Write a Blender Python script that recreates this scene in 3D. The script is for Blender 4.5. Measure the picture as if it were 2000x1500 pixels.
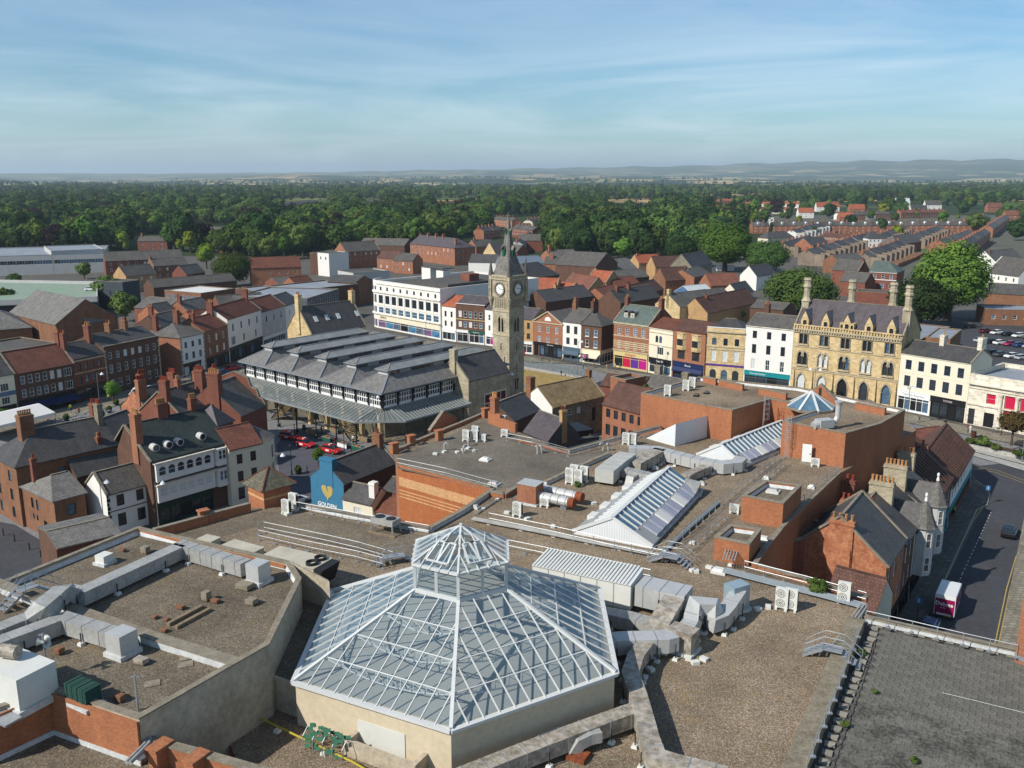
import bpy,math,random
import numpy as np
from mathutils import Vector,Matrix
random.seed(7);rng=np.random.default_rng(7)
for o in list(bpy.data.objects):bpy.data.objects.remove(o)
SC=bpy.context.scene;COL=SC.collection
R=math.radians
# ------------------------------------------------------------------ camera, sky, sun, exposure
FOC,PITCH,CAMZ=1780.0,math.atan(407/1780.0),48.0
cam=bpy.data.cameras.new('camera');camo=bpy.data.objects.new('camera',cam);COL.objects.link(camo)
camo.location=(0,0,CAMZ);camo.rotation_euler=(math.pi/2-PITCH,0,0)
cam.sensor_width=36;cam.lens=FOC/2000*36;cam.clip_start=.5;cam.clip_end=80000
SC.camera=camo
SUN_EL,SUN_AZ=R(39),R(31)
sdir=Vector((-math.cos(SUN_EL)*math.cos(SUN_AZ),-math.cos(SUN_EL)*math.sin(SUN_AZ),math.sin(SUN_EL)))
sl=bpy.data.lights.new('sun','SUN');sl.energy=5.0;sl.angle=R(.53);sl.color=(1,.95,.87)
so=bpy.data.objects.new('sun',sl);COL.objects.link(so);so.location=(-200,-100,300)
so.rotation_euler=sdir.to_track_quat('Z','Y').to_euler()
wd=bpy.data.worlds.new('World');SC.world=wd;wd.use_nodes=True
nt=wd.node_tree;nt.nodes.clear()
def NN(t,ty,**k):
 n=t.nodes.new(ty)
 for a,b in k.items():
  if a in n.inputs:n.inputs[a].default_value=b
  else:setattr(n,a,b)
 return n
wo=NN(nt,'ShaderNodeOutputWorld');bg=NN(nt,'ShaderNodeBackground');bg.inputs[1].default_value=.09
sky=NN(nt,'ShaderNodeTexSky',sky_type='NISHITA',sun_disc=False,sun_elevation=SUN_EL,altitude=60)
sky.sun_rotation=math.atan2(sdir.x,sdir.y);sky.air_density=1.1;sky.dust_density=.25;sky.ozone_density=5
tc=NN(nt,'ShaderNodeTexCoord');sep=NN(nt,'ShaderNodeSeparateXYZ');L=nt.links.new
L(tc.outputs['Generated'],sep.inputs[0])
zz=NN(nt,'ShaderNodeMath',operation='MAXIMUM');L(sep.outputs[2],zz.inputs[0]);zz.inputs[1].default_value=.02
za=NN(nt,'ShaderNodeMath',operation='ADD');L(zz.outputs[0],za.inputs[0]);za.inputs[1].default_value=.09
dx=NN(nt,'ShaderNodeMath',operation='DIVIDE');L(sep.outputs[0],dx.inputs[0]);L(za.outputs[0],dx.inputs[1])
dy=NN(nt,'ShaderNodeMath',operation='DIVIDE');L(sep.outputs[1],dy.inputs[0]);L(za.outputs[0],dy.inputs[1])
cb=NN(nt,'ShaderNodeCombineXYZ');L(dx.outputs[0],cb.inputs[0]);L(dy.outputs[0],cb.inputs[1])
mpg=NN(nt,'ShaderNodeMapping');mpg.inputs['Rotation'].default_value=(0,0,R(28));mpg.inputs['Scale'].default_value=(.7,.8,1)
mpg.inputs['Location'].default_value=(1.6,.35,0);L(cb.outputs[0],mpg.inputs[0])
n1=NN(nt,'ShaderNodeTexNoise',Scale=.6,Detail=10,Roughness=.6,Distortion=1.3);L(mpg.outputs[0],n1 .inputs['Vector'])
n2=NN(nt,'ShaderNodeTexNoise',Scale=.16,Detail=3,Roughness=.5);L(mpg.outputs[0],n2 .inputs['Vector'])
r1=NN(nt,'ShaderNodeMapRange');L(n1 .outputs['Fac'],r1 .inputs[0])
for i,v in((1,.38),(2,.66),(3,0),(4,1)):r1 .inputs[i].default_value=v
r2=NN(nt,'ShaderNodeMapRange');L(n2 .outputs['Fac'],r2 .inputs[0])
for i,v in((1,.38),(2,.62),(3,.3),(4,1)):r2 .inputs[i].default_value=v
mm=NN(nt,'ShaderNodeMath',operation='MULTIPLY');L(r1 .outputs[0],mm.inputs[0]);L(r2 .outputs[0],mm.inputs[1])
m2=NN(nt,'ShaderNodeMath',operation='MULTIPLY');L(mm.outputs[0],m2 .inputs[0]);m2 .inputs[1].default_value=.72
mx=NN(nt,'ShaderNodeMix',data_type='RGBA');L(m2 .outputs[0],mx.inputs['Factor'])
tn=NN(nt,'ShaderNodeMix',data_type='RGBA',blend_type='MULTIPLY');tn.inputs['Factor'].default_value=1;L(sky.outputs[0],tn.inputs['A']);tn.inputs['B'].default_value=(.80,1.03,1.12,1)
L(tn.outputs['Result'],mx.inputs['A']);mx.inputs['B'].default_value=(8.6,9.8,10.6,1)
L(mx.outputs['Result'],bg.inputs[0]);L(bg.outputs[0],wo.inputs[0])
vs=SC.view_settings;vs.view_transform='Standard';vs.look='None';vs.gamma=1;vs.exposure=.2;vs.use_curve_mapping=False
SC.render.engine='CYCLES'
SC.cycles.max_bounces=6;SC.cycles.transparent_max_bounces=12;SC.cycles.volume_bounces=0
# ------------------------------------------------------------------ helpers
def at(x,y,z=0.):
 """point of the place at height z that the surveyed photograph pixel x, y (of 2000 x 1500) shows"""
 u=(x-1000)/FOC;v=-(y-750)/FOC
 d=Vector((u,math.cos(PITCH)+v*math.sin(PITCH),-math.sin(PITCH)+v*math.cos(PITCH)))
 t=(z-CAMZ)/d.z
 return Vector((d.x*t,d.y*t,z))
def pxy(X,Y,Z):
 z=Z-CAMZ;d=Y*math.cos(PITCH)-z*math.sin(PITCH);u=Y*math.sin(PITCH)+z*math.cos(PITCH)
 return(1000+FOC*X/d,750-FOC*u/d)
def C(h):
 f=lambda s:(s/12.92 if s<=.04045 else((s+.055)/1.055)**2.4)
 return tuple(f(int(h[i:i+2],16)/255)for i in(0,2,4))+(1,)
MATS={}
def M(name,c1,c2=None,pat=None,size=(.5,.25),rough=.85,metal=0.,spec=.3,nscale=.6,fine=6.,amt=.6,bump=.0,mortar=None,obvar=0.,emit=0):
 """procedural surface: c1/c2 mottled by two noises, optional brick / tile / corrugation pattern in metres"""
 if name in MATS:return MATS[name]
 m=bpy.data.materials.new(name);m.use_nodes=True;t=m.node_tree;t.nodes.clear();K=t.links.new
 out=NN(t,'ShaderNodeOutputMaterial');bs=NN(t,'ShaderNodeBsdfPrincipled');K(bs.outputs[0],out.inputs[0])
 c1=C(c1);c2=C(c2)if c2 else tuple(v*.72 for v in c1[:3])+(1,)
 bs.inputs['Roughness'].default_value=rough;bs.inputs['Metallic'].default_value=metal;bs.inputs['Specular IOR Level'].default_value=spec
 tc=NN(t,'ShaderNodeTexCoord')
 a=NN(t,'ShaderNodeTexNoise',Scale=nscale,Detail=4,Roughness=.6);K(tc.outputs['Object'],a.inputs['Vector'])
 b=NN(t,'ShaderNodeTexNoise',Scale=fine,Detail=3,Roughness=.7);K(tc.outputs['Object'],b.inputs['Vector'])
 s=NN(t,'ShaderNodeMath',operation='ADD');K(a.outputs['Fac'],s.inputs[0]);K(b.outputs['Fac'],s.inputs[1])
 mr=NN(t,'ShaderNodeMapRange');K(s.outputs[0],mr.inputs[0])
 for i,v in((1,.72),(2,1.28),(3,.5-amt/2),(4,.5+amt/2)):mr.inputs[i].default_value=v
 mx=NN(t,'ShaderNodeMix',data_type='RGBA');K(mr.outputs[0],mx.inputs['Factor']);mx.inputs['A'].default_value=c1;mx.inputs['B'].default_value=c2
 col=mx.outputs['Result'];hgt=b.outputs['Fac']
 if pat in('brick','tile'):
  bt=NN(t,'ShaderNodeTexBrick');K(tc.outputs['UV'],bt.inputs['Vector'])
  bt.inputs['Scale'].default_value=1;bt.inputs['Brick Width'].default_value=size[0];bt.inputs['Row Height'].default_value=size[1]
  bt.inputs['Mortar Size'].default_value=size[1]*(.14 if pat=='brick' else .12);bt.inputs['Color1'].default_value=(.78,)*3+(1,);bt.inputs['Color2'].default_value=(1.22,)*3+(1,)
  bt.inputs['Mortar'].default_value=(1.05,1.05,1.05,1)if pat=='brick' else(.6,.6,.6,1)
  if mortar:bt.inputs['Mortar'].default_value=(mortar,)*3+(1,)
  bt.inputs['Bias'].default_value=-.1
  ml=NN(t,'ShaderNodeMix',data_type='RGBA',blend_type='MULTIPLY');ml.inputs['Factor'].default_value=1
  K(col,ml.inputs['A']);K(bt.outputs['Color'],ml.inputs['B']);col=ml.outputs['Result'];hgt=bt.outputs['Fac']
 if pat in('brick','tile'):
  sm=NN(t,'ShaderNodeMapping');sm.inputs['Scale'].default_value=(1.3,.16,1);K(tc.outputs['UV'],sm.inputs[0]);sn=NN(t,'ShaderNodeTexNoise',Scale=1.,Detail=5,Roughness=.65);K(sm.outputs[0],sn.inputs['Vector'])
  sr=NN(t,'ShaderNodeMapRange');K(sn.outputs['Fac'],sr.inputs[0])
  for i,v in((1,.3),(2,.7),(3,.90 if pat=='brick' else .8),(4,1.09 if pat=='brick' else 1.16)):sr.inputs[i].default_value=v
  sv=NN(t,'ShaderNodeVectorMath',operation='SCALE');K(col,sv.inputs[0]);K(sr.outputs[0],sv.inputs['Scale']);col=sv.outputs[0]
 elif pat in('ribs','pan'):
  wv=NN(t,'ShaderNodeTexWave',Scale=.5/size[0]*math.pi/math.pi,bands_direction='X',wave_profile='SIN');K(tc.outputs['UV'],wv.inputs['Vector'])
  wv.inputs['Scale'].default_value=1/size[0]/3.18309886*1.0
  hgt=wv.outputs['Fac']
 if obvar:
  oi=NN(t,'ShaderNodeObjectInfo');hs=NN(t,'ShaderNodeHueSaturation');mr2=NN(t,'ShaderNodeMapRange')
  K(oi.outputs['Random'],mr2 .inputs[0]);mr2 .inputs[3].default_value=1-obvar;mr2 .inputs[4].default_value=1+obvar
  K(mr2 .outputs[0],hs.inputs['Value']);K(col,hs.inputs['Color']);col=hs.outputs[0]
 K(col,bs.inputs['Base Color'])
 if bump:
  bp=NN(t,'ShaderNodeBump',Strength=bump,Distance=.05);K(hgt,bp.inputs['Height']);K(bp.outputs[0],bs.inputs['Normal'])
 if emit:
  bs.inputs['Emission Color'].default_value=c1;bs.inputs['Emission Strength'].default_value=emit
 MATS[name]=m
 return m
def glass(name,tint,rough=.05,alpha=.35):
 """thin pane: part mirror, part clear"""
 if name in MATS:return MATS[name]
 m=bpy.data.materials.new(name);m.use_nodes=True;t=m.node_tree;t.nodes.clear();K=t.links.new
 out=NN(t,'ShaderNodeOutputMaterial');mix=NN(t,'ShaderNodeMixShader');tr=NN(t,'ShaderNodeBsdfTransparent');bs=NN(t,'ShaderNodeBsdfPrincipled')
 bs.inputs['Base Color'].default_value=C(tint);bs.inputs['Roughness'].default_value=rough;bs.inputs['Specular IOR Level'].default_value=.9
 tr.inputs[0].default_value=(.93,.97,.98,1)
 lw=NN(t,'ShaderNodeLayerWeight',Blend=.5);pw=NN(t,'ShaderNodeMath',operation='POWER');K(lw.outputs['Facing'],pw.inputs[0]);pw.inputs[1].default_value=3.2;mr=NN(t,'ShaderNodeMapRange');K(pw.outputs[0],mr.inputs[0]);mr.inputs[3].default_value=alpha;mr.inputs[4].default_value=.95
 K(mr.outputs[0],mix.inputs[0]);K(tr.outputs[0],mix.inputs[1]);K(bs.outputs[0],mix.inputs[2]);K(mix.outputs[0],out.inputs[0])
 MATS[name]=m;return m
class MB:
 def __init__(s):s.v=[];s.f=[]
 def poly(s,pts):
  i=len(s.v);s.v+=[tuple(p)for p in pts];s.f.append(tuple(range(i,i+len(pts))));return s
 def box(s,x0,y0,z0,x1,y1,z1):
  i=len(s.v);s.v+=[(x0,y0,z0),(x1,y0,z0),(x1,y1,z0),(x0,y1,z0),(x0,y0,z1),(x1,y0,z1),(x1,y1,z1),(x0,y1,z1)]
  s.f+=[tuple(i+k for k in q)for q in((0,3,2,1),(4,5,6,7),(0,1,5,4),(1,2,6,5),(2,3,7,6),(3,0,4,7))];return s
 def hexa(s,b,t):
  """bottom quad b, top quad t (both counter-clockwise from above)"""
  i=len(s.v);s.v+=[tuple(p)for p in b]+[tuple(p)for p in t]
  s.f+=[tuple(i+k for k in q)for q in((0,3,2,1),(4,5,6,7),(0,1,5,4),(1,2,6,5),(2,3,7,6),(3,0,4,7))];return s
 def prism(s,pts,z0,z1,caps=3):
  """vertical prism over the plan polygon pts (counter-clockwise)"""
  n=len(pts);i=len(s.v)
  s.v+=[(p[0],p[1],z0)for p in pts]+[(p[0],p[1],z1)for p in pts]
  if caps&1:s.f.append(tuple(i+k for k in range(n-1,-1,-1)))
  if caps&2:s.f.append(tuple(i+n+k for k in range(n)))
  for k in range(n):j=(k+1)%n;s.f.append((i+k,i+j,i+n+j,i+n+k))
  return s
 def cone(s,c,r0,r1,h,n=8,a0=0.,caps=True):
  i=len(s.v);cx,cy,cz=c
  for r,z in((r0,cz),(r1,cz+h)):
   s.v+=[(cx+r*math.cos(a0+2*math.pi*k/n),cy+r*math.sin(a0+2*math.pi*k/n),z)for k in range(n)]
  for k in range(n):j=(k+1)%n;s.f.append((i+k,i+j,i+n+j,i+n+k))
  if caps:s.f.append(tuple(i+n+k for k in range(n)));s.f.append(tuple(i+k for k in range(n-1,-1,-1)))
  return s
 def lathe(s,c,prof,n=8,a0=0.):
  for(r0,z0),(r1,z1)in zip(prof,prof[1:]):s.cone((c[0],c[1],c[2]+z0),max(r0,.001),max(r1,.001),z1-z0,n,a0,False)
  return s
 def beam(s,p,q,w,h,up=(0,0,1)):
  """rectangular bar from p to q, w wide and h deep, centred"""
  p,q=Vector(p),Vector(q);d=(q-p)
  if d.length<1e-6:return s
  d.normalize();u=Vector(up);sx=d.cross(u)
  if sx.length<1e-4:sx=Vector((1,0,0))
  sx.normalize();n=sx.cross(d);a=sx*(w/2);b=n*(h/2)
  i=len(s.v)
  for e in(p,q):s.v+=[tuple(e-a-b),tuple(e+a-b),tuple(e+a+b),tuple(e-a+b)]
  s.f+=[(i,i+1,i+2,i+3),(i+7,i+6,i+5,i+4),(i,i+4,i+5,i+1),(i+1,i+5,i+6,i+2),(i+2,i+6,i+7,i+3),(i+3,i+7,i+4,i)];return s
 def tube(s,p,q,r,n=6,r2=None):
  p,q=Vector(p),Vector(q);d=(q-p)
  if d.length<1e-6:return s
  d.normalize();sx=d.orthogonal().normalized();sy=d.cross(sx);i=len(s.v);r2=r if r2 is None else r2
  for e,rr in((p,r),(q,r2)):s.v+=[tuple(e+sx*rr*math.cos(2*math.pi*k/n)+sy*rr*math.sin(2*math.pi*k/n))for k in range(n)]
  for k in range(n):j=(k+1)%n;s.f.append((i+k,i+j,i+n+j,i+n+k))
  s.f.append(tuple(i+k for k in range(n-1,-1,-1)));s.f.append(tuple(i+n+k for k in range(n)));return s
 def path(s,pts,r,n=6):
  for a,b in zip(pts,pts[1:]):s.tube(a,b,r,n)
  return s
 def sweep(s,pts,w,h,zc=False):
  """rectangular duct along pts (centre line of its underside), mitred joints"""
  pts=[Vector(p)for p in pts];n=len(pts);rings=[]
  for k in range(n):
   d0=(pts[k]-pts[k-1])if k else(pts[1]-pts[0]);d1=(pts[k+1]-pts[k])if k<n-1 else d0
   d0=d0 .normalized();d1=d1 .normalized()
   def hz(d):
    v=Vector((d.x,d.y,0));return v.normalized()if v.length>.25 else None
   h0,h1=hz(d0),hz(d1);h0=h0 or h1 or Vector((1,0,0));h1=h1 or h0
   s0=Vector((h0 .y,-h0 .x,0));s1=Vector((h1 .y,-h1 .x,0));sm=(s0+s1);sm=sm.normalized()if sm.length>.1 else s0
   sm=sm/max(.5,sm.dot(s0))
   t=(d0+d1);t=t.normalized()if t.length>.1 else d0;side=sm.normalized();nrm=side.cross(t)
   if nrm.length<.1:nrm=Vector((0,0,1))
   nrm.normalize();nrm=nrm/max(.5,abs(nrm.dot(side.cross(d0).normalized())))
   if nrm.z<-1e-3:nrm=-nrm
   a=sm*(w/2);b=nrm*h;e=pts[k]
   rings.append((e-a,e+a,e+a+b,e-a+b))
  i=len(s.v)
  for r in rings:s.v+=[tuple(v)for v in r]
  for k in range(n-1):
   o=i+4*k
   for q in range(4):j=(q+1)%4;s.f.append((o+q,o+j,o+4+j,o+4+q))
  s.f.append((i,i+3,i+2,i+1));o=i+4*(n-1);s.f.append((o,o+1,o+2,o+3));return s
 def mesh(s,name,mat,smooth=False):
  me=bpy.data.meshes.new(name);me.from_pydata(s.v,[],s.f)
  uv=me.uv_layers.new(name='UVMap');co=[0.]*(2*len(me.loops));li=0
  V=s.v
  for f in s.f:
   a,b,c=V[f[0]],V[f[1]],V[f[2]]
   # Newell normal
   nx=ny=nz=0.
   for k in range(len(f)):
    p,q=V[f[k]],V[f[(k+1)%len(f)]]
    nx+=(p[1]-q[1])*(p[2]+q[2]);ny+=(p[2]-q[2])*(p[0]+q[0]);nz+=(p[0]-q[0])*(p[1]+q[1])
   l=math.sqrt(nx*nx+ny*ny+nz*nz)or 1;nx/=l;ny/=l;nz/=l
   hl=math.hypot(nx,ny)
   if hl>.05:tx,ty=-ny/hl,nx/hl
   else:tx,ty=1.,0.
   bx,by,bz=ny*0-nz*ty,nz*tx-nx*0,nx*ty-ny*tx
   for k in f:
    p=V[k];co[li]=p[0]*tx+p[1]*ty;co[li+1]=p[0]*bx+p[1]*by+p[2]*bz;li+=2
  uv.data.foreach_set('uv',co)
  if mat:me.materials.append(mat)
  if smooth:me.polygons.foreach_set('use_smooth',[True]*len(me.polygons))
  return me
 def build(s,name,mat,parent=None,loc=None,rz=0.,smooth=False):
  return ob(name,s.mesh(name,mat,smooth),parent,loc,rz)
def ob(name,me,parent=None,loc=None,rz=0.):
 o=bpy.data.objects.new(name,me);COL.objects.link(o)
 if parent:o.parent=parent
 if loc is not None:o.location=loc
 if rz:o.rotation_euler=(0,0,rz)
 return o
def tag(o,label,cat,group=None):
 o['label']=label;o['category']=cat
 if group:o['group']=group
 return o
def thing(name,label,cat,loc=(0,0,0),rz=0.,group=None):
 return tag(ob(name,None,None,loc,rz),label,cat,group)
def struct(o):o['kind']='structure';return o
def stuff(o):o['kind']='stuff';return o
def copy_tree(o,parent=None):
 c=o.copy();COL.objects.link(c);c.parent=parent
 for ch in KIDS(o):copy_tree(ch,c)
 return c
def KIDS(o):return list(o.children)
MC={}
def cached(key,fn):
 if key not in MC:MC[key]=fn()
 return MC[key]
 # ------------------------------------------------------------------ materials
BRICK_OR=M('brick_orange','9b6a50','7f523c','brick',(.225,.075),nscale=.35,amt=.8)
BRICK_RED=M('brick_red','81503f','643d31','brick',(.225,.075),nscale=.4,amt=.8)
BRICK_DK=M('brick_dark','66493b','4e382c','brick',(.225,.075),nscale=.5,amt=.9)
BRICK_BR=M('brick_brown','8a6247','664634','brick',(.225,.075),nscale=.5,amt=.9)
BRICK_MALL=M('brick_mall','a56c4b','8a573b','brick',(.225,.075),nscale=.25,amt=.7)
BRICK_OLD=M('brick_old','b07a58','8a5038','brick',(.225,.075),nscale=1.1,fine=3,amt=1.1)
BRICK_BUFF=M('brick_buff','b59468','96754f','brick',(.225,.075),nscale=.4,amt=.8)
STONE_Y=M('stone_yellow','d0b98e','9f885e','brick',(.7,.3),nscale=.5,amt=.9)
STONE_G=M('stone_grey','b3a890','80765f','brick',(.7,.3),nscale=.5,amt=1.0)
STONE_D=M('stone_dark','8c8371','655d4e','brick',(.7,.3),nscale=.6,amt=1.0)
STONE_W=M('stone_white','d9d2c2','c2b8a3','brick',(1.1,.5),nscale=.4,amt=.7)
TRIM=M('stone_trim','bdb094','93866c',nscale=1.2,amt=.9)
COPE=M('coping_concrete','8f8675','6a6254',nscale=1.5,fine=9,amt=1.1,bump=.2)
WHITE=M('white_render','dedcd6','c9c6bd',nscale=.4,fine=3,amt=.5)
CREAM=M('cream_render','dcd5c0','c6bda4',nscale=.4,fine=3,amt=.5)
GREYR=M('grey_render','b9b9b6','a09f9b',nscale=.4,fine=3,amt=.6)
CONC=M('stained_concrete','b9ad98','8d826f',nscale=.28,fine=2.2,amt=1.0)
DOMEW=M('dome_render','cdbfa5','b5a78d',nscale=.3,fine=2.5,amt=.8)
SLATE=M('slate','69655f','504c47','tile',(.3,.25),rough=.6,nscale=.5,amt=1.,spec=.25,obvar=.16)
SLATE_D=M('slate_dark','565452','434140','tile',(.3,.25),rough=.55,nscale=.5,amt=.9,spec=.25,obvar=.14)
SLATE_G=M('slate_green','65716a','515c55','tile',(.3,.25),rough=.6,nscale=.5,amt=.9,obvar=.05)
SLATE_P=M('slate_purple','5f575a','4a4346','tile',(.3,.25),rough=.6,nscale=.6,amt=1,obvar=.08)
SLATE_L=M('slate_light','7d7a74','5f5c57','tile',(.35,.3),rough=.7,nscale=.5,amt=1,obvar=.06)
PAN_OR=M('pantile_orange','b06444','8f4d35','tile',(.28,.32),rough=.8,nscale=.7,amt=1,obvar=.1)
PAN_BR=M('pantile_brown','7c4b38','5a372b','tile',(.28,.32),rough=.8,nscale=.6,amt=1,obvar=.1)
PAN_RED=M('pantile_red','875645','694336','tile',(.28,.32),rough=.8,nscale=.6,amt=1,obvar=.06)
PAN_DK=M('pantile_darkbrown','6b4b3f','4c372f','tile',(.3,.34),rough=.8,nscale=.6,amt=1,obvar=.06)
PAN_TAN=M('pantile_tan','9a8462','72603f','tile',(.28,.32),rough=.8,nscale=.8,amt=1.1)
LEAD=M('lead_sheet','83888c','6a6e72',rough=.55,nscale=.8,amt=.8,spec=.5)
FELT=M('roof_felt','5a5752','45433f',rough=.9,nscale=.25,fine=2,amt=1)
FELT_L=M('roof_felt_light','8f949a','747a82',rough=.7,nscale=.2,fine=2,amt=1)
CLAD_W=M('white_cladding','d6d8d8','c1c4c4','ribs',(.25,1),rough=.5,nscale=.3,amt=.5,bump=.35)
CLAD_G=M('grey_cladding','9b9d9c','868887','ribs',(.25,1),rough=.5,nscale=.3,amt=.6,bump=.35)
GALV=M('galvanised_duct','a8a7a3','86857f',rough=.55,metal=.1,nscale=.8,fine=4,amt=1,spec=.5)
GALV_B=M('galvanised_bright','bcbcb9','a3a4a1',rough=.42,metal=.18,nscale=.8,fine=4,amt=.6,spec=.5)
DUCT_D=M('duct_weathered','ada598','7a7163',rough=.7,metal=.1,nscale=1.1,fine=2.2,amt=1.15)
RUST=M('rust','8c4a2a','5f3220',rough=.9,nscale=3,amt=1)
STEEL=M('steel_rail','a7aaab','8b8e90',rough=.45,metal=.4,nscale=2,amt=.5)
ACW=M('unit_white','d4d4cd','bcbcb4',rough=.5,nscale=1,amt=.4)
ACD=M('unit_dark','2c2d2e','1d1e1f',rough=.6,amt=.4)
WFRAME=M('window_white','dfdfdc','cfcfca',rough=.5,amt=.3)
DFRAME=M('window_dark','2a2724','1c1a18',rough=.5,amt=.3)
BFRAME=M('window_blue','2f4468','24365a',rough=.5,amt=.3)
BRFRAME=M('window_brown','4a332a','38261f',rough=.6,amt=.3)
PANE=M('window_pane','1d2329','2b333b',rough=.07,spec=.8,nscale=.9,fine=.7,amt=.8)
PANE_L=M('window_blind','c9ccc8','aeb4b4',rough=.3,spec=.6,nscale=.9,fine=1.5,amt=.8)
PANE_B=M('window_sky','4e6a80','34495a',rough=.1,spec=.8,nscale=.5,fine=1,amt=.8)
BLACK=M('black_paint','1b1b1d','121214',rough=.45,amt=.4)
IRON=M('cast_iron','24282a','181b1c',rough=.5,amt=.5)
GREENP=M('green_paint','1f5a45','18473a',rough=.5,amt=.4)
DGREEN=M('dark_green_paint','16382b','112a21',rough=.5,amt=.4)
TEAL=M('teal_paint','12848a','0e7076',rough=.5,amt=.3)
NAVY=M('navy_paint','1e2a52','172145',rough=.5,amt=.3)
PURPLE=M('purple_paint','5a2f8c','4a2678',rough=.5,amt=.3)
MAGENTA=M('magenta_print','b3127e','99106c',rough=.5,amt=.3)
CRIMSON=M('crimson_blind','bb1740','a51238',rough=.5,amt=.35)
REDP=M('red_paint','b01c20','98161a',rough=.3,spec=.5,amt=.2)
YELLOW=M('yellow_line','b09a54','8f7c42',rough=.8,nscale=2,amt=1)
WLINE=M('white_line','b8b8b2','90908a',rough=.8,nscale=2,amt=1)
ASPH=M('asphalt','46464a','37373a',rough=.85,nscale=.15,fine=1.2,amt=.9)
PAVE=M('flag_paving','8d8676','746d5e','tile',(.9,.6),rough=.85,nscale=.3,amt=.8)
SETT=M('dark_setts','7f7e7e','696868','brick',(.25,.12),rough=.8,nscale=.2,fine=1.5,amt=.9)
SETT_L=M('pale_granite','a6a49d','8d8b84','brick',(.6,.4),rough=.8,nscale=.3,amt=.7)
POT=M('chimney_pot','b08456','8a5f3a',rough=.9,nscale=3,amt=1,obvar=.25)
POT_R=M('chimney_pot_red','8a3c28','6d2f20',rough=.9,nscale=3,amt=1,obvar=.2)
WOOD=M('weathered_wood','8a7a62','6b5d49',rough=.9,nscale=3,amt=1)
GLASSM=glass('roof_glass','5f8299',.04,.12)
GLASSC=glass('canopy_glass','9aa19e',.12,.34)
def gravel(name,cs,big,moss='7a6f3a',mossa=.0):
 m=bpy.data.materials.new(name);m.use_nodes=True;t=m.node_tree;t.nodes.clear();K=t.links.new
 out=NN(t,'ShaderNodeOutputMaterial');bs=NN(t,'ShaderNodeBsdfPrincipled',Roughness=.95);K(bs.outputs[0],out.inputs[0]);bs.inputs['Specular IOR Level'].default_value=.15
 tc=NN(t,'ShaderNodeTexCoord');v=NN(t,'ShaderNodeTexVoronoi',Scale=15.);K(tc.outputs['Object'],v.inputs['Vector'])
 w=NN(t,'ShaderNodeTexWhiteNoise');K(v.outputs['Position'],w.inputs['Vector'])
 cr=NN(t,'ShaderNodeValToRGB');K(w.outputs['Value'],cr.inputs[0]);e=cr.color_ramp.elements
 e[0].color=C(cs[0]);e[1].color=C(cs[-1])
 for i,c in enumerate(cs[1:-1]):x=e.new((i+1)/(len(cs)-1));x.color=C(c)
 n=NN(t,'ShaderNodeTexNoise',Scale=.16,Detail=8,Roughness=.68);K(tc.outputs['Object'],n.inputs['Vector'])
 mr=NN(t,'ShaderNodeMapRange');K(n.outputs['Fac'],mr.inputs[0])
 for i,q in((1,.3),(2,.7),(3,1-big),(4,1+big)):mr.inputs[i].default_value=q
 ml=NN(t,'ShaderNodeVectorMath',operation='SCALE');K(cr.outputs[0],ml.inputs[0]);K(mr.outputs[0],ml.inputs['Scale'])
 n2=NN(t,'ShaderNodeTexNoise',Scale=.9,Detail=5,Roughness=.7);K(tc.outputs['Object'],n2 .inputs['Vector'])
 m2=NN(t,'ShaderNodeMapRange');K(n2 .outputs['Fac'],m2 .inputs[0])
 for i,q in((1,.56),(2,.74),(3,0),(4,mossa)):m2 .inputs[i].default_value=q
 mx=NN(t,'ShaderNodeMix',data_type='RGBA');K(m2 .outputs[0],mx.inputs['Factor']);K(ml.outputs[0],mx.inputs['A']);mx.inputs['B'].default_value=C(moss)
 K(mx.outputs['Result'],bs.inputs['Base Color'])
 bp=NN(t,'ShaderNodeBump',Strength=.5,Distance=.03);K(v.outputs['Distance'],bp.inputs['Height']);K(bp.outputs[0],bs.inputs['Normal'])
 MATS[name]=m;return m
GRAV=gravel('roof_gravel',['655a4b','7c6d5a','4e453a','8e7d67','6d5a49','a0937f','5b5144'],.36,'93743f',.5)
GRAV_D=gravel('roof_gravel_grey',['5c564d','736b60','48433c','837b6e','57524a'],.3,'7d6d48',.25)
GRAV_S=gravel('roof_gravel_brown',['585044','6a6153','473f36','7b705f','5e5548','8a8172'],.36,'8a7440',.4)
# ------------------------------------------------------------------ the country: one sheet to the horizon
def hills(x,y):
 r=np.hypot(x,y);th=np.degrees(np.arctan2(x,y))
 h=np.zeros_like(r)
 k=np.clip((r-2600)/4000,0,1)
 h+=k*(14*np.sin(x/700+1.3)*np.sin(y/900+.4)+9*np.sin(x/310+y/450))
 h+=np.clip((r-5200)/4500,0,1)*(20+18*np.sin(x/1300.+2)+14*np.sin(x/530.+y/1500))
 prof=np.interp(th,[-180,-60,-32,-22,-12,-2,6,14,20,30,60,180],[60,60,60,75,105,145,195,250,290,295,260,60])
 prof=prof*(1+.05*np.sin(th*1.9)+.035*np.sin(th*4.3+1)+.018*np.sin(th*9.7))
 s=np.clip((r-9000)/9000,0,1);s=s*s*(3-2*s)
 return h*(1-.6*s)+prof*s-np.clip((r-22000)/12000,0,1)*200
rs=np.concatenate([[0,40,90,150,250,400,650,1000,1500],np.geomspace(2000,34000,70)])
ths=np.radians(np.concatenate([np.arange(-180,-46,6.),np.arange(-46,46,.45),np.arange(46,180,6.)]))
RR,TT=np.meshgrid(rs,ths,indexing='ij');GX=RR*np.sin(TT);GY=RR*np.cos(TT);GZ=hills(GX,GY)
GZ[RR<2500]=-.05
nv=np.stack([GX,GY,GZ],-1).reshape(-1,3);nr,na=RR.shape
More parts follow.
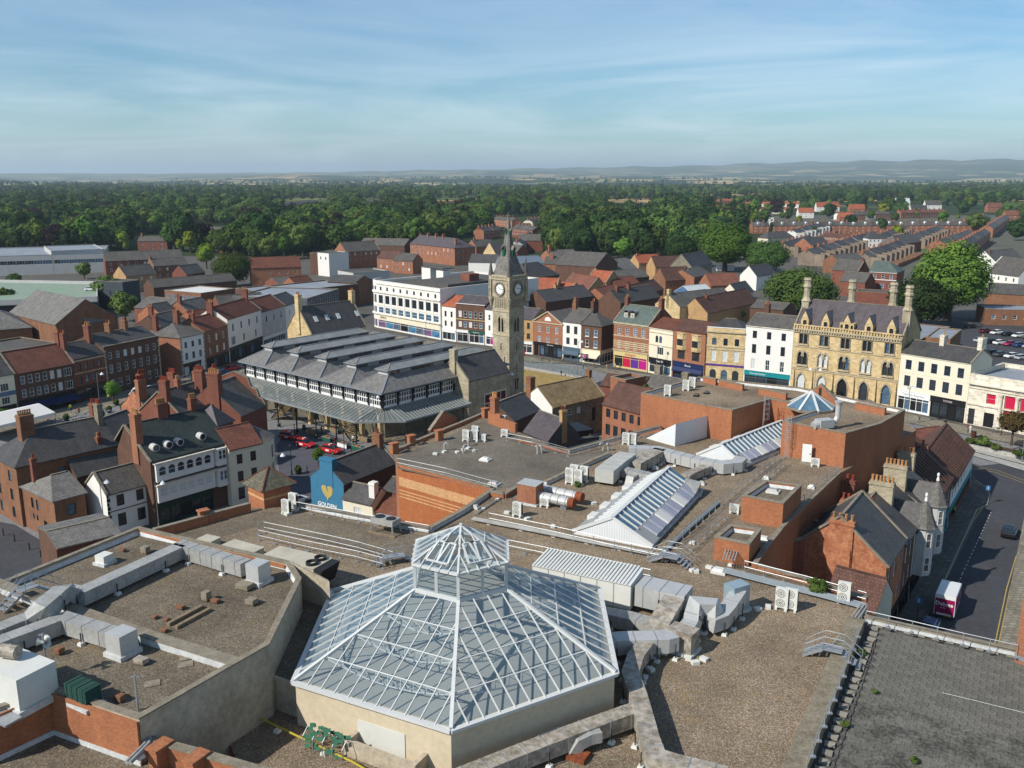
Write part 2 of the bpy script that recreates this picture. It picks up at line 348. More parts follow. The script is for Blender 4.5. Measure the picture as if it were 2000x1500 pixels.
gf=[(i*na+j,i*na+(j+1)%na,(i+1)*na+(j+1)%na,(i+1)*na+j)for i in range(nr-1)for j in range(na)]
me=bpy.data.meshes.new('ground');me.from_pydata([tuple(p)for p in nv],[],gf);me.polygons.foreach_set('use_smooth',[True]*len(gf))
def land():
 m=bpy.data.materials.new('farmland');m.use_nodes=True;t=m.node_tree;t.nodes.clear();K=t.links.new
 out=NN(t,'ShaderNodeOutputMaterial');bs=NN(t,'ShaderNodeBsdfPrincipled',Roughness=1.);K(bs.outputs[0],out.inputs[0]);bs.inputs['Specular IOR Level'].default_value=.05
 tc=NN(t,'ShaderNodeTexCoord');mp=NN(t,'ShaderNodeMapping');mp.inputs['Scale'].default_value=(.0034,.0024,0);mp.inputs['Rotation'].default_value=(0,0,.4);K(tc.outputs['Object'],mp.inputs[0])
 v=NN(t,'ShaderNodeTexVoronoi',voronoi_dimensions='2D',Scale=1.,Randomness=.85);K(mp.outputs[0],v.inputs['Vector'])
 w=NN(t,'ShaderNodeSeparateColor');K(v.outputs['Color'],w.inputs[0])
 cr=NN(t,'ShaderNodeValToRGB');cr.color_ramp.interpolation='CONSTANT';K(w.outputs[0],cr.inputs[0]);e=cr.color_ramp.elements
 e[0].color=C('b39a6c');e[0].position=0
 e[1].position=.22;e[1].color=C('4c5c30')
 for p,c in((.36,'a99469'),(.45,'2b3d22'),(.62,'6d7448'),(.72,'8f8a58'),(.8,'24361f'),(.92,'c2ab7e')):x=e.new(p);x.color=C(c)
 ve=NN(t,'ShaderNodeTexVoronoi',voronoi_dimensions='2D',feature='DISTANCE_TO_EDGE',Scale=1.,Randomness=.85);K(mp.outputs[0],ve.inputs['Vector'])
 lt=NN(t,'ShaderNodeMath',operation='LESS_THAN');K(ve.outputs['Distance'],lt.inputs[0]);lt.inputs[1].default_value=.045
 mx=NN(t,'ShaderNodeMix',data_type='RGBA');K(lt.outputs[0],mx.inputs['Factor']);K(cr.outputs[0],mx.inputs['A']);mx.inputs['B'].default_value=C('223319')
 # woods and the green belt close to the town
 n=NN(t,'ShaderNodeTexNoise',Scale=.0011,Detail=4,Roughness=.6);K(tc.outputs['Object'],n.inputs['Vector'])
 g=NN(t,'ShaderNodeMath',operation='GREATER_THAN');K(n.outputs['Fac'],g.inputs[0]);g.inputs[1].default_value=.52
 mx2=NN(t,'ShaderNodeMix',data_type='RGBA');K(g.outputs[0],mx2 .inputs['Factor']);K(mx.outputs['Result'],mx2 .inputs['A']);mx2 .inputs['B'].default_value=C('22331c')
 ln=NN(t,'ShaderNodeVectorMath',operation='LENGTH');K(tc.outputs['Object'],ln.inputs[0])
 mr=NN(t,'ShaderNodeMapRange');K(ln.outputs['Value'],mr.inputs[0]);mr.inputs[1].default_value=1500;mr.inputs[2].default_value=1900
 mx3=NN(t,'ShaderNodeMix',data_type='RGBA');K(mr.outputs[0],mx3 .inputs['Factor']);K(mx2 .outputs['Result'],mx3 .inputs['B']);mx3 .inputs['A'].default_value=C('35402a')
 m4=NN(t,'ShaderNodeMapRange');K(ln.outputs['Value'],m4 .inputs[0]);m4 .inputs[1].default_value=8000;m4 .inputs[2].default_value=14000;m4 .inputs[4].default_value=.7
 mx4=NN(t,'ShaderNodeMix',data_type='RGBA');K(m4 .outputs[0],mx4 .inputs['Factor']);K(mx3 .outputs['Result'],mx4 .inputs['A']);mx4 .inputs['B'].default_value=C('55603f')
 K(mx4 .outputs['Result'],bs.inputs['Base Color']);return m
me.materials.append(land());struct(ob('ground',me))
# haze: even air round everything, the sky outside it
hz=MB().box(-36000,-36000,-260,36000,36000,410).build('haze',None);stuff(hz)
hm=bpy.data.materials.new('haze_air');hm.use_nodes=True;t=hm.node_tree;t.nodes.clear()
ho=NN(t,'ShaderNodeOutputMaterial');pv=NN(t,'ShaderNodeVolumePrincipled');pv.inputs['Color'].default_value=(.72,.88,1,1);pv.inputs['Density'].default_value=7.e-5;pv.inputs['Anisotropy'].default_value=.15
t.links.new(pv.outputs[0],ho.inputs['Volume']);hz.data.materials.append(hm)
# ------------------------------------------------------------------ trees
def leafmat(name,c1,c2,var=.36):
 m=bpy.data.materials.new(name);m.use_nodes=True;t=m.node_tree;t.nodes.clear();K=t.links.new
 out=NN(t,'ShaderNodeOutputMaterial');mix=NN(t,'ShaderNodeMixShader');mix.inputs[0].default_value=.25
 d=NN(t,'ShaderNodeBsdfDiffuse');tr=NN(t,'ShaderNodeBsdfTranslucent')
 tc=NN(t,'ShaderNodeTexCoord');n=NN(t,'ShaderNodeTexNoise',Scale=.45,Detail=3,Roughness=.7);K(tc.outputs['Object'],n.inputs['Vector'])
 mr=NN(t,'ShaderNodeMapRange');K(n.outputs['Fac'],mr.inputs[0]);mr.inputs[1].default_value=.35;mr.inputs[2].default_value=.65
 mx=NN(t,'ShaderNodeMix',data_type='RGBA');K(mr.outputs[0],mx.inputs['Factor']);mx.inputs['A'].default_value=C(c1);mx.inputs['B'].default_value=C(c2)
 oi=NN(t,'ShaderNodeObjectInfo');hs=NN(t,'ShaderNodeHueSaturation');m2=NN(t,'ShaderNodeMapRange');K(oi.outputs['Random'],m2 .inputs[0]);m2 .inputs[3].default_value=1-var;m2 .inputs[4].default_value=1+var
 ml=NN(t,'ShaderNodeMath',operation='MULTIPLY');K(oi.outputs['Random'],ml.inputs[0]);ml.inputs[1].default_value=7.31
 fr=NN(t,'ShaderNodeMath',operation='FRACT');K(ml.outputs[0],fr.inputs[0]);m3=NN(t,'ShaderNodeMapRange');K(fr.outputs[0],m3 .inputs[0]);m3 .inputs[3].default_value=.47;m3 .inputs[4].default_value=.515
 K(m2 .outputs[0],hs.inputs['Value']);K(m3 .outputs[0],hs.inputs['Hue']);K(mx.outputs['Result'],hs.inputs['Color'])
 K(hs.outputs[0],d.inputs[0]);K(hs.outputs[0],tr.inputs[0]);K(d.outputs[0],mix.inputs[1]);K(tr.outputs[0],mix.inputs[2]);K(mix.outputs[0],out.inputs[0])
 MATS[name]=m;return m
LEAF=leafmat('leaf_green','5a7038','3d5429');LEAF_D=leafmat('leaf_dark','41572f','2c4225');LEAF_B=leafmat('leaf_bright','647f34','43612a')
LEAF_P=leafmat('leaf_copper','3b2c2a','2a2422',.1);LEAF_BR=leafmat('leaf_bronze','5f5330','4a4328',.1);LEAF_Y=leafmat('leaf_lime','7d8a30','5f742a',.1)
BARK=M('bark','5a4b3c','3d332a',rough=.95,nscale=2,amt=1)
def crown_mesh(name,mat,rad,hgt,nclump,nleaf,leaf,seed,shape='round'):
 """leaf-sized faces spread over uneven clumps; base of the crown at z = 0"""
 g=np.random.default_rng(seed);pts=[];nrm=[]
 for k in range(nclump):
  u=g.uniform(-1,1);a=g.uniform(0,2*math.pi);q=g.uniform(.35,1)**.5
  if shape=='cone':
   zc=g.uniform(0,1);rr=(1-zc)*.85*q;c=np.array([rr*math.cos(a)*rad,rr*math.sin(a)*rad,zc*hgt]);cr=rad*g.uniform(.22,.4)*(1.1-zc*.8)
  else:
   s=math.sqrt(1-u*u);c=np.array([s*math.cos(a)*q*rad*.72,s*math.sin(a)*q*rad*.72,hgt*.5+u*q*hgt*.36]);cr=min(rad,hgt*.6)*g.uniform(.24,.46)
  n=int(nleaf*g.uniform(.7,1.3));d=g.normal(size=(n,3));d/=np.linalg.norm(d,axis=1)[:,None];d[:,2]=d[:,2]*.9+.12
  pts.append(c+d*cr*g.uniform(.72,1.08,size=(n,1))*np.array([1,1,.8]));nrm.append(d)
 P=np.concatenate(pts);N=np.concatenate(nrm);cd=P-np.array([0,0,hgt*.35]);cd/=np.linalg.norm(cd,axis=1)[:,None]+1e-6;N=N*.6+cd*.8+g.normal(size=N.shape)*.32;N/=np.linalg.norm(N,axis=1)[:,None]
 T=np.cross(N,g.normal(size=N.shape));T/=np.linalg.norm(T,axis=1)[:,None]+1e-9;B=np.cross(N,T)
 s=leaf*g.uniform(.6,1.3,size=(len(P),1));n=len(P)
 V=np.stack([P-T*s-B*s*.7,P+T*s-B*s*.5,P+T*s*.8+B*s*.7,P-T*s*.7+B*s*.6],1).reshape(-1,3)
 me=bpy.data.meshes.new(name);me.vertices.add(4*n);me.vertices.foreach_set('co',V.ravel());me.loops.add(4*n);me.loops.foreach_set('vertex_index',np.arange(4*n,dtype=np.int32))
 me.polygons.add(n);me.polygons.foreach_set('loop_start',np.arange(0,4*n,4,dtype=np.int32));me.update(calc_edges=True);me.materials.append(mat);return me
def trunk_mesh(h,r,rad,seed,top):
 g=random.Random(seed);b=MB();b.tube((0,0,0),(0,0,h),r,8,r*.75)
 b.tube((0,0,h),(g.uniform(-.3,.3),g.uniform(-.3,.3),h+top*.6),r*.75,6,r*.2)
 for k in range(6):
  a=k*1.05+g.random();l=rad*g.uniform(.45,.7);z=h*g.uniform(.8,1.1);b.tube((0,0,z),(math.cos(a)*l,math.sin(a)*l,z+top*g.uniform(.25,.5)),r*.45,5,r*.1)
 return b.mesh('trunk',BARK)
TP={}
def tree_proto(key,mat,rad,hgt,stem,ncl,nlf,leaf,seed,shape='round'):
 TP[key]=(crown_mesh('crown',mat,rad,hgt,ncl,nlf,leaf,seed,shape),trunk_mesh(stem+hgt*.15,.035*hgt+.08,rad,seed,hgt*.6),stem)
tree_proto('oak',LEAF,6.5,13,2.5,42,56,.62,1);tree_proto('lime',LEAF_B,5.2,13,2.5,36,56,.58,2);tree_proto('dark',LEAF_D,6.5,14,2.5,42,56,.66,3)
tree_proto('wide',LEAF,8,12,3,46,56,.66,4);tree_proto('fir',LEAF_D,3.2,16,1.2,40,40,.5,5,'cone');tree_proto('copper',LEAF_P,6,12,2.5,40,56,.62,6);tree_proto('yellow',LEAF_Y,4.4,9,2,30,56,.5,7)
tree_proto('big_lime',LEAF_B,8,19,1.2,130,170,.28,11);tree_proto('big_oak',LEAF,9,15.5,1,120,170,.30,12);tree_proto('big_dark',LEAF_D,8,15,1,115,160,.31,13)
tree_proto('small',LEAF_B,1.9,3.2,1.2,30,60,.13,14);tree_proto('bronze',LEAF_BR,3.4,5.2,2.4,60,110,.17,15);tree_proto('bush',LEAF,1.5,1.6,.1,22,60,.12,16)
def tree(key,x,y,label,s=1.,sz=None,z=0.,group=None,name='tree',cat='tree'):
 cm,tm,stem=TP[key]
 t=thing(name,label,cat,(x,y,z),random.uniform(0,6.28),group)
 t.scale=(s,s,sz or s)
 c=ob('crown',cm,t,(0,0,stem));ob('trunk',tm,t);return t
def tree_px(key,x,yb,label,s=1.,sz=None,group=None,z=0.,**k):
 p=at(x,yb,z);return tree(key,p.x,p.y,label,s,sz,z,group,**k)
 # hand-placed trees of the middle distance: kind, pixel x, pixel row of the foot, size, label
for a in(
('big_lime',1850,625,1.7,1.4,'tall bright green tree towering behind the grey slate bank roof'),
('big_dark',1795,640,1.25,1.05,'darker low spreading tree in front of the tall bright green tree'),
('big_oak',1560,617,1.45,1.05,'big round dark green tree directly behind the white four storey shop'),
('big_lime',1415,530,1.9,1.3,'tall bright green tree left of the brick terraces, beyond the courtyard roofs'),
('big_oak',1495,535,1.35,1.05,'round green tree between the tall bright tree and the slate terraces'),
('big_dark',1330,522,1.25,1.1,'dark green tree just left of the tall bright tree'),
('lime',1218,514,1.15,1.05,'light green tree standing alone behind the slate hall gable'),
('big_dark',1120,500,1.35,1.35,'large dark green tree right of the clock tower spire'),
('dark',1185,505,1.1,1.1,'dark green tree between the large dark tree and the light green one'),
('dark',1265,515,1.2,1.15,'dark tree right of the light green tree behind the yards'),
('big_oak',455,560,1.0,.95,'dense green tree left of the orange brick gabled block'),
('yellow',404,525,1.15,1.3,'yellow green tree behind the dense green tree'),
('oak',210,600,.85,.8,'green tree between the car park and the big hall roof'),
('oak',245,628,.75,.7,'green tree beside the right end of the big hall roof'),
('wide',30,560,.45,.4,'low bushy tree in front of the retail shed at the left edge'),
('oak',165,545,.6,.55,'small tree beside the dark stair block of the car park'),
('copper',565,485,.8,.8,'dark copper tree left of the blue roof sheet'),
('lime',1440,640,.45,.5,'small bright tree in the yard behind the sandstone shop'),
('oak',10,610,.7,.6,'tree at the left edge in front of the car park'),
('lime',925,420,1.1,1.15,'tall pale tree left of the spire at the edge of the wood'),
):tree_px(a[0],a[1],a[2],a[5],a[3],a[4])
# town and wood: jittered scatter over the land beyond; houses stand in the gaps
def inpoly(x,y,P):
 c=False;n=len(P)
 for i in range(n):
  (x0,y0),(x1,y1)=P[i],P[i-1]
  if(y0>y)!=(y1>y)and x<(x1-x0)*(y-y0)/(y1-y0)+x0:c=not c
 return c
WOOD1=[(-300,500),(60,494),(200,497),(330,492),(500,514),(640,500),(830,488),(960,458),(960,420),(1100,404),(1500,397),(2300,393),(2300,370),(-300,370)]
WOOD2=[(960,455),(1050,448),(1060,500),(1370,505),(1380,470),(1480,440),(1500,402),(1300,396),(960,404)]
GAPS=[[(945,425),(1066,422),(1066,476),(1000,500),(950,470)],[(1385,440),(1500,440),(1500,394),(1390,397)],[(540,392),(640,386),(650,424),(548,430)],[(700,388),(760,386),(760,414),(700,416)],[(838,386),(940,382),(945,414),(845,418)],[(1280,384),(1500,380),(1500,396),(1300,400)],[(1180,394),(1270,390),(1275,424),(1185,428)],[(355,440),(480,440),(480,486),(350,486)],[(250,462),(340,455),(340,500),(250,500)],[(60,450),(130,446),(130,472),(60,472)]]
cand=[]
for Yk in np.concatenate([np.arange(410,2000,10.5),np.arange(2000,3400,22)]):
 st=9.5+Yk*.0035
 for Xk in np.arange(-.66*Yk,.68*Yk,st):
  X=Xk+random.uniform(-.5,.5)*st;Y=Yk+random.uniform(-5,5);px,py=pxy(X,Y,0)
  w=inpoly(px,py,WOOD1)or inpoly(px,py,WOOD2)
  if w and any(inpoly(px,py,g)for g in GAPS):w=False
  if not w or(Y>900 and random.random()<.35)or(Y>1400 and random.random()<.3):continue
  cand.append((Y,X))
  # a few trees among the far terraces
for px,py in((1505,470),(1590,462),(1450,452),(1660,448),(1750,470),(1840,440),(1905,455),(1560,440),(1490,440),(1700,430),(1790,425),(1955,430),(1985,470),(1620,425),(1720,455),(1880,420),(1330,425),(1400,430),(1540,425),(1930,410),(1600,412),(1680,410),(1480,412),(1760,408),(1820,402),(1980,398),(1955,405),(1640,400),(1545,400),(1900,396),(1700,398)):
 p=at(px,py,0);cand.append((p.y,p.x))
for k in range(330):
 px,py=random.uniform(1390,2040),random.uniform(393,436)
 if random.random()<.55+(py>412)*.25 and 398<py:continue
 p=at(px,py,0);cand.append((p.y,p.x))
cand.sort()
KS=['oak','lime','dark','wide','oak','dark','fir','wide','lime','dark','fir','dark','yellow']
WORD={'oak':'mid green round','lime':'light green upright','dark':'dark green dense','wide':'broad spreading green','fir':'narrow dark conifer','copper':'copper leaved','yellow':'yellow green'}
SIDE=lambda px:'in the wood left of the spire' if px<960 else('behind the courtyard roofs right of the spire' if px<1480 else 'among the far terraces on the right')
rest={}
for i,(Y,X)in enumerate(cand):
 key=random.choice(KS);u=random.random()
 if u<.045:key='copper'
 elif u<.05:key='yellow'
 s=random.choice([random.uniform(.5,.9),random.uniform(.8,1.25),random.uniform(1.1,1.55)]);sz=s*random.uniform(.85,1.2)
 if i<225:
  px=pxy(X,Y,0)[0]
  tree(key,X,Y,f'{WORD[key]} tree {SIDE(px)}',s,sz,group=f'{WORD[key]} trees {SIDE(px)}')
 else:rest.setdefault(key,[]).append((X,Y,0.,s*1.08))
 # hedgerow and copse trees out over the fields
g=np.random.default_rng(3)
for k in range(5200):
 r=1900*math.exp(g.uniform(0,1.45));th=R(g.uniform(-35,35));c=math.sin(r/330.+th*9)*math.sin(th*37+r/700.)
 if c<.1 and g.random()<.72:continue
 x,y=r*math.sin(th),r*math.cos(th);rest.setdefault(['oak','dark','wide'][k%3],[]).append((x,y,float(hills(np.array([x]),np.array([y]))[0])if r>2500 else 0.,g.uniform(.8,1.3)))
def scatter(name,crown,pts):
 me=bpy.data.meshes.new(name);me.from_pydata([(p[0],p[1],p[2]+1.5)for p in pts],[],[])
 a=me.attributes.new('s','FLOAT','POINT');a.data.foreach_set('value',[p[3]for p in pts])
 b=me.attributes.new('r','FLOAT','POINT');b.data.foreach_set('value',[random.uniform(0,6.28)for p in pts])
 o=ob(name,me);stuff(o)
 t=bpy.data.node_groups.new(name,'GeometryNodeTree');t.interface.new_socket('Geometry',in_out='INPUT',socket_type='NodeSocketGeometry');t.interface.new_socket('Geometry',in_out='OUTPUT',socket_type='NodeSocketGeometry')
 gi=t.nodes.new('NodeGroupInput');go=t.nodes.new('NodeGroupOutput');ip=t.nodes.new('GeometryNodeInstanceOnPoints');oi=t.nodes.new('GeometryNodeObjectInfo');oi.inputs[0].default_value=crown;oi.inputs['As Instance'].default_value=True
 na_=t.nodes.new('GeometryNodeInputNamedAttribute');na_.data_type='FLOAT';na_.inputs[0].default_value='s';nb=t.nodes.new('GeometryNodeInputNamedAttribute');nb.data_type='FLOAT';nb.inputs[0].default_value='r'
 cx=t.nodes.new('ShaderNodeCombineXYZ');K=t.links.new
 K(gi.outputs[0],ip.inputs['Points']);K(oi.outputs['Geometry'],ip.inputs['Instance']);K(nb.outputs[0],cx.inputs[2]);K(cx.outputs[0],ip.inputs['Rotation']);K(na_.outputs[0],ip.inputs['Scale']);K(ip.outputs[0],go.inputs[0])
 md=o.modifiers.new('scatter','NODES');md.node_group=t;return o
first={}
for o in COL.objects:
 if o.name.startswith('crown'):
  for k,v in TP.items():
   if o.data==v[0]and k not in first:first[k]=o
for k,pts in rest.items():
 if k in first:o=scatter('woodland',first[k],pts);o['label']=f'{WORD[k]} trees massed in the far woods and hedgerows'
 # ------------------------------------------------------------------ building kit
def zfor(X,Y,y):
 v=-(y-750)/FOC
 return CAMZ+Y*(-math.sin(PITCH)+v*math.cos(PITCH))/(math.cos(PITCH)+v*math.sin(PITCH))
STY={
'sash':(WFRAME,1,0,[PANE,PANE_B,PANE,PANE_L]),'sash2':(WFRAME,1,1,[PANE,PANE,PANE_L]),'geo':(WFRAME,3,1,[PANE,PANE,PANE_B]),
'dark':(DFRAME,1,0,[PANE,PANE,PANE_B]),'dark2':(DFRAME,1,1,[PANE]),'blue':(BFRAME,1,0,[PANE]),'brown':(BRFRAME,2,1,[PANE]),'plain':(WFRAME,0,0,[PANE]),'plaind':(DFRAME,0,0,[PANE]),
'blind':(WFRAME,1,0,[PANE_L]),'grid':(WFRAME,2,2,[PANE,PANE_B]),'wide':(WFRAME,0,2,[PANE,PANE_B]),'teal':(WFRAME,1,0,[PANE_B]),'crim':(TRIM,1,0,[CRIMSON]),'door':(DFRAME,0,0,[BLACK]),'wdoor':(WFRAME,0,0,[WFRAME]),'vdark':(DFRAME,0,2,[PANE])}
def arcpts(w,h,kind):
 """outline of an arched head over 0..w, springing to h; list of (u, z) from left to right"""
 n=8;r=w/2
 if kind=='round':return[(r-r*math.cos(math.pi*k/n),h-r+r*math.sin(math.pi*k/n))for k in range(n+1)]
 if kind=='seg':return[(w*k/n,h-w*.16*(2*k/n-1)**2)for k in range(n+1)]
 R_=w;c=[]
 for k in range(n//2+1):a=math.pi-math.pi/3*k/(n//2);c.append((w+R_*math.cos(a),R_*math.sin(a)))
 top=c[-1][1];c=[(u,h-top+z)for u,z in c]
 return c+[(w-u,z)for u,z in c[-2::-1]]
def win_mesh(w,h,sty,arch=None):
 def mk():
  fm,nh,nvb,_=STY[sty];b=MB();t=min(.09,w*.12)
  if arch:
   P=arcpts(w,h,arch);b.box(0,0,0,t,.07,P[0][1]);b.box(w-t,0,0,w,.07,P[-1][1]);b.box(t,0,0,w-t,.07,t)
   for(u0,z0),(u1,z1)in zip(P,P[1:]):b.beam((u0,.035,z0-t*.4),(u1,.035,z1-t*.4),.07,t)
  else:
   b.box(0,0,0,t,.07,h);b.box(w-t,0,0,w,.07,h);b.box(t,0,0,w-t,.07,t);b.box(t,0,h-t,w-t,.07,h)
  for k in range(nh):z=h*(k+1)/(nh+1);b.box(t,.012,z-.03,w-t,.06,z+.03)
  for k in range(nvb):u=w*(k+1)/(nvb+1);b.box(u-.025,.014,t,u+.025,.058,h-t*1.1 if not arch else h-w*.3)
  return b.mesh('window',fm)
 return cached(('win',round(w,3),round(h,3),sty,arch),mk)
def pane_mesh(w,h,pm,arch=None):
 def mk():
  b=MB();t=.03
  if arch:
   P=[(u,z-.02)for u,z in arcpts(w,h,arch)];b.poly([(t,.05,t),(w-t,.05,t)]+[(u,.05,z)for u,z in P[::-1]])
  else:b.poly([(t,.05,t),(w-t,.05,t),(w-t,.05,h-t),(t,.05,h-t)])
  return b.mesh('pane',pm)
 return cached(('pane',round(w,3),round(h,3),pm.name,arch),mk)
def wallface(b,m,W,z0,z1,holes,rev=.14):
 us=sorted({0.,W,*[h[0]for h in holes],*[h[0]+h[2]for h in holes]});zs=sorted({z0,z1,*[h[1]for h in holes],*[h[1]+h[3]for h in holes]})
 for u0,u1 in zip(us,us[1:]):
  run=None
  for q0,q1 in zip(zs,zs[1:]):
   cu,cz=(u0+u1)/2,(q0+q1)/2
   hit=any(h[0]<cu<h[0]+h[2]and h[1]<cz<h[1]+h[3]for h in holes)
   if hit:
    if run:b.poly([m(u0,run[0],0),m(u1,run[0],0),m(u1,run[1],0),m(u0,run[1],0)]);run=None
   else:run=(run[0],q1)if run else(q0,q1)
  if run:b.poly([m(u0,run[0],0),m(u1,run[0],0),m(u1,run[1],0),m(u0,run[1],0)])
 for h in holes:
  u,z,w,hh=h[:4];arch=h[5]if len(h)>5 else None;r=h[6]if len(h)>6 else rev
  b.poly([m(u,z,0),m(u+w,z,0),m(u+w,z,r),m(u,z,r)]);b.poly([m(u,z+hh,r),m(u+w,z+hh,r),m(u+w,z+hh,0),m(u,z+hh,0)])
  b.poly([m(u,z,r),m(u,z+hh,r),m(u,z+hh,0),m(u,z,0)]);b.poly([m(u+w,z,0),m(u+w,z+hh,0),m(u+w,z+hh,r),m(u+w,z,r)])
  if arch:
   P=[(u+a,z+c)for a,c in arcpts(w,hh,arch)];k=len(P)//2
   for(a0,c0),(a1,c1)in zip(P,P[1:]):
    mid=(a0+a1)/2;top=z+hh
    b.poly([m(a0,c0,0),m(a1,c1,0),m(a1,top,0),m(a0,top,0)]);b.poly([m(a0,c0,r),m(a1,c1,r),m(a1,c1,0),m(a0,c0,0)])
def side_map(side,W,D):
 return{'f':(lambda u,z,d:(u,d,z),W,0.),'l':(lambda u,z,d:(d,D-u,z),D,-math.pi/2),'r':(lambda u,z,d:(W-d,u,z),D,math.pi/2),'b':(lambda u,z,d:(W-u,D-d,z),W,math.pi)}[side]
def put_window(par,m,rz,u,z,w,h,sty,arch=None,rev=.14,sill=None,pane=None):
 p=m(u,z,rev-.07);wo_=ob('window',win_mesh(w,h,sty,arch),par,p,rz)
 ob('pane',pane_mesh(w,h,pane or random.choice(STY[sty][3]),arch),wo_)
 if sill:ob('sill',cached(('sill',round(w,3),sill.name),lambda:MB().box(-.1,-rev-.03,-.14,w+.1,-.005+0,-.005).mesh('sill',sill)),wo_)
 return wo_
def evaluated(o):
 """mesh of an object with its modifiers, worked out in a scene of its own so the town is not re-evaluated"""
 sc=bpy.data.scenes.new('workshop');sc.collection.objects.link(o);vl=sc.view_layers[0];vl.update();me=bpy.data.meshes.new_from_object(o.evaluated_get(vl.depsgraph));bpy.data.objects.remove(o);bpy.data.scenes.remove(sc);return me
def font_mesh(s,size,mat,ext=.015,bold=0.):
 def mk():
  cu=bpy.data.curves.new('lettering','FONT');cu.body=s;cu.size=size;cu.extrude=ext;cu.align_x='CENTER';cu.align_y='CENTER';cu.resolution_u=2;cu.offset=bold
  o=bpy.data.objects.new('lettering',cu);me=evaluated(o);me.materials.clear();me.materials.append(mat)
  return me
 return cached(('font',s,size,mat.name),mk)
def lettering(par,s,size,loc,mat,rz=0.,bold=0.):
 o=ob('lettering',font_mesh(s,size,mat,bold=bold),par,loc);o.rotation_euler=(math.pi/2,0,rz);return o
POTM=lambda m:cached(('pot',m.name),lambda:MB().lathe((0,0,0),[(.17,0),(.15,.1),(.13,.55),(.17,.6),(.17,.7),(.11,.7),(.11,.4)],8).mesh('pot',m))
def chimney(par,x,y,w,d,z0,z1,n,mat,pot=None,along='x',cap=COPE):
 b=MB().box(x-w/2,y-d/2,z0,x+w/2,y+d/2,z1-.35).box(x-w/2-.09,y-d/2-.09,z1-.35,x+w/2+.09,y+d/2+.09,z1-.2).box(x-w/2-.02,y-d/2-.02,z1-.2,x+w/2+.02,y+d/2+.02,z1)
 c=b.build('chimney',mat,par)
 for k in range(n):
  q=(k+.5)/n-.5;ob('pot',POTM(pot or random.choice([POT,POT_R])),c,(x+(q*w if along=='x' else 0),y+(q*d if along=='y' else 0),z1-.01))
 return c
def gable_roof(b,W,D,e,r,o=.25,th=.14,yr=None,e2=None):
 """ridge along x; slab of thickness th; eaves over-run o"""
 yr=D/2 if yr is None else yr;e2=e if e2 is None else e2;s1=(r-e)/yr;s2=(r-e2)/(D-yr)
 T=[(-o,e-o*s1+th),(yr,r+th),(D+o,e2-o*s2+th)];Bt=[(-o,e-o*s1),(yr,r),(D+o,e2-o*s2)]
 x0,x1=-.02,W+.02
 for k in(0,1):
  b.poly([(x0,*T[k]),(x1,*T[k]),(x1,*T[k+1]),(x0,*T[k+1])]);b.poly([(x0,*Bt[k+1]),(x1,*Bt[k+1]),(x1,*Bt[k]),(x0,*Bt[k])])
 for x,f in((x0,1),(x1,-1)):
  for k in(0,1):
   q=[(x,*Bt[k]),(x,*T[k]),(x,*T[k+1]),(x,*Bt[k+1])];b.poly(q if f>0 else q[::-1])
 b.poly([(x0,*Bt[0]),(x1,*Bt[0]),(x1,*T[0]),(x0,*T[0])]);b.poly([(x0,*T[2]),(x1,*T[2]),(x1,*Bt[2]),(x0,*Bt[2])])
 return b
def hip_roof(b,W,D,e,r,hl,hr,o=.3,th=.1):
 """hl, hr: how far the ridge starts in from the left and right ends (0 = gable)"""
 z=e+th;x0,x1,y0,y1=-o,W+o,-o,D+o;rl,rr=(hl if hl else-o),(W-hr if hr else W+o);ym=D/2
 a,c,d,f=(x0,y0,z),(x1,y0,z),(x1,y1,z),(x0,y1,z);p,q=(rl,ym,r),(rr,ym,r)
 b.poly([a,c,q,p]);b.poly([d,f,p,q])
 if hr:b.poly([c,d,q])
 if hl:b.poly([f,a,p])
 lo=[(v[0],v[1],e-.03)for v in(a,c,d,f)]
 for k,(u,v)in enumerate(((a,c),(c,d),(d,f),(f,a))):b.poly([lo[k],lo[(k+1)%4],v,u])
 b.poly(lo[::-1]);return b
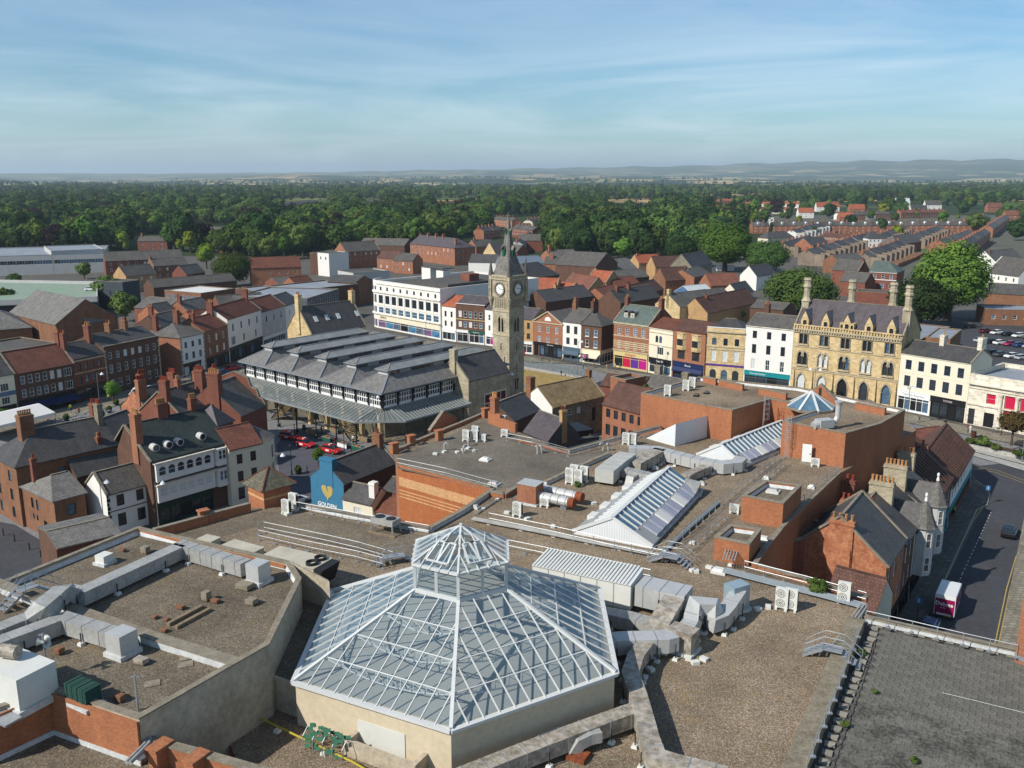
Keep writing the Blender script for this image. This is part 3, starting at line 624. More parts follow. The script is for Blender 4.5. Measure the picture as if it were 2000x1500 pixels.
def bldg(name,label,A,B,D,e,r=None,roof='gx',wall=BRICK_RED,rm=SLATE,wins=(),chim=(),shop=(),zb=0.,gc=None,hips=(0,0),cat='building',group=None,par=0.,trim=None,yr=None,bands=(),quoin=None,e2=None,ridge=True,rev=.14,sill=None):
 A,B=Vector((A[0],A[1])),Vector((B[0],B[1]));W=(B-A).length;ang=math.atan2(B.y-A.y,B.x-A.x)
 t=thing(name,label,cat,(A.x,A.y,zb),ang,group);e-=zb;r=(r-zb)if r is not None else None;e2=(e2-zb)if e2 is not None else None
 H={k:[]for k in 'flrb'};pend=[]
 for w in wins:
  sd,n,z,ww,hh,sty=w[:6];SW=W if sd in 'fb' else D;k=w[6]if len(w)>6 else{}
  u0,u1=k.get('u',(.5,SW-.5));u1=SW+u1 if u1<=0 else u1
  for i in range(n):
   u=u0+(i+.5)*(u1-u0)/n-ww/2
   if u<.05 or u+ww>SW-.05:continue
   H[sd].append((u,z-zb,ww,hh,sty,k.get('arch')));pend.append((sd,u,z-zb,ww,hh,sty,k))
 for s in shop:
  u0,u1=s['u']if 'u' in s else(.25,W-.25);sd=s.get('side','f');SW=W if sd in 'fb' else D;u1=SW+u1 if u1<=0 else u1;s['_u']=(u0,u1)
  H[sd].append((u0,.0,u1-u0,s.get('h',3.4),'shop',None,.55))
 b=MB();ef=e+par
 for sd in 'flrb':
  m,SW,rz=side_map(sd,W,D)
  top=ef if sd=='f' else e
  if roof=='flat':top=ef
  if roof=='mono':top=e if sd=='f' else(r if sd=='b' else e)
  wallface(b,m,SW,0,top,H[sd],rev)
  if roof=='mono' and sd in 'lr':b.poly([m(0,e,0),m(SW,e,0),m(SW if sd=='r' else 0,r,0)])
  if roof=='gx' and sd in 'lr':
   y_=D/2 if yr is None else yr;q=y_ if sd=='r' else D-y_;b.poly([m(0,e,0),m(SW,e,0),m(q,r,0)])
  if roof=='gy' and sd in 'fb':b.poly([m(0,e,0),m(SW,e,0),m(SW/2,r,0)])
  if roof=='hip' and((sd=='l' and not hips[0])or(sd=='r' and not hips[1])):b.poly([m(0,e,0),m(SW,e,0),m(SW/2,r-.12,0)])
 if roof=='flat':b.poly([(0,0,e-.05),(W,0,e-.05),(W,D,e-.05),(0,D,e-.05)])
 if par and roof!='flat':b.box(.004,.004,e-.2,W-.004,.3,ef)
 b.build('wall',wall,t)
 rb=MB();rf=None
 if roof=='gx':rf=gable_roof(rb,W,D,e,r,.0 if par else .25,yr=yr,e2=e2)
 elif roof=='gy':
  gable_roof(rb,D,W,e,r);rb.v=[(y,x,z)for x,y,z in rb.v];rb.f=[f[::-1]for f in rb.f]
 elif roof=='hip':hip_roof(rb,W,D,e,r,*hips,o=.0 if par else .3)
 elif roof=='mono':rb.hexa([(-.1,-.2,e),(W+.1,-.2,e),(W+.1,D+.1,r),(-.1,D+.1,r)],[(-.1,-.2,e+.15),(W+.1,-.2,e+.15),(W+.1,D+.1,r+.15),(-.1,D+.1,r+.15)])
 elif roof=='flat':
  pw=.35;rb.poly([(pw,pw,e),(W-pw,pw,e),(W-pw,D-pw,e),(pw,D-pw,e)])
 R_=rb.build('roof',rm,t)
 if roof=='flat' and par:
  cb_=MB();pw=.35;zz0=ef
  for q in((0,0,W,pw),(0,D-pw,W,D),(0,pw,pw,D-pw),(W-pw,pw,W,D-pw)):cb_.box(q[0]+.003,q[1]+.003,e-.1,q[2]-.003,q[3]-.003,zz0-.002)
  cb_.build('parapet',wall,t);cb_=MB()
  for q in((-.05,-.05,W+.05,pw+.05),(-.05,D-pw-.05,W+.05,D+.05),(-.05,pw+.05,pw+.05,D-pw-.05),(W-pw-.05,pw+.05,W+.05,D-pw-.05)):cb_.box(q[0],q[1],zz0,q[2],q[3],zz0+.1)
  cb_.build('coping',trim or COPE,t)
 elif par:MB().box(-.03,-.06,ef,W+.03,.36,ef+.12).build('coping',trim or COPE,t)
 if roof in('gx','hip')and ridge and r:
  yy=(D/2 if yr is None else yr);l0,l1=(hips[0]or 0),W-(hips[1]or 0);th=.14 if roof=='gx' else .02
  MB().beam((l0,yy,r+th+.02),(l1,yy,r+th+.02),.26,.1).build('ridge',COPE if rm in(SLATE,SLATE_D,SLATE_G,SLATE_P,SLATE_L)else rm,R_)
 if gc and roof=='gx':
  yy=(D/2 if yr is None else yr);ee2=e if e2 is None else e2
  for x in([0.]if 'l' in gc else[])+([W]if 'r' in gc else[]):
   g=MB();g.beam((x,-.25,e+.02),(x,yy,r+.22),.34,.2);g.beam((x,yy,r+.22),(x,D+.25,ee2+.02),.34,.2);g.build('coping',gc_mat(gc),t)
 for sd,u,z,ww,hh,sty,k in pend:
  m,SW,rz=side_map(sd,W,D);put_window(t,m,rz,u,z,ww,hh,sty,k.get('arch'),rev,k.get('sill',sill),k.get('pane'))
 for c in chim:
  x,y,w,d,z1,n=c[:6];x=W+x if x<0 else x;mt=c[6]if len(c)>6 else wall
  chimney(t,x,y,w,d,e*.9,z1-zb,n,mt,c[7]if len(c)>7 else None,'x' if w>=d else 'y')
 for(z,hh,pr,mt)in bands:MB().box(-.02,-pr,z-zb,W+.02,.0-.003,z-zb+hh).build('cornice',mt,t)
 if quoin:
  for x in(0.,W-.45):
   q=MB()
   for k in range(int(e/.6)):q.box(x+(0 if k%2==0 or x==0 else .15),-.04,k*.6+.02,x+(.45 if k%2==0 else .3)+(.15 if x and k%2 else 0),-.003,k*.6+.5)
   q.build('quoin',quoin,t)
 for s in shop:shopfront(t,s,W,D)
 return t
def gc_mat(g):return WHITE if 'w' in g else COPE
def shopfront(t,s,W,D):
 u0,u1=s['_u'];h=s.get('h',3.4);m,SW,rz=side_map(s.get('side','f'),W,D);w=u1-u0;fr=s.get('frame',BLACK);fm=s.get('fascia',fr);fh=s.get('fh',.75);n=s.get('n',max(2,int(w/1.5)));dpt=.3
 root=ob('shopfront',None,t,m(u0,0,0),rz)
 b=MB();zt=h-fh
 b.box(0,.0,0,.22,dpt,zt);b.box(w-.22,.0,0,w,dpt,zt);b.box(.22,.06,0,w-.22,dpt,.45)
 for k in range(1,n):x=.22+(w-.44)*k/n;b.box(x-.05,.08,.45,x+.05,dpt-.02,zt)
 if zt>2.6:b.box(.22,.09,zt-.6,w-.22,dpt-.03,zt-.52)
 b.build('frame',fr,root)
 dr=s.get('door',n//2)
 for k in range(n):
  x=.22+(w-.44)*k/n;ww=(w-.44)/n
  pm=BLACK if k==dr else(s.get('panes')or[PANE,PANE,PANE_B])[k%len(s.get('panes')or[1,2,3])]
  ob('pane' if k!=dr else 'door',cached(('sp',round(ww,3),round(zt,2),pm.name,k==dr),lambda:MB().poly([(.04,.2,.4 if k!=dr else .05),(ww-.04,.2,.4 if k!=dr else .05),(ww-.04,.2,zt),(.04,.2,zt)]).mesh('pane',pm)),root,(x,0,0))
 MB().box(-.05,-.12,zt,w+.05,dpt,h).box(-.08,-.2,h,w+.08,.0-.003,h+.1).build('fascia',fm,root)
 if s.get('text'):lettering(root,s['text'],s.get('ts',fh*.7),(w*s.get('tx',.5),-.15,zt+fh*.5),s.get('tm',WFRAME))
 if s.get('awn'):
  a=s['awn'];d=s.get('ad',1.6);MB().hexa([(.1,-d,zt-.75),(w-.1,-d,zt-.75),(w-.1,-.13,zt-.03),(.1,-.13,zt-.03)],[(.1,-d,zt-.68),(w-.1,-d,zt-.68),(w-.1,-.13,zt+.04),(.1,-.13,zt+.04)]).box(.1,-d-.03,zt-.95,w-.1,-d,zt-.7).build('awning',a,root)
 return root
 # ------------------------------------------------------------------ rows round the market place
def base(x0,y0,x1,y1,z=0.):return at(x0,y0,z),at(x1,y1,z)
S=dict
RW=lambda sd,n,z,w,h,sty,**k:(sd,n,z,w,h,sty,k)
AWN_P=M('awning_pink','d9c3b4','d4c79a',nscale=.5,amt=1)
FASC_Y=M('fascia_sand','c9b683','b7a26c',amt=.5);FASC_G=M('fascia_bluegrey','4d5f6e','3e4e5b',amt=.5);FASC_C=M('fascia_cream','ded6bd','cdbf9c',amt=.5)
PRINT=[M('window_print_a','2f4f6e','84456a',nscale=1.3,fine=3,amt=1.6),M('window_print_b','4a7f98','1f4c74',nscale=1.1,fine=2.6,amt=1.6),M('window_print_c','26364f','5d6b7a',nscale=1.5,fine=3.4,amt=1.5)]
# --- High Row, left
Q=at(38,812),at(152,787)
bldg('shop_building','pale fronted building with blue panels between windows at the left edge',at(-70,836),at(37,812.3),9,8.9,12,wall=CREAM,rm=SLATE_D,wins=[RW('f',3,5.6,1.7,1.6,'wide'),RW('f',3,2.9,1.7,1.5,'wide')],bands=[(4.6,.9,.05,M('blue_panel','5f7186','50627a'))],shop=[S(h=2.6,frame=DFRAME)])
bldg('shop_building','brown brick building with red pantile roof and dark blue awning',*Q,9,8.8,12.6,wall=BRICK_DK,rm=PAN_RED,gc='lr',wins=[RW('f',6,6.3,.95,1.75,'sash',u=(.8,-2.6)),RW('f',1,6.3,1.7,1.75,'wide',u=(-2.6+12.7,-.2)),RW('f',6,3.5,.95,1.8,'sash',u=(.8,-2.6),arch='seg'),RW('f',1,3.5,1.8,1.7,'wide',u=(-2.6+12.7,-.2))],shop=[S(h=3.,frame=BLACK,awn=NAVY,ad=2.2)],chim=[(-.2,4.5,.8,1.4,15.2,3,BRICK_RED)])
bldg('shop_building','narrow red brick building with ornate dark shopfront',at(152,786.5),at(211,771.5),9,9.6,12.2,wall=BRICK_RED,rm=SLATE_D,wins=[RW('f',4,6.9,.8,1.5,'dark'),RW('f',4,4.,.8,1.7,'dark',arch='seg')],bands=[(6.2,.2,.1,TRIM),(8.9,.3,.15,TRIM)],shop=[S(h=3.3,frame=BRFRAME)],chim=[(.4,3,.9,1.3,15,2),(-.4,4,.9,1.6,15.5,2,BRICK_RED)])
bldg('town_house','wide dark brick Georgian house with three rows of seven white windows',at(211.5,771.3),at(317,744),11,10.6,12.9,wall=BRICK_DK,rm=SLATE_D,par=.3,wins=[RW('f',7,7.9,.95,1.5,'sash'),RW('f',7,4.7,.95,1.9,'sash'),RW('f',3,1.3,1.,1.9,'sash',u=(.5,7)),RW('f',3,1.3,1.,1.9,'sash',u=(9,-.5)),RW('f',1,.1,1.2,2.5,'door',u=(7,9))],quoin=TRIM,chim=[(.5,5,.9,1.8,15.5,3,STONE_D),(6.5,5.5,.9,1.6,15,2,BRICK_BR),(11,5.5,.9,1.6,15,2,BRICK_BR)])
bldg('corner_building','white fronted corner building with brick side wall and hipped slate roof',at(358,737.5),at(404,725),12.5,9.7,12.4,'hip',hips=(4.5,0),wall=WHITE,rm=SLATE,wins=[RW('f',3,7.,.9,1.5,'dark'),RW('f',3,4.1,.9,1.7,'dark')],quoin=STONE_D,shop=[S(u=(.4,-1.8),h=3.2,frame=BRFRAME,panes=[PANE_L])],chim=[(1.5,9,.9,1.2,14.5,2,BRICK_RED),(5.5,6,.9,1.4,15.5,4,BRICK_RED)])
MB().box(0,0,0,.05,12.4,9.6).build('brick_flank',BRICK_OR,bpy.data.objects['corner_building'],(-.06,.05,0))
bldg('shop_building','brown brick shop with white sashes and black shopfront between white buildings',at(404.5,724.8),at(449,708.6),9,10.1,12.9,wall=BRICK_BR,rm=PAN_BR,gc='r',wins=[RW('f',3,7.,.9,1.8,'sash'),RW('f',3,3.9,.9,1.8,'sash')],shop=[S(h=3.2,frame=BLACK)],chim=[(.6,3.5,.8,1.2,14.5,2,BRICK_RED),(-.3,4.5,.9,1.6,16,4,BRICK_RED)])
bldg('shop_building','tall white four bay building with brown tiled roof and black shopfront',at(449.5,708.3),at(514.5,682.3),9,11.4,14.4,wall=WHITE,rm=PAN_BR,gc='r',wins=[RW('f',4,8.,.85,1.9,'dark'),RW('f',2,4.6,.85,1.8,'dark',u=(5,-.4)),RW('f',1,4.3,2.2,2.3,'wide',u=(.8,4.6))],shop=[S(h=3.8,frame=BLACK,n=8)],chim=[(-.3,4.5,.9,1.6,17,4,BRICK_RED)])
bldg('shop_building','white three bay building with brown tiled roof near the stone hall',at(515,682),at(560,665),9,10.6,13.6,wall=GREYR,rm=PAN_BR,gc='r',wins=[RW('f',3,7.4,.85,1.7,'dark'),RW('f',3,4.2,.85,1.7,'blind')],shop=[S(h=3.2,frame=WFRAME)])
bldg('shop_building','narrow white building with two roof dormers beside the stone gable',at(560.5,664.7),at(590,652),9,10.3,13,wall=WHITE,rm=SLATE_D,wins=[RW('f',2,7.2,.85,1.6,'teal'),RW('f',2,4,.85,1.7,'sash')],shop=[S(h=3.,frame=WFRAME)])
# --- old stone town hall behind the market roofs
Q=at(608,652,7),at(714,636,7)
t=bldg('stone_hall','yellow stone hall with steep dark slate roof and tall gable chimneys',*Q,11,7,13.6,wall=STONE_Y,rm=SLATE_D,gc='lr',chim=[(.2,5.5,1.2,1.6,17,2,STONE_Y),(-.2,5.5,1.2,1.6,16.5,2,STONE_Y)],wins=[RW('l',1,2.6,1.0,2.4,'dark',arch='pt')])
for u in(3.5,7.2,11,17.5):MB().beam((u,2.0,9.65),(u,3.1,10.97),1.1,.16).build('rooflight',PANE_L,t)
# --- white department store with the curved corner
A,B=at(738,640),at(861,664);W_=(B-A).length
t=bldg('department_store','long white department store with curved corner, flat dark roof and printed shop windows',A,B,42,14.6,roof='flat',par=.7,wall=WHITE,rm=FELT,trim=WHITE,wins=[RW('f',9,12.3,.9,1.2,'dark'),RW('f',9,8.2,2.2,2.6,'vdark',u=(.4,-.4)),RW('f',9,5.1,2.5,1.9,'teal',u=(.4,-.4))],bands=[(11.5,.35,.35,STONE_W),(14.3,.2,.25,STONE_W),(4.6,.25,.5,STONE_W),(7.5,.18,.1,STONE_W)],shop=[S(h=4.5,fh=1.7,frame=WHITE,fascia=CREAM,n=8,panes=PRINT,text='BINNS',ts=1.1,tx=.1,tm=DFRAME,door=3)])
for k in range(8):MB().box(.2+k*W_/9+W_/9-.2,-.12,4.85,.2+k*W_/9+W_/9+.2,-.003,11.5).build('pilaster',WHITE,t)
# curved corner, six facets turning back up the side street
rad=6.;cb_=MB();prev=(0.,0.);ctr=(0.,rad)
fac=[(-rad*math.sin(a),rad-rad*math.cos(a))for a in[math.pi/2*k/6 for k in range(7)]]
for k,(p,q)in enumerate(zip(fac,fac[1:])):
 l=math.hypot(q[0]-p[0],q[1]-p[1]);rz=math.atan2(p[1]-q[1],p[0]-q[0]);m=lambda u,z,d:(u,d,z);hs=[(.3,12.3,l-.6,1.2),(.25,8.2,l-.5,2.6),(.2,5.1,l-.4,1.9),(.1,.5,l-.2,2.3)]
 c=MB();wallface(c,m,l,0,15.3,hs,.2);c.box(-.05,-.35,11.5,l+.05,-.003,11.85);c.box(-.05,-.5,4.6,l+.05,-.004,4.85);c.box(0,.2,15.0,l,.5,15.3)
 f=c.build('corner_wall',WHITE,t,(q[0],q[1],0),rz)
 for h_,pm in zip(hs,(PANE,PANE,PANE_B,PRINT[k%3])):ob('pane',pane_mesh(h_[2],h_[3],pm),f,(h_[0],.12,h_[1]))
MB().poly([(p[0]*.97,.2+p[1]*.97,14.6)for p in fac][::-1]+[(0,rad+2,14.6)]).build('corner_roof',FELT,t)
MB().box(-rad,rad,0,-rad+.4,40,14.6).build('side_wall',WHITE,t);MB().box(-rad+.4,rad,14.3,.1,40,14.55).build('side_roof',FELT,t)
MB().box(2.0,17,14.6,6.5,21,18.6).box(9.5,17,14.6,13,20,18).build('lift_housing',WHITE,t);MB().box(1.8,16.8,18.6,13.2,21.2,18.9).build('lift_roof',FELT,t)
MB().box(25,14,14.6,29,18,18.4).build('stair_housing',BRICK_RED,t)
MB().box(14,4,14.6,W_-1,30,16.2).build('roof_step',FELT,t)
# --- right of the store
bldg('shop_building','narrow white building with orange tiled roof beside the department store',at(863,663.5),at(891,668),10,10.4,13,wall=WHITE,rm=PAN_OR,wins=[RW('f',2,7.2,.8,1.7,'dark'),RW('f',2,4.4,.8,1.6,'dark')],shop=[S(h=3.3,frame=WFRAME,fascia=WFRAME)])
bldg('shop_building','dark brick five bay building with white framed windows left of the clock tower',at(891.5,668),at(947,674),10,11.2,13.4,par=.3,wall=BRICK_DK,rm=SLATE_P,trim=WHITE,wins=[RW('f',5,7.6,1.15,1.9,'sash'),RW('f',5,4.7,1.15,1.7,'sash')],bands=[(6.9,.18,.08,FASC_Y)],shop=[S(u=(.2,4.2),h=3.8,frame=GREYR,fascia=WFRAME),S(u=(4.4,-.2),h=3.8,frame=WFRAME,fascia=GREENP,text='Specsavers',ts=.5,n=3)],chim=[(-.2,5,.8,1.5,15,3,STONE_D)])
bldg('shop_building','white narrow shop half hidden by the clock tower',at(947.5,674),at(990,681),10,10.6,13,wall=WHITE,rm=SLATE,wins=[RW('f',3,7.4,.8,1.7,'sash'),RW('f',3,4.4,.8,1.6,'sash')],shop=[S(h=3.4,frame=WFRAME,panes=[PANE,MAGENTA,PANE])])
bldg('shop_building','buff brick two bay building just right of the clock tower',at(985,687),at(1041.5,692.5),10,9.7,12,wall=BRICK_BUFF,rm=SLATE_P,wins=[RW('f',4,7.,.85,1.7,'dark2'),RW('f',4,4.2,1.,1.6,'brown')],shop=[S(h=3.5,frame=WFRAME)])
t=bldg('pediment_house','orange brick house with triangular pediment and white half round window',at(1042,692.5),at(1098,701.5),11,9.3,12.2,'gy',wall=BRICK_OR,rm=SLATE,wins=[RW('f',3,6.6,1.05,1.9,'geo'),RW('f',3,3.9,1.05,1.6,'geo')],bands=[(9.1,.25,.2,TRIM)],shop=[S(u=(.2,1.8),h=3.7,frame=BLACK),S(u=(2.0,-.2),h=3.7,frame=BLACK,text='the works',ts=.5,panes=[PANE_B,PANE])],chim=[(-.4,6,.8,1.6,14.5,2,BRICK_BR)])
W_=(at(1098,701.5)-at(1042,692.5)).length
g=MB();g.beam((-.2,-.15,9.4),(W_/2,-.15,12.4),.35,.28);g.beam((W_/2,-.15,12.4),(W_+.2,-.15,9.4),.35,.28);g.build('pediment',TRIM,t)
lu=MB().prism([(W_/2+1.1*math.cos(math.pi*k/10),1.1*math.sin(math.pi*k/10))for k in range(11)],0,.06).build('lunette',WFRAME,t);lu.rotation_euler=(math.pi/2,0,0);lu.location=(0,-.02,9.85)
bldg('shop_building','plain white two bay building with blue grey shopfront',at(1098.5,701.5),at(1134,707),11,10.3,13.2,wall=WHITE,rm=SLATE,wins=[RW('f',2,7.2,1.1,2.1,'dark'),RW('f',2,4.3,1.1,1.8,'dark')],shop=[S(h=3.5,frame=FASC_G,fh=.9,awn=FASC_G,ad=1.)],chim=[(.3,5.5,.9,1.6,15.5,3,BRICK_BR),(-.3,6,.9,1.4,15.5,2,BRICK_DK)])
bldg('corner_building','brown brick corner shop with hipped slate roof and pink striped awning',at(1134.5,707),at(1173.5,712.5),8.5,10,12.3,'hip',hips=(0,4),wall=BRICK_DK,rm=SLATE,wins=[RW('f',2,7.1,1.1,1.9,'sash',sill=WFRAME),RW('f',2,4.3,1.1,1.9,'sash',sill=WFRAME)],shop=[S(h=3.6,fh=.95,frame=CREAM,fascia=FASC_C,awn=AWN_P,ad=1.7),S(side='r',u=(.3,-.3),h=3.6,fh=.95,frame=CREAM,fascia=FASC_C)])
SANDB=M('banded_brick','b06a44','c8ab84','brick',(3.,.45),nscale=.1,fine=.4,amt=.2)
t=bldg('brick_bank','red brick building with cream stone bands and green slate roof with two dormers',at(1197,716),at(1265,727.5),11,11.8,15.6,wall=BRICK_OR,rm=SLATE_G,gc='lr',wins=[RW('f',4,8.7,1.1,1.9,'geo'),RW('f',4,5.1,1.1,2.1,'geo')],bands=[(8.2,.3,.1,TRIM),(4.5,.3,.25,TRIM),(11.4,.4,.3,TRIM),(11.05,.12,.12,TRIM),(5.4,.22,.012,STONE_Y),(5.9,.22,.012,STONE_Y),(6.4,.22,.012,STONE_Y),(6.9,.22,.012,STONE_Y)],shop=[S(h=4.3,fh=1.1,frame=FASC_Y,fascia=FASC_Y,n=4,text='darlington',ts=.8,tm=CRIMSON,panes=[PANE,CRIMSON,PURPLE,MAGENTA],door=0)],chim=[(.2,5.5,.9,1.4,17.5,2,BRICK_RED),(-.2,5.5,.9,1.4,18,2,BRICK_RED)])
for u in(2.6,4.6):
 d=ob('dormer',None,t,(u,1.5,12.6));MB().box(-.6,0,0,.6,2.6,1.5).build('wall',TRIM,d);dr_=MB().lathe((0,0,0),[(.72,0),(.72,2.6)],12).build('roof',LEAD,d);dr_.rotation_euler=(-math.pi/2,0,0);dr_.location=(0,-.05,1.45);w_=ob('window',win_mesh(.8,1.1,'grid'),d,(-.4,-.06,.3));ob('pane',pane_mesh(.8,1.1,PANE),w_)
bldg('shop_building','narrow white three storey shop with black fascia and bicycle lettering',at(1265.5,727.5),at(1311,737),10,11.6,13.4,wall=CREAM,rm=PAN_BR,wins=[RW('f',2,8.,.85,1.7,'dark',u=(1.9,4.3),arch='round'),RW('f',1,5,1.9,1.9,'wide')],bands=[(7.2,.15,.1,TRIM),(10.3,.15,.1,TRIM),(11.3,.3,.2,CREAM)],shop=[S(h=4.,fh=1.2,frame=CREAM,fascia=BLACK,n=3,text='type 20',ts=.7,tm=WFRAME)])
t=bldg('shop_building','brick shop with two stone bay windows and dark blue fascia',at(1311.5,737),at(1374,749),10,11.9,13.8,wall=BRICK_OR,rm=PAN_DK,shop=[S(h=4.2,fh=1.3,frame=NAVY,fascia=NAVY,text='Boots',ts=.7,tm=WFRAME,awn=NAVY,ad=.7)],wins=[RW('f',2,5.0,2.,2.3,'vdark')])
W_=(at(1374,749)-at(1311.5,737)).length
for u in(W_*.27,W_*.73):
 c=ob('bay_window',None,t,(u,0,7.3));MB().prism([(-1.4,0),(-.8,-.7),(.8,-.7),(1.4,0)],0,1.0).prism([(-1.4,0),(-.8,-.7),(.8,-.7),(1.4,0)],2.6,3.9).prism([(-1.5,0),(-.9,-.8),(.9,-.8),(1.5,0)],3.9,4.1).prism([(-1.3,0),(-.75,-.62),(.75,-.62),(1.3,0)],1.0,2.6).build('wall',STONE_Y,c)
 for x in(-.4,.4):o=ob('window',win_mesh(.72,1.5,'dark'),c,(x-.36,-.72,1.05));ob('pane',pane_mesh(.72,1.5,PANE),o)
bldg('shop_building','golden sandstone three bay building with white parapet and purple signs',at(1376,748.5),at(1450,755),11,12.6,15,'hip',hips=(3,3),wall=STONE_Y,rm=SLATE_D,par=.9,trim=WFRAME,wins=[RW('f',3,9.4,1.,1.7,'dark',arch='seg'),RW('f',3,5.6,1.15,2.5,'blind'),RW('f',3,1.,1.5,2.6,'dark',arch='round')],bands=[(8.9,.25,.15,TRIM),(12.4,.3,.35,TRIM),(8.3,.15,.12,TRIM),(4.9,.25,.12,TRIM),(4.5,.35,.14,PURPLE)])
bldg('shop_building','plain white four storey building with teal shopfront beside the gothic bank',at(1450.5,755),at(1542,767.5),12,14.6,16.6,wall=WHITE,rm=SLATE,gc='r',wins=[RW('f',3,11.7,1.,1.7,'dark2'),RW('f',3,8.2,1.,2.1,'dark2'),RW('f',3,4.5,1.,2.4,'sash2')],bands=[(14.3,.2,.2,STONE_W)],shop=[S(h=4.,fh=1.0,frame=FASC_G,fascia=TEAL,n=4,text='Poundstretcher',ts=.6,tx=.3,tm=WFRAME)],chim=[(1.5,9,1.2,1.2,18.5,2,BRICK_DK)])
# --- gothic bank
A,B=at(1542.5,767.6),at(1749,799.2);W_=(B-A).length;D_=13
wn=[]
for i in range(5):
 c0=W_*(i+.5)/5
 wn+=[RW('f',2,11.6,.82,2.2,'dark',u=(c0-1.,c0+1.)),RW('f',2,6.9,.95,2.9,'blind' if i%2 else 'dark',u=(c0-1.15,c0+1.15),arch='pt'),RW('f',1,.7 if i!=2 else .05,1.7 if i!=2 else 2.1,4.2 if i!=2 else 4.9,['blind','blind','door','plaind','dark'][i],u=(c0-1.6,c0+1.6),arch='pt')]
bk=bldg('gothic_bank','golden stone gothic bank with pointed arches, dormers and tall stone chimneys',A,B,D_,15.,20.8,wall=STONE_Y,rm=SLATE_P,par=.5,trim=TRIM,yr=5.5,wins=wn,gc='lr',rev=.3)
c=MB().box(-.1,-.55,14.75,W_+.1,-.003,15.05).box(-.05,-.3,14.1,W_+.05,-.004,14.3)
for k in range(int(W_/.55)):c.box(.1+k*.55,-.45,14.35,.38+k*.55,-.006,14.74)
c.build('cornice',TRIM,bk)
c=MB()
for k in range(int(W_/.6)):c.box(.05+k*.6,-.35,15.06,.3+k*.6,-.15,15.7)
c.box(0,-.38,15.7,W_,-.1,15.95).build('balustrade',STONE_Y,bk)
for z in(10.9,6.1,5.75):MB().box(-.03,-.14,z,W_+.03,-.003,z+.2).build('string_course',TRIM,bk)
for i in range(5):
 c0=W_*(i+.5)/5
 for w,h,z,us in((.95,2.9,6.9,(c0-.575,c0+.575)),(1.7 if i!=2 else 2.1,4.2 if i!=2 else 4.9,.7 if i!=2 else .05,(c0,))):
  for uc in us:
   for off,dp in((.14,.16),(.38,.1)):
    P=arcpts(w+2*off,h+off*1.2,'pt');hm_=MB()
    for(a0,z0),(a1,z1)in zip(P,P[1:]):hm_.beam((uc-w/2-off+a0,-dp/2,z+z0),(uc-w/2-off+a1,-dp/2,z+z1),dp,.15)
    hm_.build('hood_mould',TRIM,bk)
   for sx in(-1,1):MB().cone((uc+sx*(w/2+.1),-.12,z),.09,.09,P[0][1]-.1,6).build('colonnette',STONE_D,bk)
 MB().box(c0-1.3,-.35,6.6,c0+1.3,-.003,6.88).build('sill',TRIM,bk);MB().box(c0-1.2,-.3,11.3,c0+1.2,-.004,11.58).build('sill',TRIM,bk)
 for sx in(-1.02,-.02,.98):MB().box(c0+sx-.09,-.16,11.6,c0+sx+.1,-.003,13.9).build('mullion',STONE_D,bk)
 # dormer with steep stone gable
 d=ob('dormer',None,bk,(c0,-.1,15.05));wd_=1.7 if i!=2 else 3.;m_=lambda u,z,q:(u-wd_/2,q,z)
 g=MB();hs=[(wd_/2-.4,.4,.8,1.5,'dark','seg')]+([(.15,.4,.5,1.3,'dark',None),(wd_-.65,.4,.5,1.3,'dark',None)]if i==2 else[])
 wallface(g,m_,wd_,0,2.1,hs,.2);g.poly([(-wd_/2,0,2.1),(-.8,0,2.1),(.8,0,2.1),(wd_/2,0,2.1)])if 0 else None
 g.poly([(-.85,0,2.1),(.85,0,2.1),(0,0,4.0)]);g.poly([(-wd_/2,3,0),(-wd_/2,0,0),(-wd_/2,0,2.1),(-wd_/2,3,2.1)]);g.poly([(wd_/2,0,0),(wd_/2,3,0),(wd_/2,3,2.1),(wd_/2,0,2.1)]);g.poly([(-wd_/2,0,2.1),(wd_/2,0,2.1),(wd_/2,2.4,2.1),(-wd_/2,2.4,2.1)])
 g.build('wall',STONE_Y,d);MB().poly([(-.95,-.12,2.0),(0,-.12,4.2),(0,5,4.2),(-.95,2.6,2.0)]).poly([(0,-.12,4.2),(.95,-.12,2.0),(.95,2.6,2.0),(0,5,4.2)]).build('roof',LEAD,d)
 for h_ in hs:o=ob('window',win_mesh(h_[2],h_[3],'dark',h_[5]),d,(h_[0]-wd_/2,.12,h_[1]));ob('pane',pane_mesh(h_[2],h_[3],PANE,h_[5]),o)
for u in(.5,W_*.2+.1,W_*.4,W_*.6,W_*.8,W_-.5):MB().hexa([(u-.35,-.75,0),(u+.35,-.75,0),(u+.35,-.01,0),(u-.35,-.01,0)],[(u-.3,-.3,5.6),(u+.3,-.3,5.6),(u+.3,-.01,5.6),(u-.3,-.01,5.6)]).build('buttress',STONE_Y,bk)
for x,y in((.6,4.5),(W_*.42,7),(W_*.80,7),(W_-.4,3.5)):
 MB().box(x-.8,y-.8,15,x+.8,y+.8,20.6).lathe((x,y,20.6),[(1.15,0),(.8,.6),(.72,.9),(.72,2.9),(.95,3.1),(.95,3.5),(.76,3.7),(.76,4.5),(.95,4.7),(.7,5.2),(.4,5.2)],8,math.pi/8).build('chimney',STONE_G,bk)
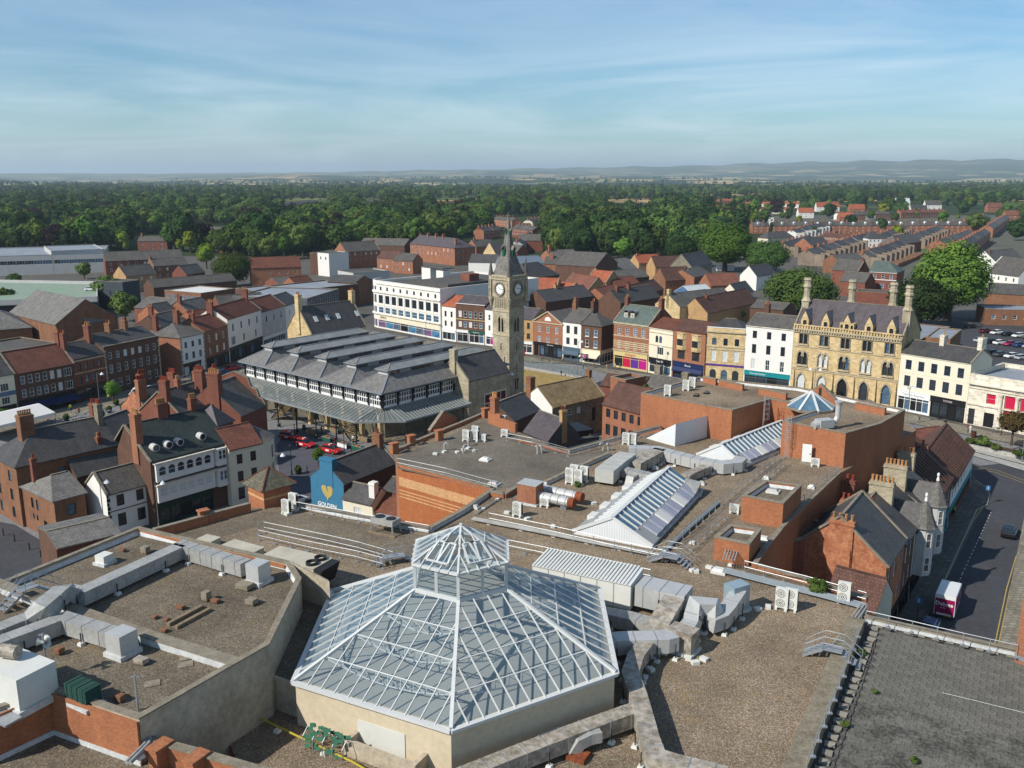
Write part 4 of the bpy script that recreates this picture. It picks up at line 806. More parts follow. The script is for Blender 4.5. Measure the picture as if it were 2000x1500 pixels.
 # --- shops right of the bank
t=bldg('shop_building','cream building with blue framed windows over a white optician and a black shopfront',at(1749.5,799.3),at(1884,827),9,12.2,14.3,wall=CREAM,rm=SLATE_D,wins=[RW('f',5,8.9,1.25,2.0,'blue'),RW('f',5,5.4,1.3,2.2,'blue')],bands=[(8.2,.12,.05,CREAM),(11.9,.2,.15,STONE_W)],shop=[S(u=(.1,7.0),h=4.3,fh=1.2,frame=WFRAME,fascia=WFRAME,n=5,text='Optical Express',ts=.75,tm=M('grey_letters','9aa3a6','8c9598'),panes=[BLACK,PANE_B,PANE,PANE,PANE_B],door=2),S(u=(7.2,-.25),h=4.3,fh=1.1,frame=BLACK,fascia=BLACK,n=4,text='TUTORS',ts=.5,tm=M('pale_letters','d8c9c9','c8b5b5'))],chim=[(6.4,4.5,.9,1.6,16.3,1,STONE_W),(-.6,5,.9,2.,16.6,1,STONE_W)],gc='r')
A,B=at(1884.5,827),at(2060,861);W_=(B-A).length
t=bldg('pale_bank','white stone classical bank with tall crimson window blinds and grey glass roof',A,B,16,9.3,roof='flat',par=.8,wall=STONE_W,rm=FELT_L,trim=STONE_W,rev=.35,wins=[RW('f',1,4.7,1.7,2.,'crim',u=(3.2,5.4)),RW('f',1,1.9,1.9,5.,'crim',u=(6.6,8.9)),RW('f',1,1.9,1.9,5.,'crim',u=(9.4,11.7)),RW('f',1,1.9,1.9,5.,'crim',u=(12.2,14.5)),RW('f',1,.05,1.9,2.9,'door',u=(3.1,5.5)),RW('f',1,.05,1.2,3.2,'brown',u=(.2,1.8))],bands=[(8.2,.3,.6,STONE_W),(7.4,.15,.2,STONE_W),(4.1,.25,.25,STONE_W)])
for u in(6.2,9.15,11.95,14.8):MB().lathe((u,-.25,.6),[(.42,0),(.42,.25),(.32,.3),(.29,5.9),(.4,6.1),(.4,6.4)],12).build('column',STONE_W,t,smooth=False)
lettering(t,'VIRGIN MONEY',.7,(10.2,-.32,7.85),M('silver_letters','b5b2aa','a5a29a'))
MB().lathe((12.5,7,9.35),[(3.4,0),(3.3,.4),(.1,2.6)],8).build('glass_roof',M('patent_glazing','b8bfc0','8f999b','ribs',(.4,1),rough=.3,bump=.4),t)
# ------------------------------------------------------------------ clock tower
s=4.8;ax=R(-42);fc=Vector((-.6,192.2));A=fc-s*Vector((math.cos(ax),math.sin(ax)))
ct=thing('clock_tower','tall square stone clock tower with slate spire and white clock dials','clock tower',(A.x,A.y,0),ax)
b=MB();sides={}
for sd in 'flrb':
 m,SW,rz=side_map(sd,s,s);hs=[(s/2-.75,15.2,.62,3.2,'dark','pt'),(s/2+.13,15.2,.62,3.2,'dark','pt'),(s/2-.15,11.2,.3,1.5,'plaind',None),(s/2+.9,8.3,.25,1.6,'plaind',None),(s/2-.1,6.7,.25,1.3,'plaind',None),(s/2-.55,2.4,.48,2.6,'dark','pt'),(s/2+.07,2.4,.48,2.6,'dark','pt')]
 wallface(b,m,s,0,22.7,hs,.3);sides[sd]=(m,rz,hs)
b.build('shaft',STONE_G,ct)
for sd in 'flr':
 m,rz,hs=sides[sd]
 for h_ in hs:put_window(ct,m,rz,*h_[:5],h_[5],.3)
 for w2,z2,h2 in((1.9,15.0,3.9),(1.5,2.2,3.4)):
  P=arcpts(w2,h2,'pt');g=MB()
  for(a0,z0),(a1,z1)in zip(P,P[1:]):g.beam(m(s/2-w2/2+a0,z2+z0,-.06),m(s/2-w2/2+a1,z2+z1,-.06),.16,.16)
  g.build('hood_mould',TRIM,ct)
 g=MB()
 for k in range(6):
  u=.75+k*.66;p0,p1=m(u-.08,20.4,-.1),m(u+.08,22.3,0)
  g.box(min(p0[0],p1[0]),min(p0[1],p1[1]),20.4,max(p0[0],p1[0]),max(p0[1],p1[1]),22.3)
 for k in range(5):
  P=arcpts(.66,.7,'pt')
  for(a0,z0),(a1,z1)in zip(P,P[1:]):g.beam(m(.75+k*.66+a0,21.9+z0,-.05),m(.75+k*.66+a1,21.9+z1,-.05),.1,.1)
 g.build('arcade',TRIM,ct)
 g=MB()
 for k in range(5):q=[m(.75+k*.66+a,z,-.012)for a,z in((.1,20.4),(.56,20.4),(.56,22.1),(.1,22.1))];g.poly(q)
 g.build('louvre',STONE_D,ct)
b=MB()
for z in(14.4,19.6,6.0,22.4):b.box(-.14,-.14,z,s+.14,s+.14,z+.22)
b.build('string_course',TRIM,ct)
MB().box(-.3,-.3,22.7,s+.3,s+.3,26.4).build('clock_stage',STONE_Y if 0 else STONE_G,ct)
c=MB().box(-.55,-.55,26.4,s+.55,s+.55,27.4)
c.build('parapet',TRIM,ct)
g=MB()
for sd in 'flr':
 m,rz,_=sides[sd]
 for k in range(10):
  u=.2+k*.48;p0,p1=m(u,26.7,-.6),m(u+.22,27.1,-.5);g.box(min(p0[0],p1[0]),min(p0[1],p1[1]),26.75,max(p0[0],p1[0]),max(p0[1],p1[1]),27.15)
g.build('corbel_table',STONE_D,ct)
# dials
RM=M('roman_black','1e1e20','151517')
for sd in 'flr':
 m,rz,_=sides[sd];p=m(s/2,24.5,-.31);d=ob('clock_dial',None,ct,p,rz)
 def disc(r0,r1,y,n=32):
  q=MB()
  for k in range(n):
   a,c_=2*math.pi*k/n,2*math.pi*(k+1)/n;q.poly([(r0*math.sin(a),y,r0*math.cos(a)),(r1*math.sin(a),y,r1*math.cos(a)),(r1*math.sin(c_),y,r1*math.cos(c_)),(r0*math.sin(c_),y,r0*math.cos(c_))])
  return q
 rg=MB()
 for k in range(24):a,c_=2*math.pi*k/24,2*math.pi*(k+1)/24;rg.beam((1.35*math.sin(a),-.1,1.35*math.cos(a)),(1.35*math.sin(c_),-.1,1.35*math.cos(c_)),.28,.34,up=(0,1,0))
 rg.build('rim',STONE_D,d);disc(.001,1.2,-.03).build('face',M('dial_white','e4e4de','d5d5cd',rough=.4),d);disc(1.13,1.2,-.036).build('minute_ring',RM,d)
 n_=MB()
 for k in range(12):a=2*math.pi*k/12;n_.beam((.82*math.sin(a),-.04,.82*math.cos(a)),(1.08*math.sin(a),-.04,1.08*math.cos(a)),.03,.11,up=(0,1,0))if 0 else n_.poly([(.82*math.sin(a)+.05*math.cos(a)*q0,-.04,.82*math.cos(a)-.05*math.sin(a)*q0)if z_==0 else(1.08*math.sin(a)+.07*math.cos(a)*q0,-.04,1.08*math.cos(a)-.07*math.sin(a)*q0)for q0,z_ in((-1,0),(1,0),(1,1),(-1,1))])
 n_.build('numerals',RM,d)
 h_=MB();a=R(93);h_.beam((0,-.07,0),(1.0*math.sin(a),-.07,1.0*math.cos(a)),.04,.09,up=(0,1,0));a=R(310);h_.beam((0,-.06,0),(.62*math.sin(a),-.06,.62*math.cos(a)),.04,.11,up=(0,1,0));h_.build('hands',RM,d)
for x,y in((-.25,-.25),(s+.25,-.25),(-.25,s+.25),(s+.25,s+.25)):
 b=MB().lathe((x,y,0),[(.15,20.6),(.55,22.4),(.55,22.7)],8,.39)
 for k in range(4):a=k*math.pi/2;b.cone((x+.36*math.cos(a+.78),y+.36*math.sin(a+.78),22.7),.14,.14,3.7,6)
 b.cone((x,y,22.7),.3,.3,3.7,8).lathe((x,y,0),[(.55,24.4),(.55,24.6)],8).build('corner_turret',STONE_G,ct)
 MB().lathe((x,y,27.4),[(.62,0),(.5,.25),(.22,2.1),(.08,3.2),(.001,4.2)],8).build('pinnacle',SLATE,ct)
pr=[(27.4,2.45),(28.6,2.05),(31.06,1.46),(33.86,.9),(36.68,.58),(40.2,.07),(40.6,.05)];b=MB();cxy=s/2
for(z0,r0),(z1,r1)in zip(pr,pr[1:]):
 def rg8(r,z):k=min(1,(z-27.4)/7)*.42;return[(cxy+sx*r*(1 if e else 1-k),cxy+sy*r*(1-k if e else 1),z)for sx,sy,e in((-1,-1,0),(1,-1,0),(1,-1,1),(1,1,1),(1,1,0),(-1,1,0),(-1,1,1),(-1,-1,1))]
 a_,c_=rg8(r0,z0),rg8(r1,z1)
 for k in range(8):b.poly([a_[k],a_[(k+1)%8],c_[(k+1)%8],c_[k]])
SPIRE=M('spire_slate','85827a','5c5953','tile',(.35,.3),rough=.7,nscale=.9,amt=1.1)
b.build('spire',SPIRE,ct)
for sd in 'flr':
 m,rz,_=sides[sd]
 for z,w,h,dd,rr in((31.4,.75,1.35,.35,1.42),(36.0,.4,.75,.5,.66)):
  u0=s/2;yy=s/2-rr-.15;l=ob('lucarne',None,ct,m(u0,z,yy),rz)
  MB().prism([(-w/2,0),(w/2,0),(w/2,1.),(-w/2,1.)],0,h).build('body',GREENP,l);MB().poly([(-w/2-.15,-.2,h-.15),(0,-.2,h+w*1.1),(0,1.4,h+w*1.1),(-w/2-.15,1.2,h-.15)]).poly([(0,-.2,h+w*1.1),(w/2+.15,-.2,h-.15),(w/2+.15,1.2,h-.15),(0,1.4,h+w*1.1)]).build('roof',SPIRE,l)
  lv=MB()
  for k in range(4):lv.box(-w/2+.08,-.07,.15+k*h*.22,w/2-.08,-.003,.15+k*h*.22+.1)
  lv.build('louvre',GREENP,l)
MB().tube((s/2,s/2,40.4),(s/2,s/2,41.6),.04).build('finial',IRON,ct)
# ------------------------------------------------------------------ covered market
A,B=at(466,705,10),at(745,769,10);W_=(B-A).length;ax=math.atan2(B.y-A.y,B.x-A.x);Dm=35.
mk=thing('market_hall','long iron and stone market hall with five parallel slate roofs and glass canopy','market hall',(A.x,A.y,0),ax)
bw=W_/5;MR=M('market_slate','84817c','686561','tile',(.5,.35),rough=.6,nscale=.4,amt=.8,spec=.4);LR=M('lantern_slats','979a97','6a6e6c','ribs',(.22,1),rough=.5,nscale=.4,amt=.7,bump=.9)
for i in range(5):
 x0,x1=i*bw,(i+1)*bw;c=(x0+x1)/2;l,r_=c-1.45,c+1.45;f,k_=4.3,Dm-4.3;ze,zm=10.02,12.15
 rb=ob('roof_bay',None,mk)
 q=MB().poly([(x0,0,ze),(x1,0,ze),(r_,f,zm),(l,f,zm)]).poly([(x1,0,ze),(x1,Dm,ze),(r_,k_,zm),(r_,f,zm)]).poly([(x1,Dm,ze),(x0,Dm,ze),(l,k_,zm),(r_,k_,zm)]).poly([(x0,Dm,ze),(x0,0,ze),(l,f,zm),(l,k_,zm)])
 q.build('slope',MR,rb)
 fl=MB()
 for p0,p1 in(((x0,0,ze),(l,f,zm)),((x1,0,ze),(r_,f,zm)),((l,f,zm),(r_,f,zm)),((r_,f,zm),(r_,k_,zm)),((l,f,zm),(l,k_,zm))):fl.beam(p0,p1,.28,.1)
 fl.build('flashing',LEAD,rb)
 MB().box(l+.1,f+.1,12.1,r_-.1,f+.25,13.05).box(l+.1,k_-.25,12.1,r_-.1,k_-.1,13.05).build('lantern_end',GREYR,rb)
 sw=MB();gl=MB();n=9;ll=(k_-f)/n
 for j in range(n):
  y0=f+.1+j*ll
  (gl if j%3!=1 else sw).box(l+.12,y0+.05,12.1,l+.24,y0+ll-.05,13.0);(gl if j%3!=1 else sw).box(r_-.24,y0+.05,12.1,r_-.12,y0+ll-.05,13.0)
 gl.build('lantern_glazing',PANE,rb);sw.build('lantern_panel',CLAD_G,rb)
 q=MB();o=.35;hx=1.9;zt=13.95;zl=13.02
 P=[(l-o,f-o,zl),(r_+o,f-o,zl),(r_+o,k_+o,zl),(l-o,k_+o,zl)];p,u=(c,f+hx,zt),(c,k_-hx,zt)
 q.poly([P[1],P[2],u,p]).poly([P[3],P[0],p,u]).build('lantern_roof',LR,rb);MB().poly([P[0],P[1],p]).poly([P[2],P[3],u]).build('lantern_hip',MR,rb)
 q=MB().beam(p,u,.25,.12)
 for a_ in(P[0],P[1]):q.beam(a_,p,.2,.1)
 for a_ in(P[2],P[3]):q.beam(a_,u,.2,.1)
 for a_,c_ in zip(P,P[1:]+P[:1]):q.beam(a_,c_,.1,.16)
 q.build('lead_roll',LEAD,rb)
MB().box(-.1,-.12,9.75,W_+.1,.3,10.04).box(-.1,.3,9.75,.3,Dm,10.04).box(W_-.3,.3,9.75,W_+.1,Dm,10.04).box(-.1,Dm,9.75,W_+.1,Dm+.2,10.04).build('gutter',LEAD,mk)
MB().box(.9,4.2,0,W_-4.2,Dm-.9,6.69).build('lower_wall',STONE_D,mk);MB().box(.9,.9,5.6,W_-.9,Dm-.9,6.7).build('floor_beam',STONE_D,mk)
for k in range(9):MB().box(1.+k*5.2,.95,0,1.8+k*5.2,1.75,5.6).build('pier',STONE_Y,mk);MB().box(1.05,1.05,6.7,W_-1.05,Dm-1.05,9.9).build('upper_wall',STONE_D,mk)
def panel(w):
 b=MB();h=2.35;b.box(0,0,0,w,.1,.5);b.box(0,0,h-.12,w,.1,h);n=5
 for k in range(n+1):x=w*k/n;b.box(max(0,x-.07),.004,.5,min(w,x+.07),.096,h-.12)
 b.box(0,.008,1.3,w,.09,1.5);return b.mesh('window_panel',WFRAME)
def pan_pane(w):return MB().poly([(0,.06,.45),(w,.06,.45),(w,.06,2.3),(0,.06,2.3)]).mesh('pane',PANE)
def brk():return MB().box(-.12,-.5,1.9,.12,.1,2.5).box(-.12,-.25,0,.12,.1,1.9).mesh('bracket',IRON)
n=12;pw=(W_-2.)/n;PMn,PPn,BKn=panel(pw-.5),pan_pane(pw-.5),brk()
for k in range(n):o=ob('window_panel',PMn,mk,(1.+k*pw+.25,.92,6.85));ob('pane',PPn,o)
for k in range(n+1):ob('bracket',BKn,mk,(1.+k*pw,.9,7.1))
n2=9;pw2=(Dm-2)/n2;P2,Q2=panel(pw2-.5),pan_pane(pw2-.5)
for k in range(n2):
 o=ob('window_panel',P2,mk,(W_-.92,1.+k*pw2+.25,6.85),math.pi/2);ob('pane',Q2,o);ob('bracket',BKn,mk,(W_-.9,1.+k*pw2,7.1),math.pi/2)
g=MB()
for k in range(42):g.box(1.+k*1.05,.93,9.25,1.5+k*1.05,.99,9.6)
g.build('frieze',M('terracotta_frieze','a5745a','8c5c45'),mk)
# glass canopy: outer edge, chamfered corner, inner edge against the wall
zo,zi=5.1,6.75;xo,yo=W_+3.9,-4.2;ch=6.4
outer=[(-1,yo),(xo-ch,yo),(xo,yo+ch),(xo,19.2)];inner=[(-1,.85),(W_-2.4,.85),(W_-.85,2.4),(W_-.85,19.2)]
segs=list(zip(outer,outer[1:],inner,inner[1:]));npn=[44,9,22]
cn=ob('canopy',None,mk)
fr=MB()
for(o0,o1,i0,i1),n in zip(segs,npn):
 for k in range(n):
  f0,f1=k/n,(k+1)/n;lerp=lambda a_,b_,f_:(a_[0]+(b_[0]-a_[0])*f_,a_[1]+(b_[1]-a_[1])*f_)
  a0,a1,b0,b1=lerp(o0,o1,f0),lerp(o0,o1,f1),lerp(i0,i1,f0),lerp(i0,i1,f1)
  MB().poly([(*a0,zo),(*a1,zo),(*b1,zi),(*b0,zi)]).build('pane',GLASSC,cn)
  fr.beam((*a0,zo+.05),(*b0,zi+.05),.09,.12)
 fr.beam((*o0,zo),(*o1,zo),.2,.34);fr.beam((*i0,zi+.05),(*i1,zi+.05),.25,.2);fr.beam((*o1,zo+.07),(*i1,zi+.07),.22,.16)
fr.build('frame',M('canopy_lead','8b908f','737877',rough=.5),cn)
tr=MB()
for k in range(9):x=1+k*5.;tr.beam((x,yo,zo-.2),(x,.85,zo-.2),.12,.25);tr.beam((x,yo,zo-.2),(x,.85,zi-.2),.1,.1)
for k in range(4):y=3.+k*5.2;tr.beam((W_-.85,y,zo-.2),(xo,y,zo-.2),.12,.25)
tr.build('truss',IRON,cn)
for x,y in[(1+k*6.,yo+.15)for k in range(7)]+[(xo-ch,yo+.15),(xo-.15,yo+ch)]+[(xo-.15,7+k*5.)for k in range(3)]:
 MB().lathe((x,y,0),[(.3,0),(.3,.5),(.14,.7),(.12,3.8),(.3,4.9)],8).build('column',IRON,cn)
 # undercroft front: doors and the two outside stairs
for k,x in enumerate((6.,10.5,19.,25,31)):
 o=ob('doorway',cached('mdoor',lambda:MB().box(0,0,0,1.9,.06,3.1).mesh('doorway',BLACK)),mk,(x,4.14,0))
for x,dr in((13.5,1),(38.5,-1)):
 stp=ob('stair',None,mk)
 for k in range(15):MB().box(x+dr*k*.34-.2,-1.9,.25+k*.26,x+dr*k*.34+.2,.84,.36+k*.26).build('step',STONE_Y,stp)
 MB().beam((x,-1.9,1.2),(x+dr*4.8,-1.9,4.9),.06,.06).beam((x,-1.9,.3),(x+dr*4.8,-1.9,4.0),.08,.3).build('handrail',IRON,stp)
 # stone end block with the shop sign, between market and tower
MQ=lambda x,y:(A.x+x*math.cos(ax)-y*math.sin(ax),A.y+x*math.sin(ax)+y*math.cos(ax))
t=bldg('stone_annex','stone gabled block with maroon shop sign joining market hall and clock tower',MQ(W_+3.,19.4),MQ(W_+3.,31.4),8,9.5,13.4,wall=STONE_G,rm=SLATE_D,gc='l',chim=[(.1,4.,1.,1.4,15.2,0,STONE_G)],wins=[])
sf=ob('shop_sign',None,t,(4.4,-.06,0));MRN=M('maroon_panel','5a1f2e','48171f')
MB().box(0,0,0,6.6,.055,6.1).build('surround',FASC_C,sf);MB().box(.2,-.05,2.9,6.4,-.003,3.9).build('fascia',MRN,sf);lettering(sf,'TIMPSON',.85,(2.7,-.07,3.4),WFRAME)
for k in range(4):MB().box(.25+k*1.57,-.04,4.2,1.6+k*1.57,-.003,5.8).build('panel',MRN,sf)
for k in range(4):MB().box(.25+k*1.57,-.03,.4,1.6+k*1.57,-.003,2.7).build('pane',PANE,sf)
# ------------------------------------------------------------------ shopping centre: roofs in the foreground
def V2(x,y,z):p=at(x,y,z);return(p.x,p.y)
def ccw(P):return P if sum(P[i-1][0]*P[i][1]-P[i][0]*P[i-1][1]for i in range(len(P)))>0 else P[::-1]
def inset(P,d):
 P=ccw(P);out=[];n=len(P)
 for i in range(n):
  a,b,c=Vector(P[i-1]),Vector(P[i]),Vector(P[(i+1)%n]);d0=(b-a).normalized();d1=(c-b).normalized()
  n0=Vector((-d0 .y,d0 .x));n1=Vector((-d1 .y,d1 .x));m=n0+n1;m=m/max(.3,m.dot(n0))if m.length>.1 else n0
  out.append(tuple(b+m*d))
 return out
def block(par,P,z0,zr,zp,wall,roofm,pw=.32,cope=COPE,flash=True):
 """walls from z0, roof sheet at zr inside a parapet rising to zp, each run of parapet and coping a piece of its own"""
 P=ccw(P);I=inset(P,pw);J=inset(P,pw+.12)
 b=MB();n=len(P)
 for i in range(n):
  j=(i+1)%n;b.poly([(*P[i],z0),(*P[j],z0),(*P[j],zp),(*P[i],zp)]);b.poly([(*I[j],zr),(*I[i],zr),(*I[i],zp),(*I[j],zp)])
 b.build('wall',wall,par);MB().poly([(*q,zr)for q in I]).build('roof',roofm,par)
 O=inset(P,-.05);Q=inset(P,pw+.05)
 for i in range(n):
  j=(i+1)%n;MB().hexa([(*O[i],zp),(*O[j],zp),(*Q[j],zp),(*Q[i],zp)],[(*O[i],zp+.1),(*O[j],zp+.1),(*Q[j],zp+.1),(*Q[i],zp+.1)]).build('coping',cope,par)
  if flash:MB().hexa([(*I[i],zr),(*I[j],zr),(*J[j],zr),(*J[i],zr)],[(*I[i],zr+.32),(*I[j],zr+.32),tuple((*J[j],zr+.03)),tuple((*J[i],zr+.03))]).build('flashing',FLASH,par)
FLASH=M('white_flashing','c9cbc9','a9aba9',rough=.6,nscale=1.5,amt=1)
mall=thing('shopping_centre','low brick shopping centre with gravel flat roofs filling the foreground','building',(0,0,0))
ZR=14.
MP=[V2(*q,ZR)for q in((262,1052),(488,992),(575,990),(838,1040),(965,962),(778,912),(772,888),(945,814),(1110,885),(1262,848),(1700,780),(1790,840),(1640,925),(1578,983),(1527,1033),(1488,1083),(1474,1106),(1694,1174),(1692,1202),(1560,1503),(1450,1720),(600,1720),(470,1500))]
b=MB();P=ccw(MP);n=len(P)
for i in range(n):j=(i+1)%n;b.poly([(*P[i],0),(*P[j],0),(*P[j],ZR),(*P[i],ZR)])
b.build('wall',BRICK_MALL,mall);MB().poly([(*q,ZR)for q in P]).build('roof',GRAV,mall)
MB().poly([(*V2(*q,ZR+.012),ZR+.012)for q in((780,916),(778,892),(945,822),(1108,890),(1190,878),(1190,888),(1085,935),(965,958))][::-1]).build('felt_roof',GRAV_D,mall)
MB().poly([(*V2(*q,ZR+.010),ZR+.010)for q in((300,1058),(488,1000),(575,998),(838,1048),(905,1015),(790,1095),(640,1060),(500,1030),(380,1062))][::-1]).build('dark_gravel',GRAV_S,mall)
def edge(pts,z,w=.35,h=.55,m=COPE,wm=None,name='parapet',par=None):
 """low upstand along surveyed points: wall below, coping on top"""
 Q=[at(x,y,z+h)for x,y in pts]
 for a,c in zip(Q,Q[1:]):
  MB().beam((a.x,a.y,z+h/2),(c.x,c.y,z+h/2),w,h-.004).build(name,wm or BRICK_MALL,par or mall);MB().beam((a.x,a.y,z+h+.04),(c.x,c.y,z+h+.04),w+.12,.09).build('coping',m,par or mall)
edge([(300,1034),(405,1006),(415,1002),(488,983)],ZR,.4,.9);edge([(578,981),(702,1008),(838,1032)],ZR,.45,.45,wm=FLASH);edge([(838,1032),(905,995),(962,955)],ZR,.4,.4,wm=FLASH);edge([(778,905),(960,952)],ZR,.4,.35)
edge([(772,880),(810,862),(850,845),(905,823),(945,806)],ZR,.4,.4);edge([(1012,858),(1110,880)],ZR,.35,.3);edge([(1110,880),(1290,832)],ZR,.4,.35,wm=FLASH);edge([(1065,941),(1120,915),(1190,884)],ZR,.4,.4,wm=FLASH)
edge([(958,960),(985,965),(1010,950)],ZR,.4,.5);edge([(470,1105),(640,1142)],13.9,.3,.3)if 0 else None
edge([(1470,1100),(1580,1133),(1694,1168)],ZR,.35,.35);edge([(1640,921),(1578,979),(1527,1029),(1488,1079),(1474,1102)],ZR,.35,.45)
for x,y in((397,1000),(770,868),(803,853),(858,843),(948,800)):p=at(x,y,15.2);o=MB().box(-.45,-.35,0,.45,.35,1.3).box(-.55,-.45,1.3,.55,.45,1.45).build('pier',BRICK_MALL,mall,(p.x,p.y,ZR),R(40))
# the orange rendered wall of the sunken yard and its three stripes
a,c=at(779,912,14.),at(963,962,14.)
MB().beam((a.x+.1,a.y-.1,6.95),(c.x+.1,c.y-.1,6.95),.3,13.9).build('yard_wall',M('orange_wall','a8683f','935633','brick',(.225,.075),nscale=.3,amt=.6),mall)
STR=M('pale_stripe','c49a6e','b1875c','brick',(.225,.075),amt=.5)
d=(c-a).normalized();nr_=Vector((d.y,-d.x,0))*.17
for z,h in((12.3,1.1),(11.2,.16),(10.8,.16),(10.4,.16)):MB().beam((a.x+.1+nr_.x,a.y-.1+nr_.y,z),(c.x+.1+nr_.x,c.y-.1+nr_.y,z),.02,h).build('stripe',STR,mall)
# --- the brick upper blocks at the far right
ub=thing('roof_plant_block','tall orange brick roof block with gravel top and caged ladders','building',(0,0,0))
block(ub,[V2(*q,18.3)for q in((1252,768),(1430,802),(1505,780),(1606,797),(1528,823),(1652,847),(1720,828),(1768,801),(1560,757),(1365,737))],8,17.9,18.3,BRICK_MALL,GRAV)
for q in([(1375,735),(1400,741)],[(1405,742),(1452,752)],[(1483,758),(1537,769)],[(1672,786),(1730,798)]):edge(q,17.9,.4,.9,par=ub)
a,c=at(1570,784,17.9),at(1636,794,17.9);t=thing('brick_gablet','free standing brick gable with a dark slot above the gothic bank doors','wall',(a.x,a.y+.5,17.9),math.atan2(c.y-a.y,c.x-a.x));l_=(c-a).length;g=MB();g.prism([(0,0),(l_,0),(l_,.5),(l_/2,2.5),(0,.5)],0,.4);g.v=[(x,z,y)for x,y,z in g.v];g.f=[f[::-1]for f in g.f];g.build('wall',BRICK_MALL,t);MB().beam((-.2,.2,.5),(l_/2,.2,2.65),.5,.14).build('coping',COPE,t);MB().beam((l_/2,.2,2.65),(l_+.2,.2,.5),.5,.14).build('coping',COPE,t);MB().box(l_/2-.18,-.02,.7,l_/2+.18,-.003,2.1).build('slot',ACD,t)
a,c=at(842,845,14),at(892,826,14);t=thing('brick_gablet','sloping brick half gable on the mall edge facing the market canopy','wall',(a.x,a.y,ZR),math.atan2(c.y-a.y,c.x-a.x));l_=(c-a).length;g=MB();g.prism([(0,0),(l_,0),(l_,.7),(l_*.5,2.2),(0,.3)],0,.4);g.v=[(x,z,y)for x,y,z in g.v];g.f=[f[::-1]for f in g.f];g.build('wall',BRICK_MALL,t);MB().beam((-.2,.2,.3),(l_*.5,.2,2.35),.5,.14).build('coping',COPE,t);MB().beam((l_*.5,.2,2.35),(l_+.1,.2,.75),.5,.14).build('coping',COPE,t)
sb=thing('stair_block','small orange brick roof hut with white skylight on its gravel top','building',(0,0,0));block(sb,[V2(*q,16.6)for q in((1449,969),(1530,984),(1566,948),(1495,939))],4,16.1,16.6,BRICK_MALL,GRAV_S,cope=COPE)
sb2=thing('stair_block','smaller brick roof hut with pipe bundle dropping from its front','building',(0,0,0));block(sb2,[V2(*q,16.1)for q in((1395,1050),(1464,1064),(1487,1034),(1425,1025))],4,15.6,16.1,BRICK_MALL,GRAV_S)
# --- left raised block and the lower roof in the near corner
lb=thing('raised_roof_block','raised gravel roofed block with concrete side wall at the left','building',(0,0,0));ZL=18.5
LP=[V2(*q,19.0)for q in((270,1030),(567,1098),(588,1131),(525,1260),(272,1405),(102,1348),(-160,1440),(-240,1235))]
block(lb,LP,8,ZL,19.0,CONC,GRAV_S)
a,c=at(268,1026,19.1),at(566,1094,19.1);MB().beam((a.x,a.y,17.6),(c.x,c.y,17.6),.1,2.8).build('brick_face',BRICK_MALL,lb);MB().beam((a.x,a.y-.45,18.78),(c.x-.3,c.y-.5,18.78),.06,.3).build('brick_lining',BRICK_MALL,lb)
a,c=at(266,1030,19.1),at(-160,1200,19.1);MB().beam((a.x,a.y,17.0),(c.x,c.y,17.0),.1,4).build('brick_face',BRICK_MALL,lb)
a,c=at(567,1098,19.05),at(641,1130,18.7);MB().hexa([(a.x,a.y,14),(a.x+.15,a.y-.35,14),(c.x+.15,c.y-.35,14),(c.x,c.y,14)],[(a.x,a.y,19.2),(a.x+.15,a.y-.35,19.2),(c.x+.15,c.y-.35,18.6),(c.x,c.y,18.6)]).build('screen_wall',CONC,lb)
edge([(128,1183),(300,1243),(463,1294)],ZL,.75,.5,wm=FLASH,par=lb);edge([(-40,1125),(85,1172)],ZL,.75,.5,wm=FLASH,par=lb)
P=[V2(*q,16.4)for q in((532,1320),(577,1336),(648,1150),(592,1138))];MB().prism(ccw(P),12,16.4).build('ledge',CONC,lb);MB().poly([(*q,16.42)for q in ccw(inset(P,.15))]).build('ledge_gravel',GRAV_S,lb)
ll=thing('lower_roof_block','lower gravel roof with brick parapet in the bottom left corner','building',(0,0,0));ZC=16.3
LQ=[V2(*q,16.9)for q in((100,1352),(270,1420),(262,1445),(500,1513),(420,1700),(-260,1700),(-300,1530))]
b=MB();Pq=ccw(LQ);b.prism(Pq,8,ZC,1).build('wall',BRICK_MALL,ll);MB().poly([(*q,ZC)for q in Pq]).build('roof',GRAV_S,ll)
edge([(262,1437),(380,1468),(520,1508)],ZC,.45,1.2,par=ll)
a,c=at(102,1350,19),at(270,1407,19);MB().beam((a.x-.05,a.y-.12,17.6),(c.x,c.y-.12,17.6),.12,2.75).build('brick_face',BRICK_MALL,ll);MB().beam((a.x-.05,a.y-.2,16.45),(c.x,c.y-.2,16.45),.08,.3).build('flashing',FLASH,ll)
a2=at(-60,1418,19);MB().beam((a.x-.15,a.y-.1,17.6),(a2 .x,a2 .y-.1,17.6),.12,2.75).build('brick_face',BRICK_MALL,ll);MB().beam((a.x-.1,a.y-.2,16.45),(a2 .x+.1,a2 .y-.2,16.45),.08,.3).build('flashing',FLASH,ll)
for x,y in((272,1422),(322,1450),(393,1472)):p=at(x,y,17.6);MB().box(-.35,-.9,0,.35,.2,1.3).box(-.42,-1.,1.3,.42,.3,1.42).build('buttress',BRICK_MALL,ll,(p.x,p.y,ZC),R(-28))
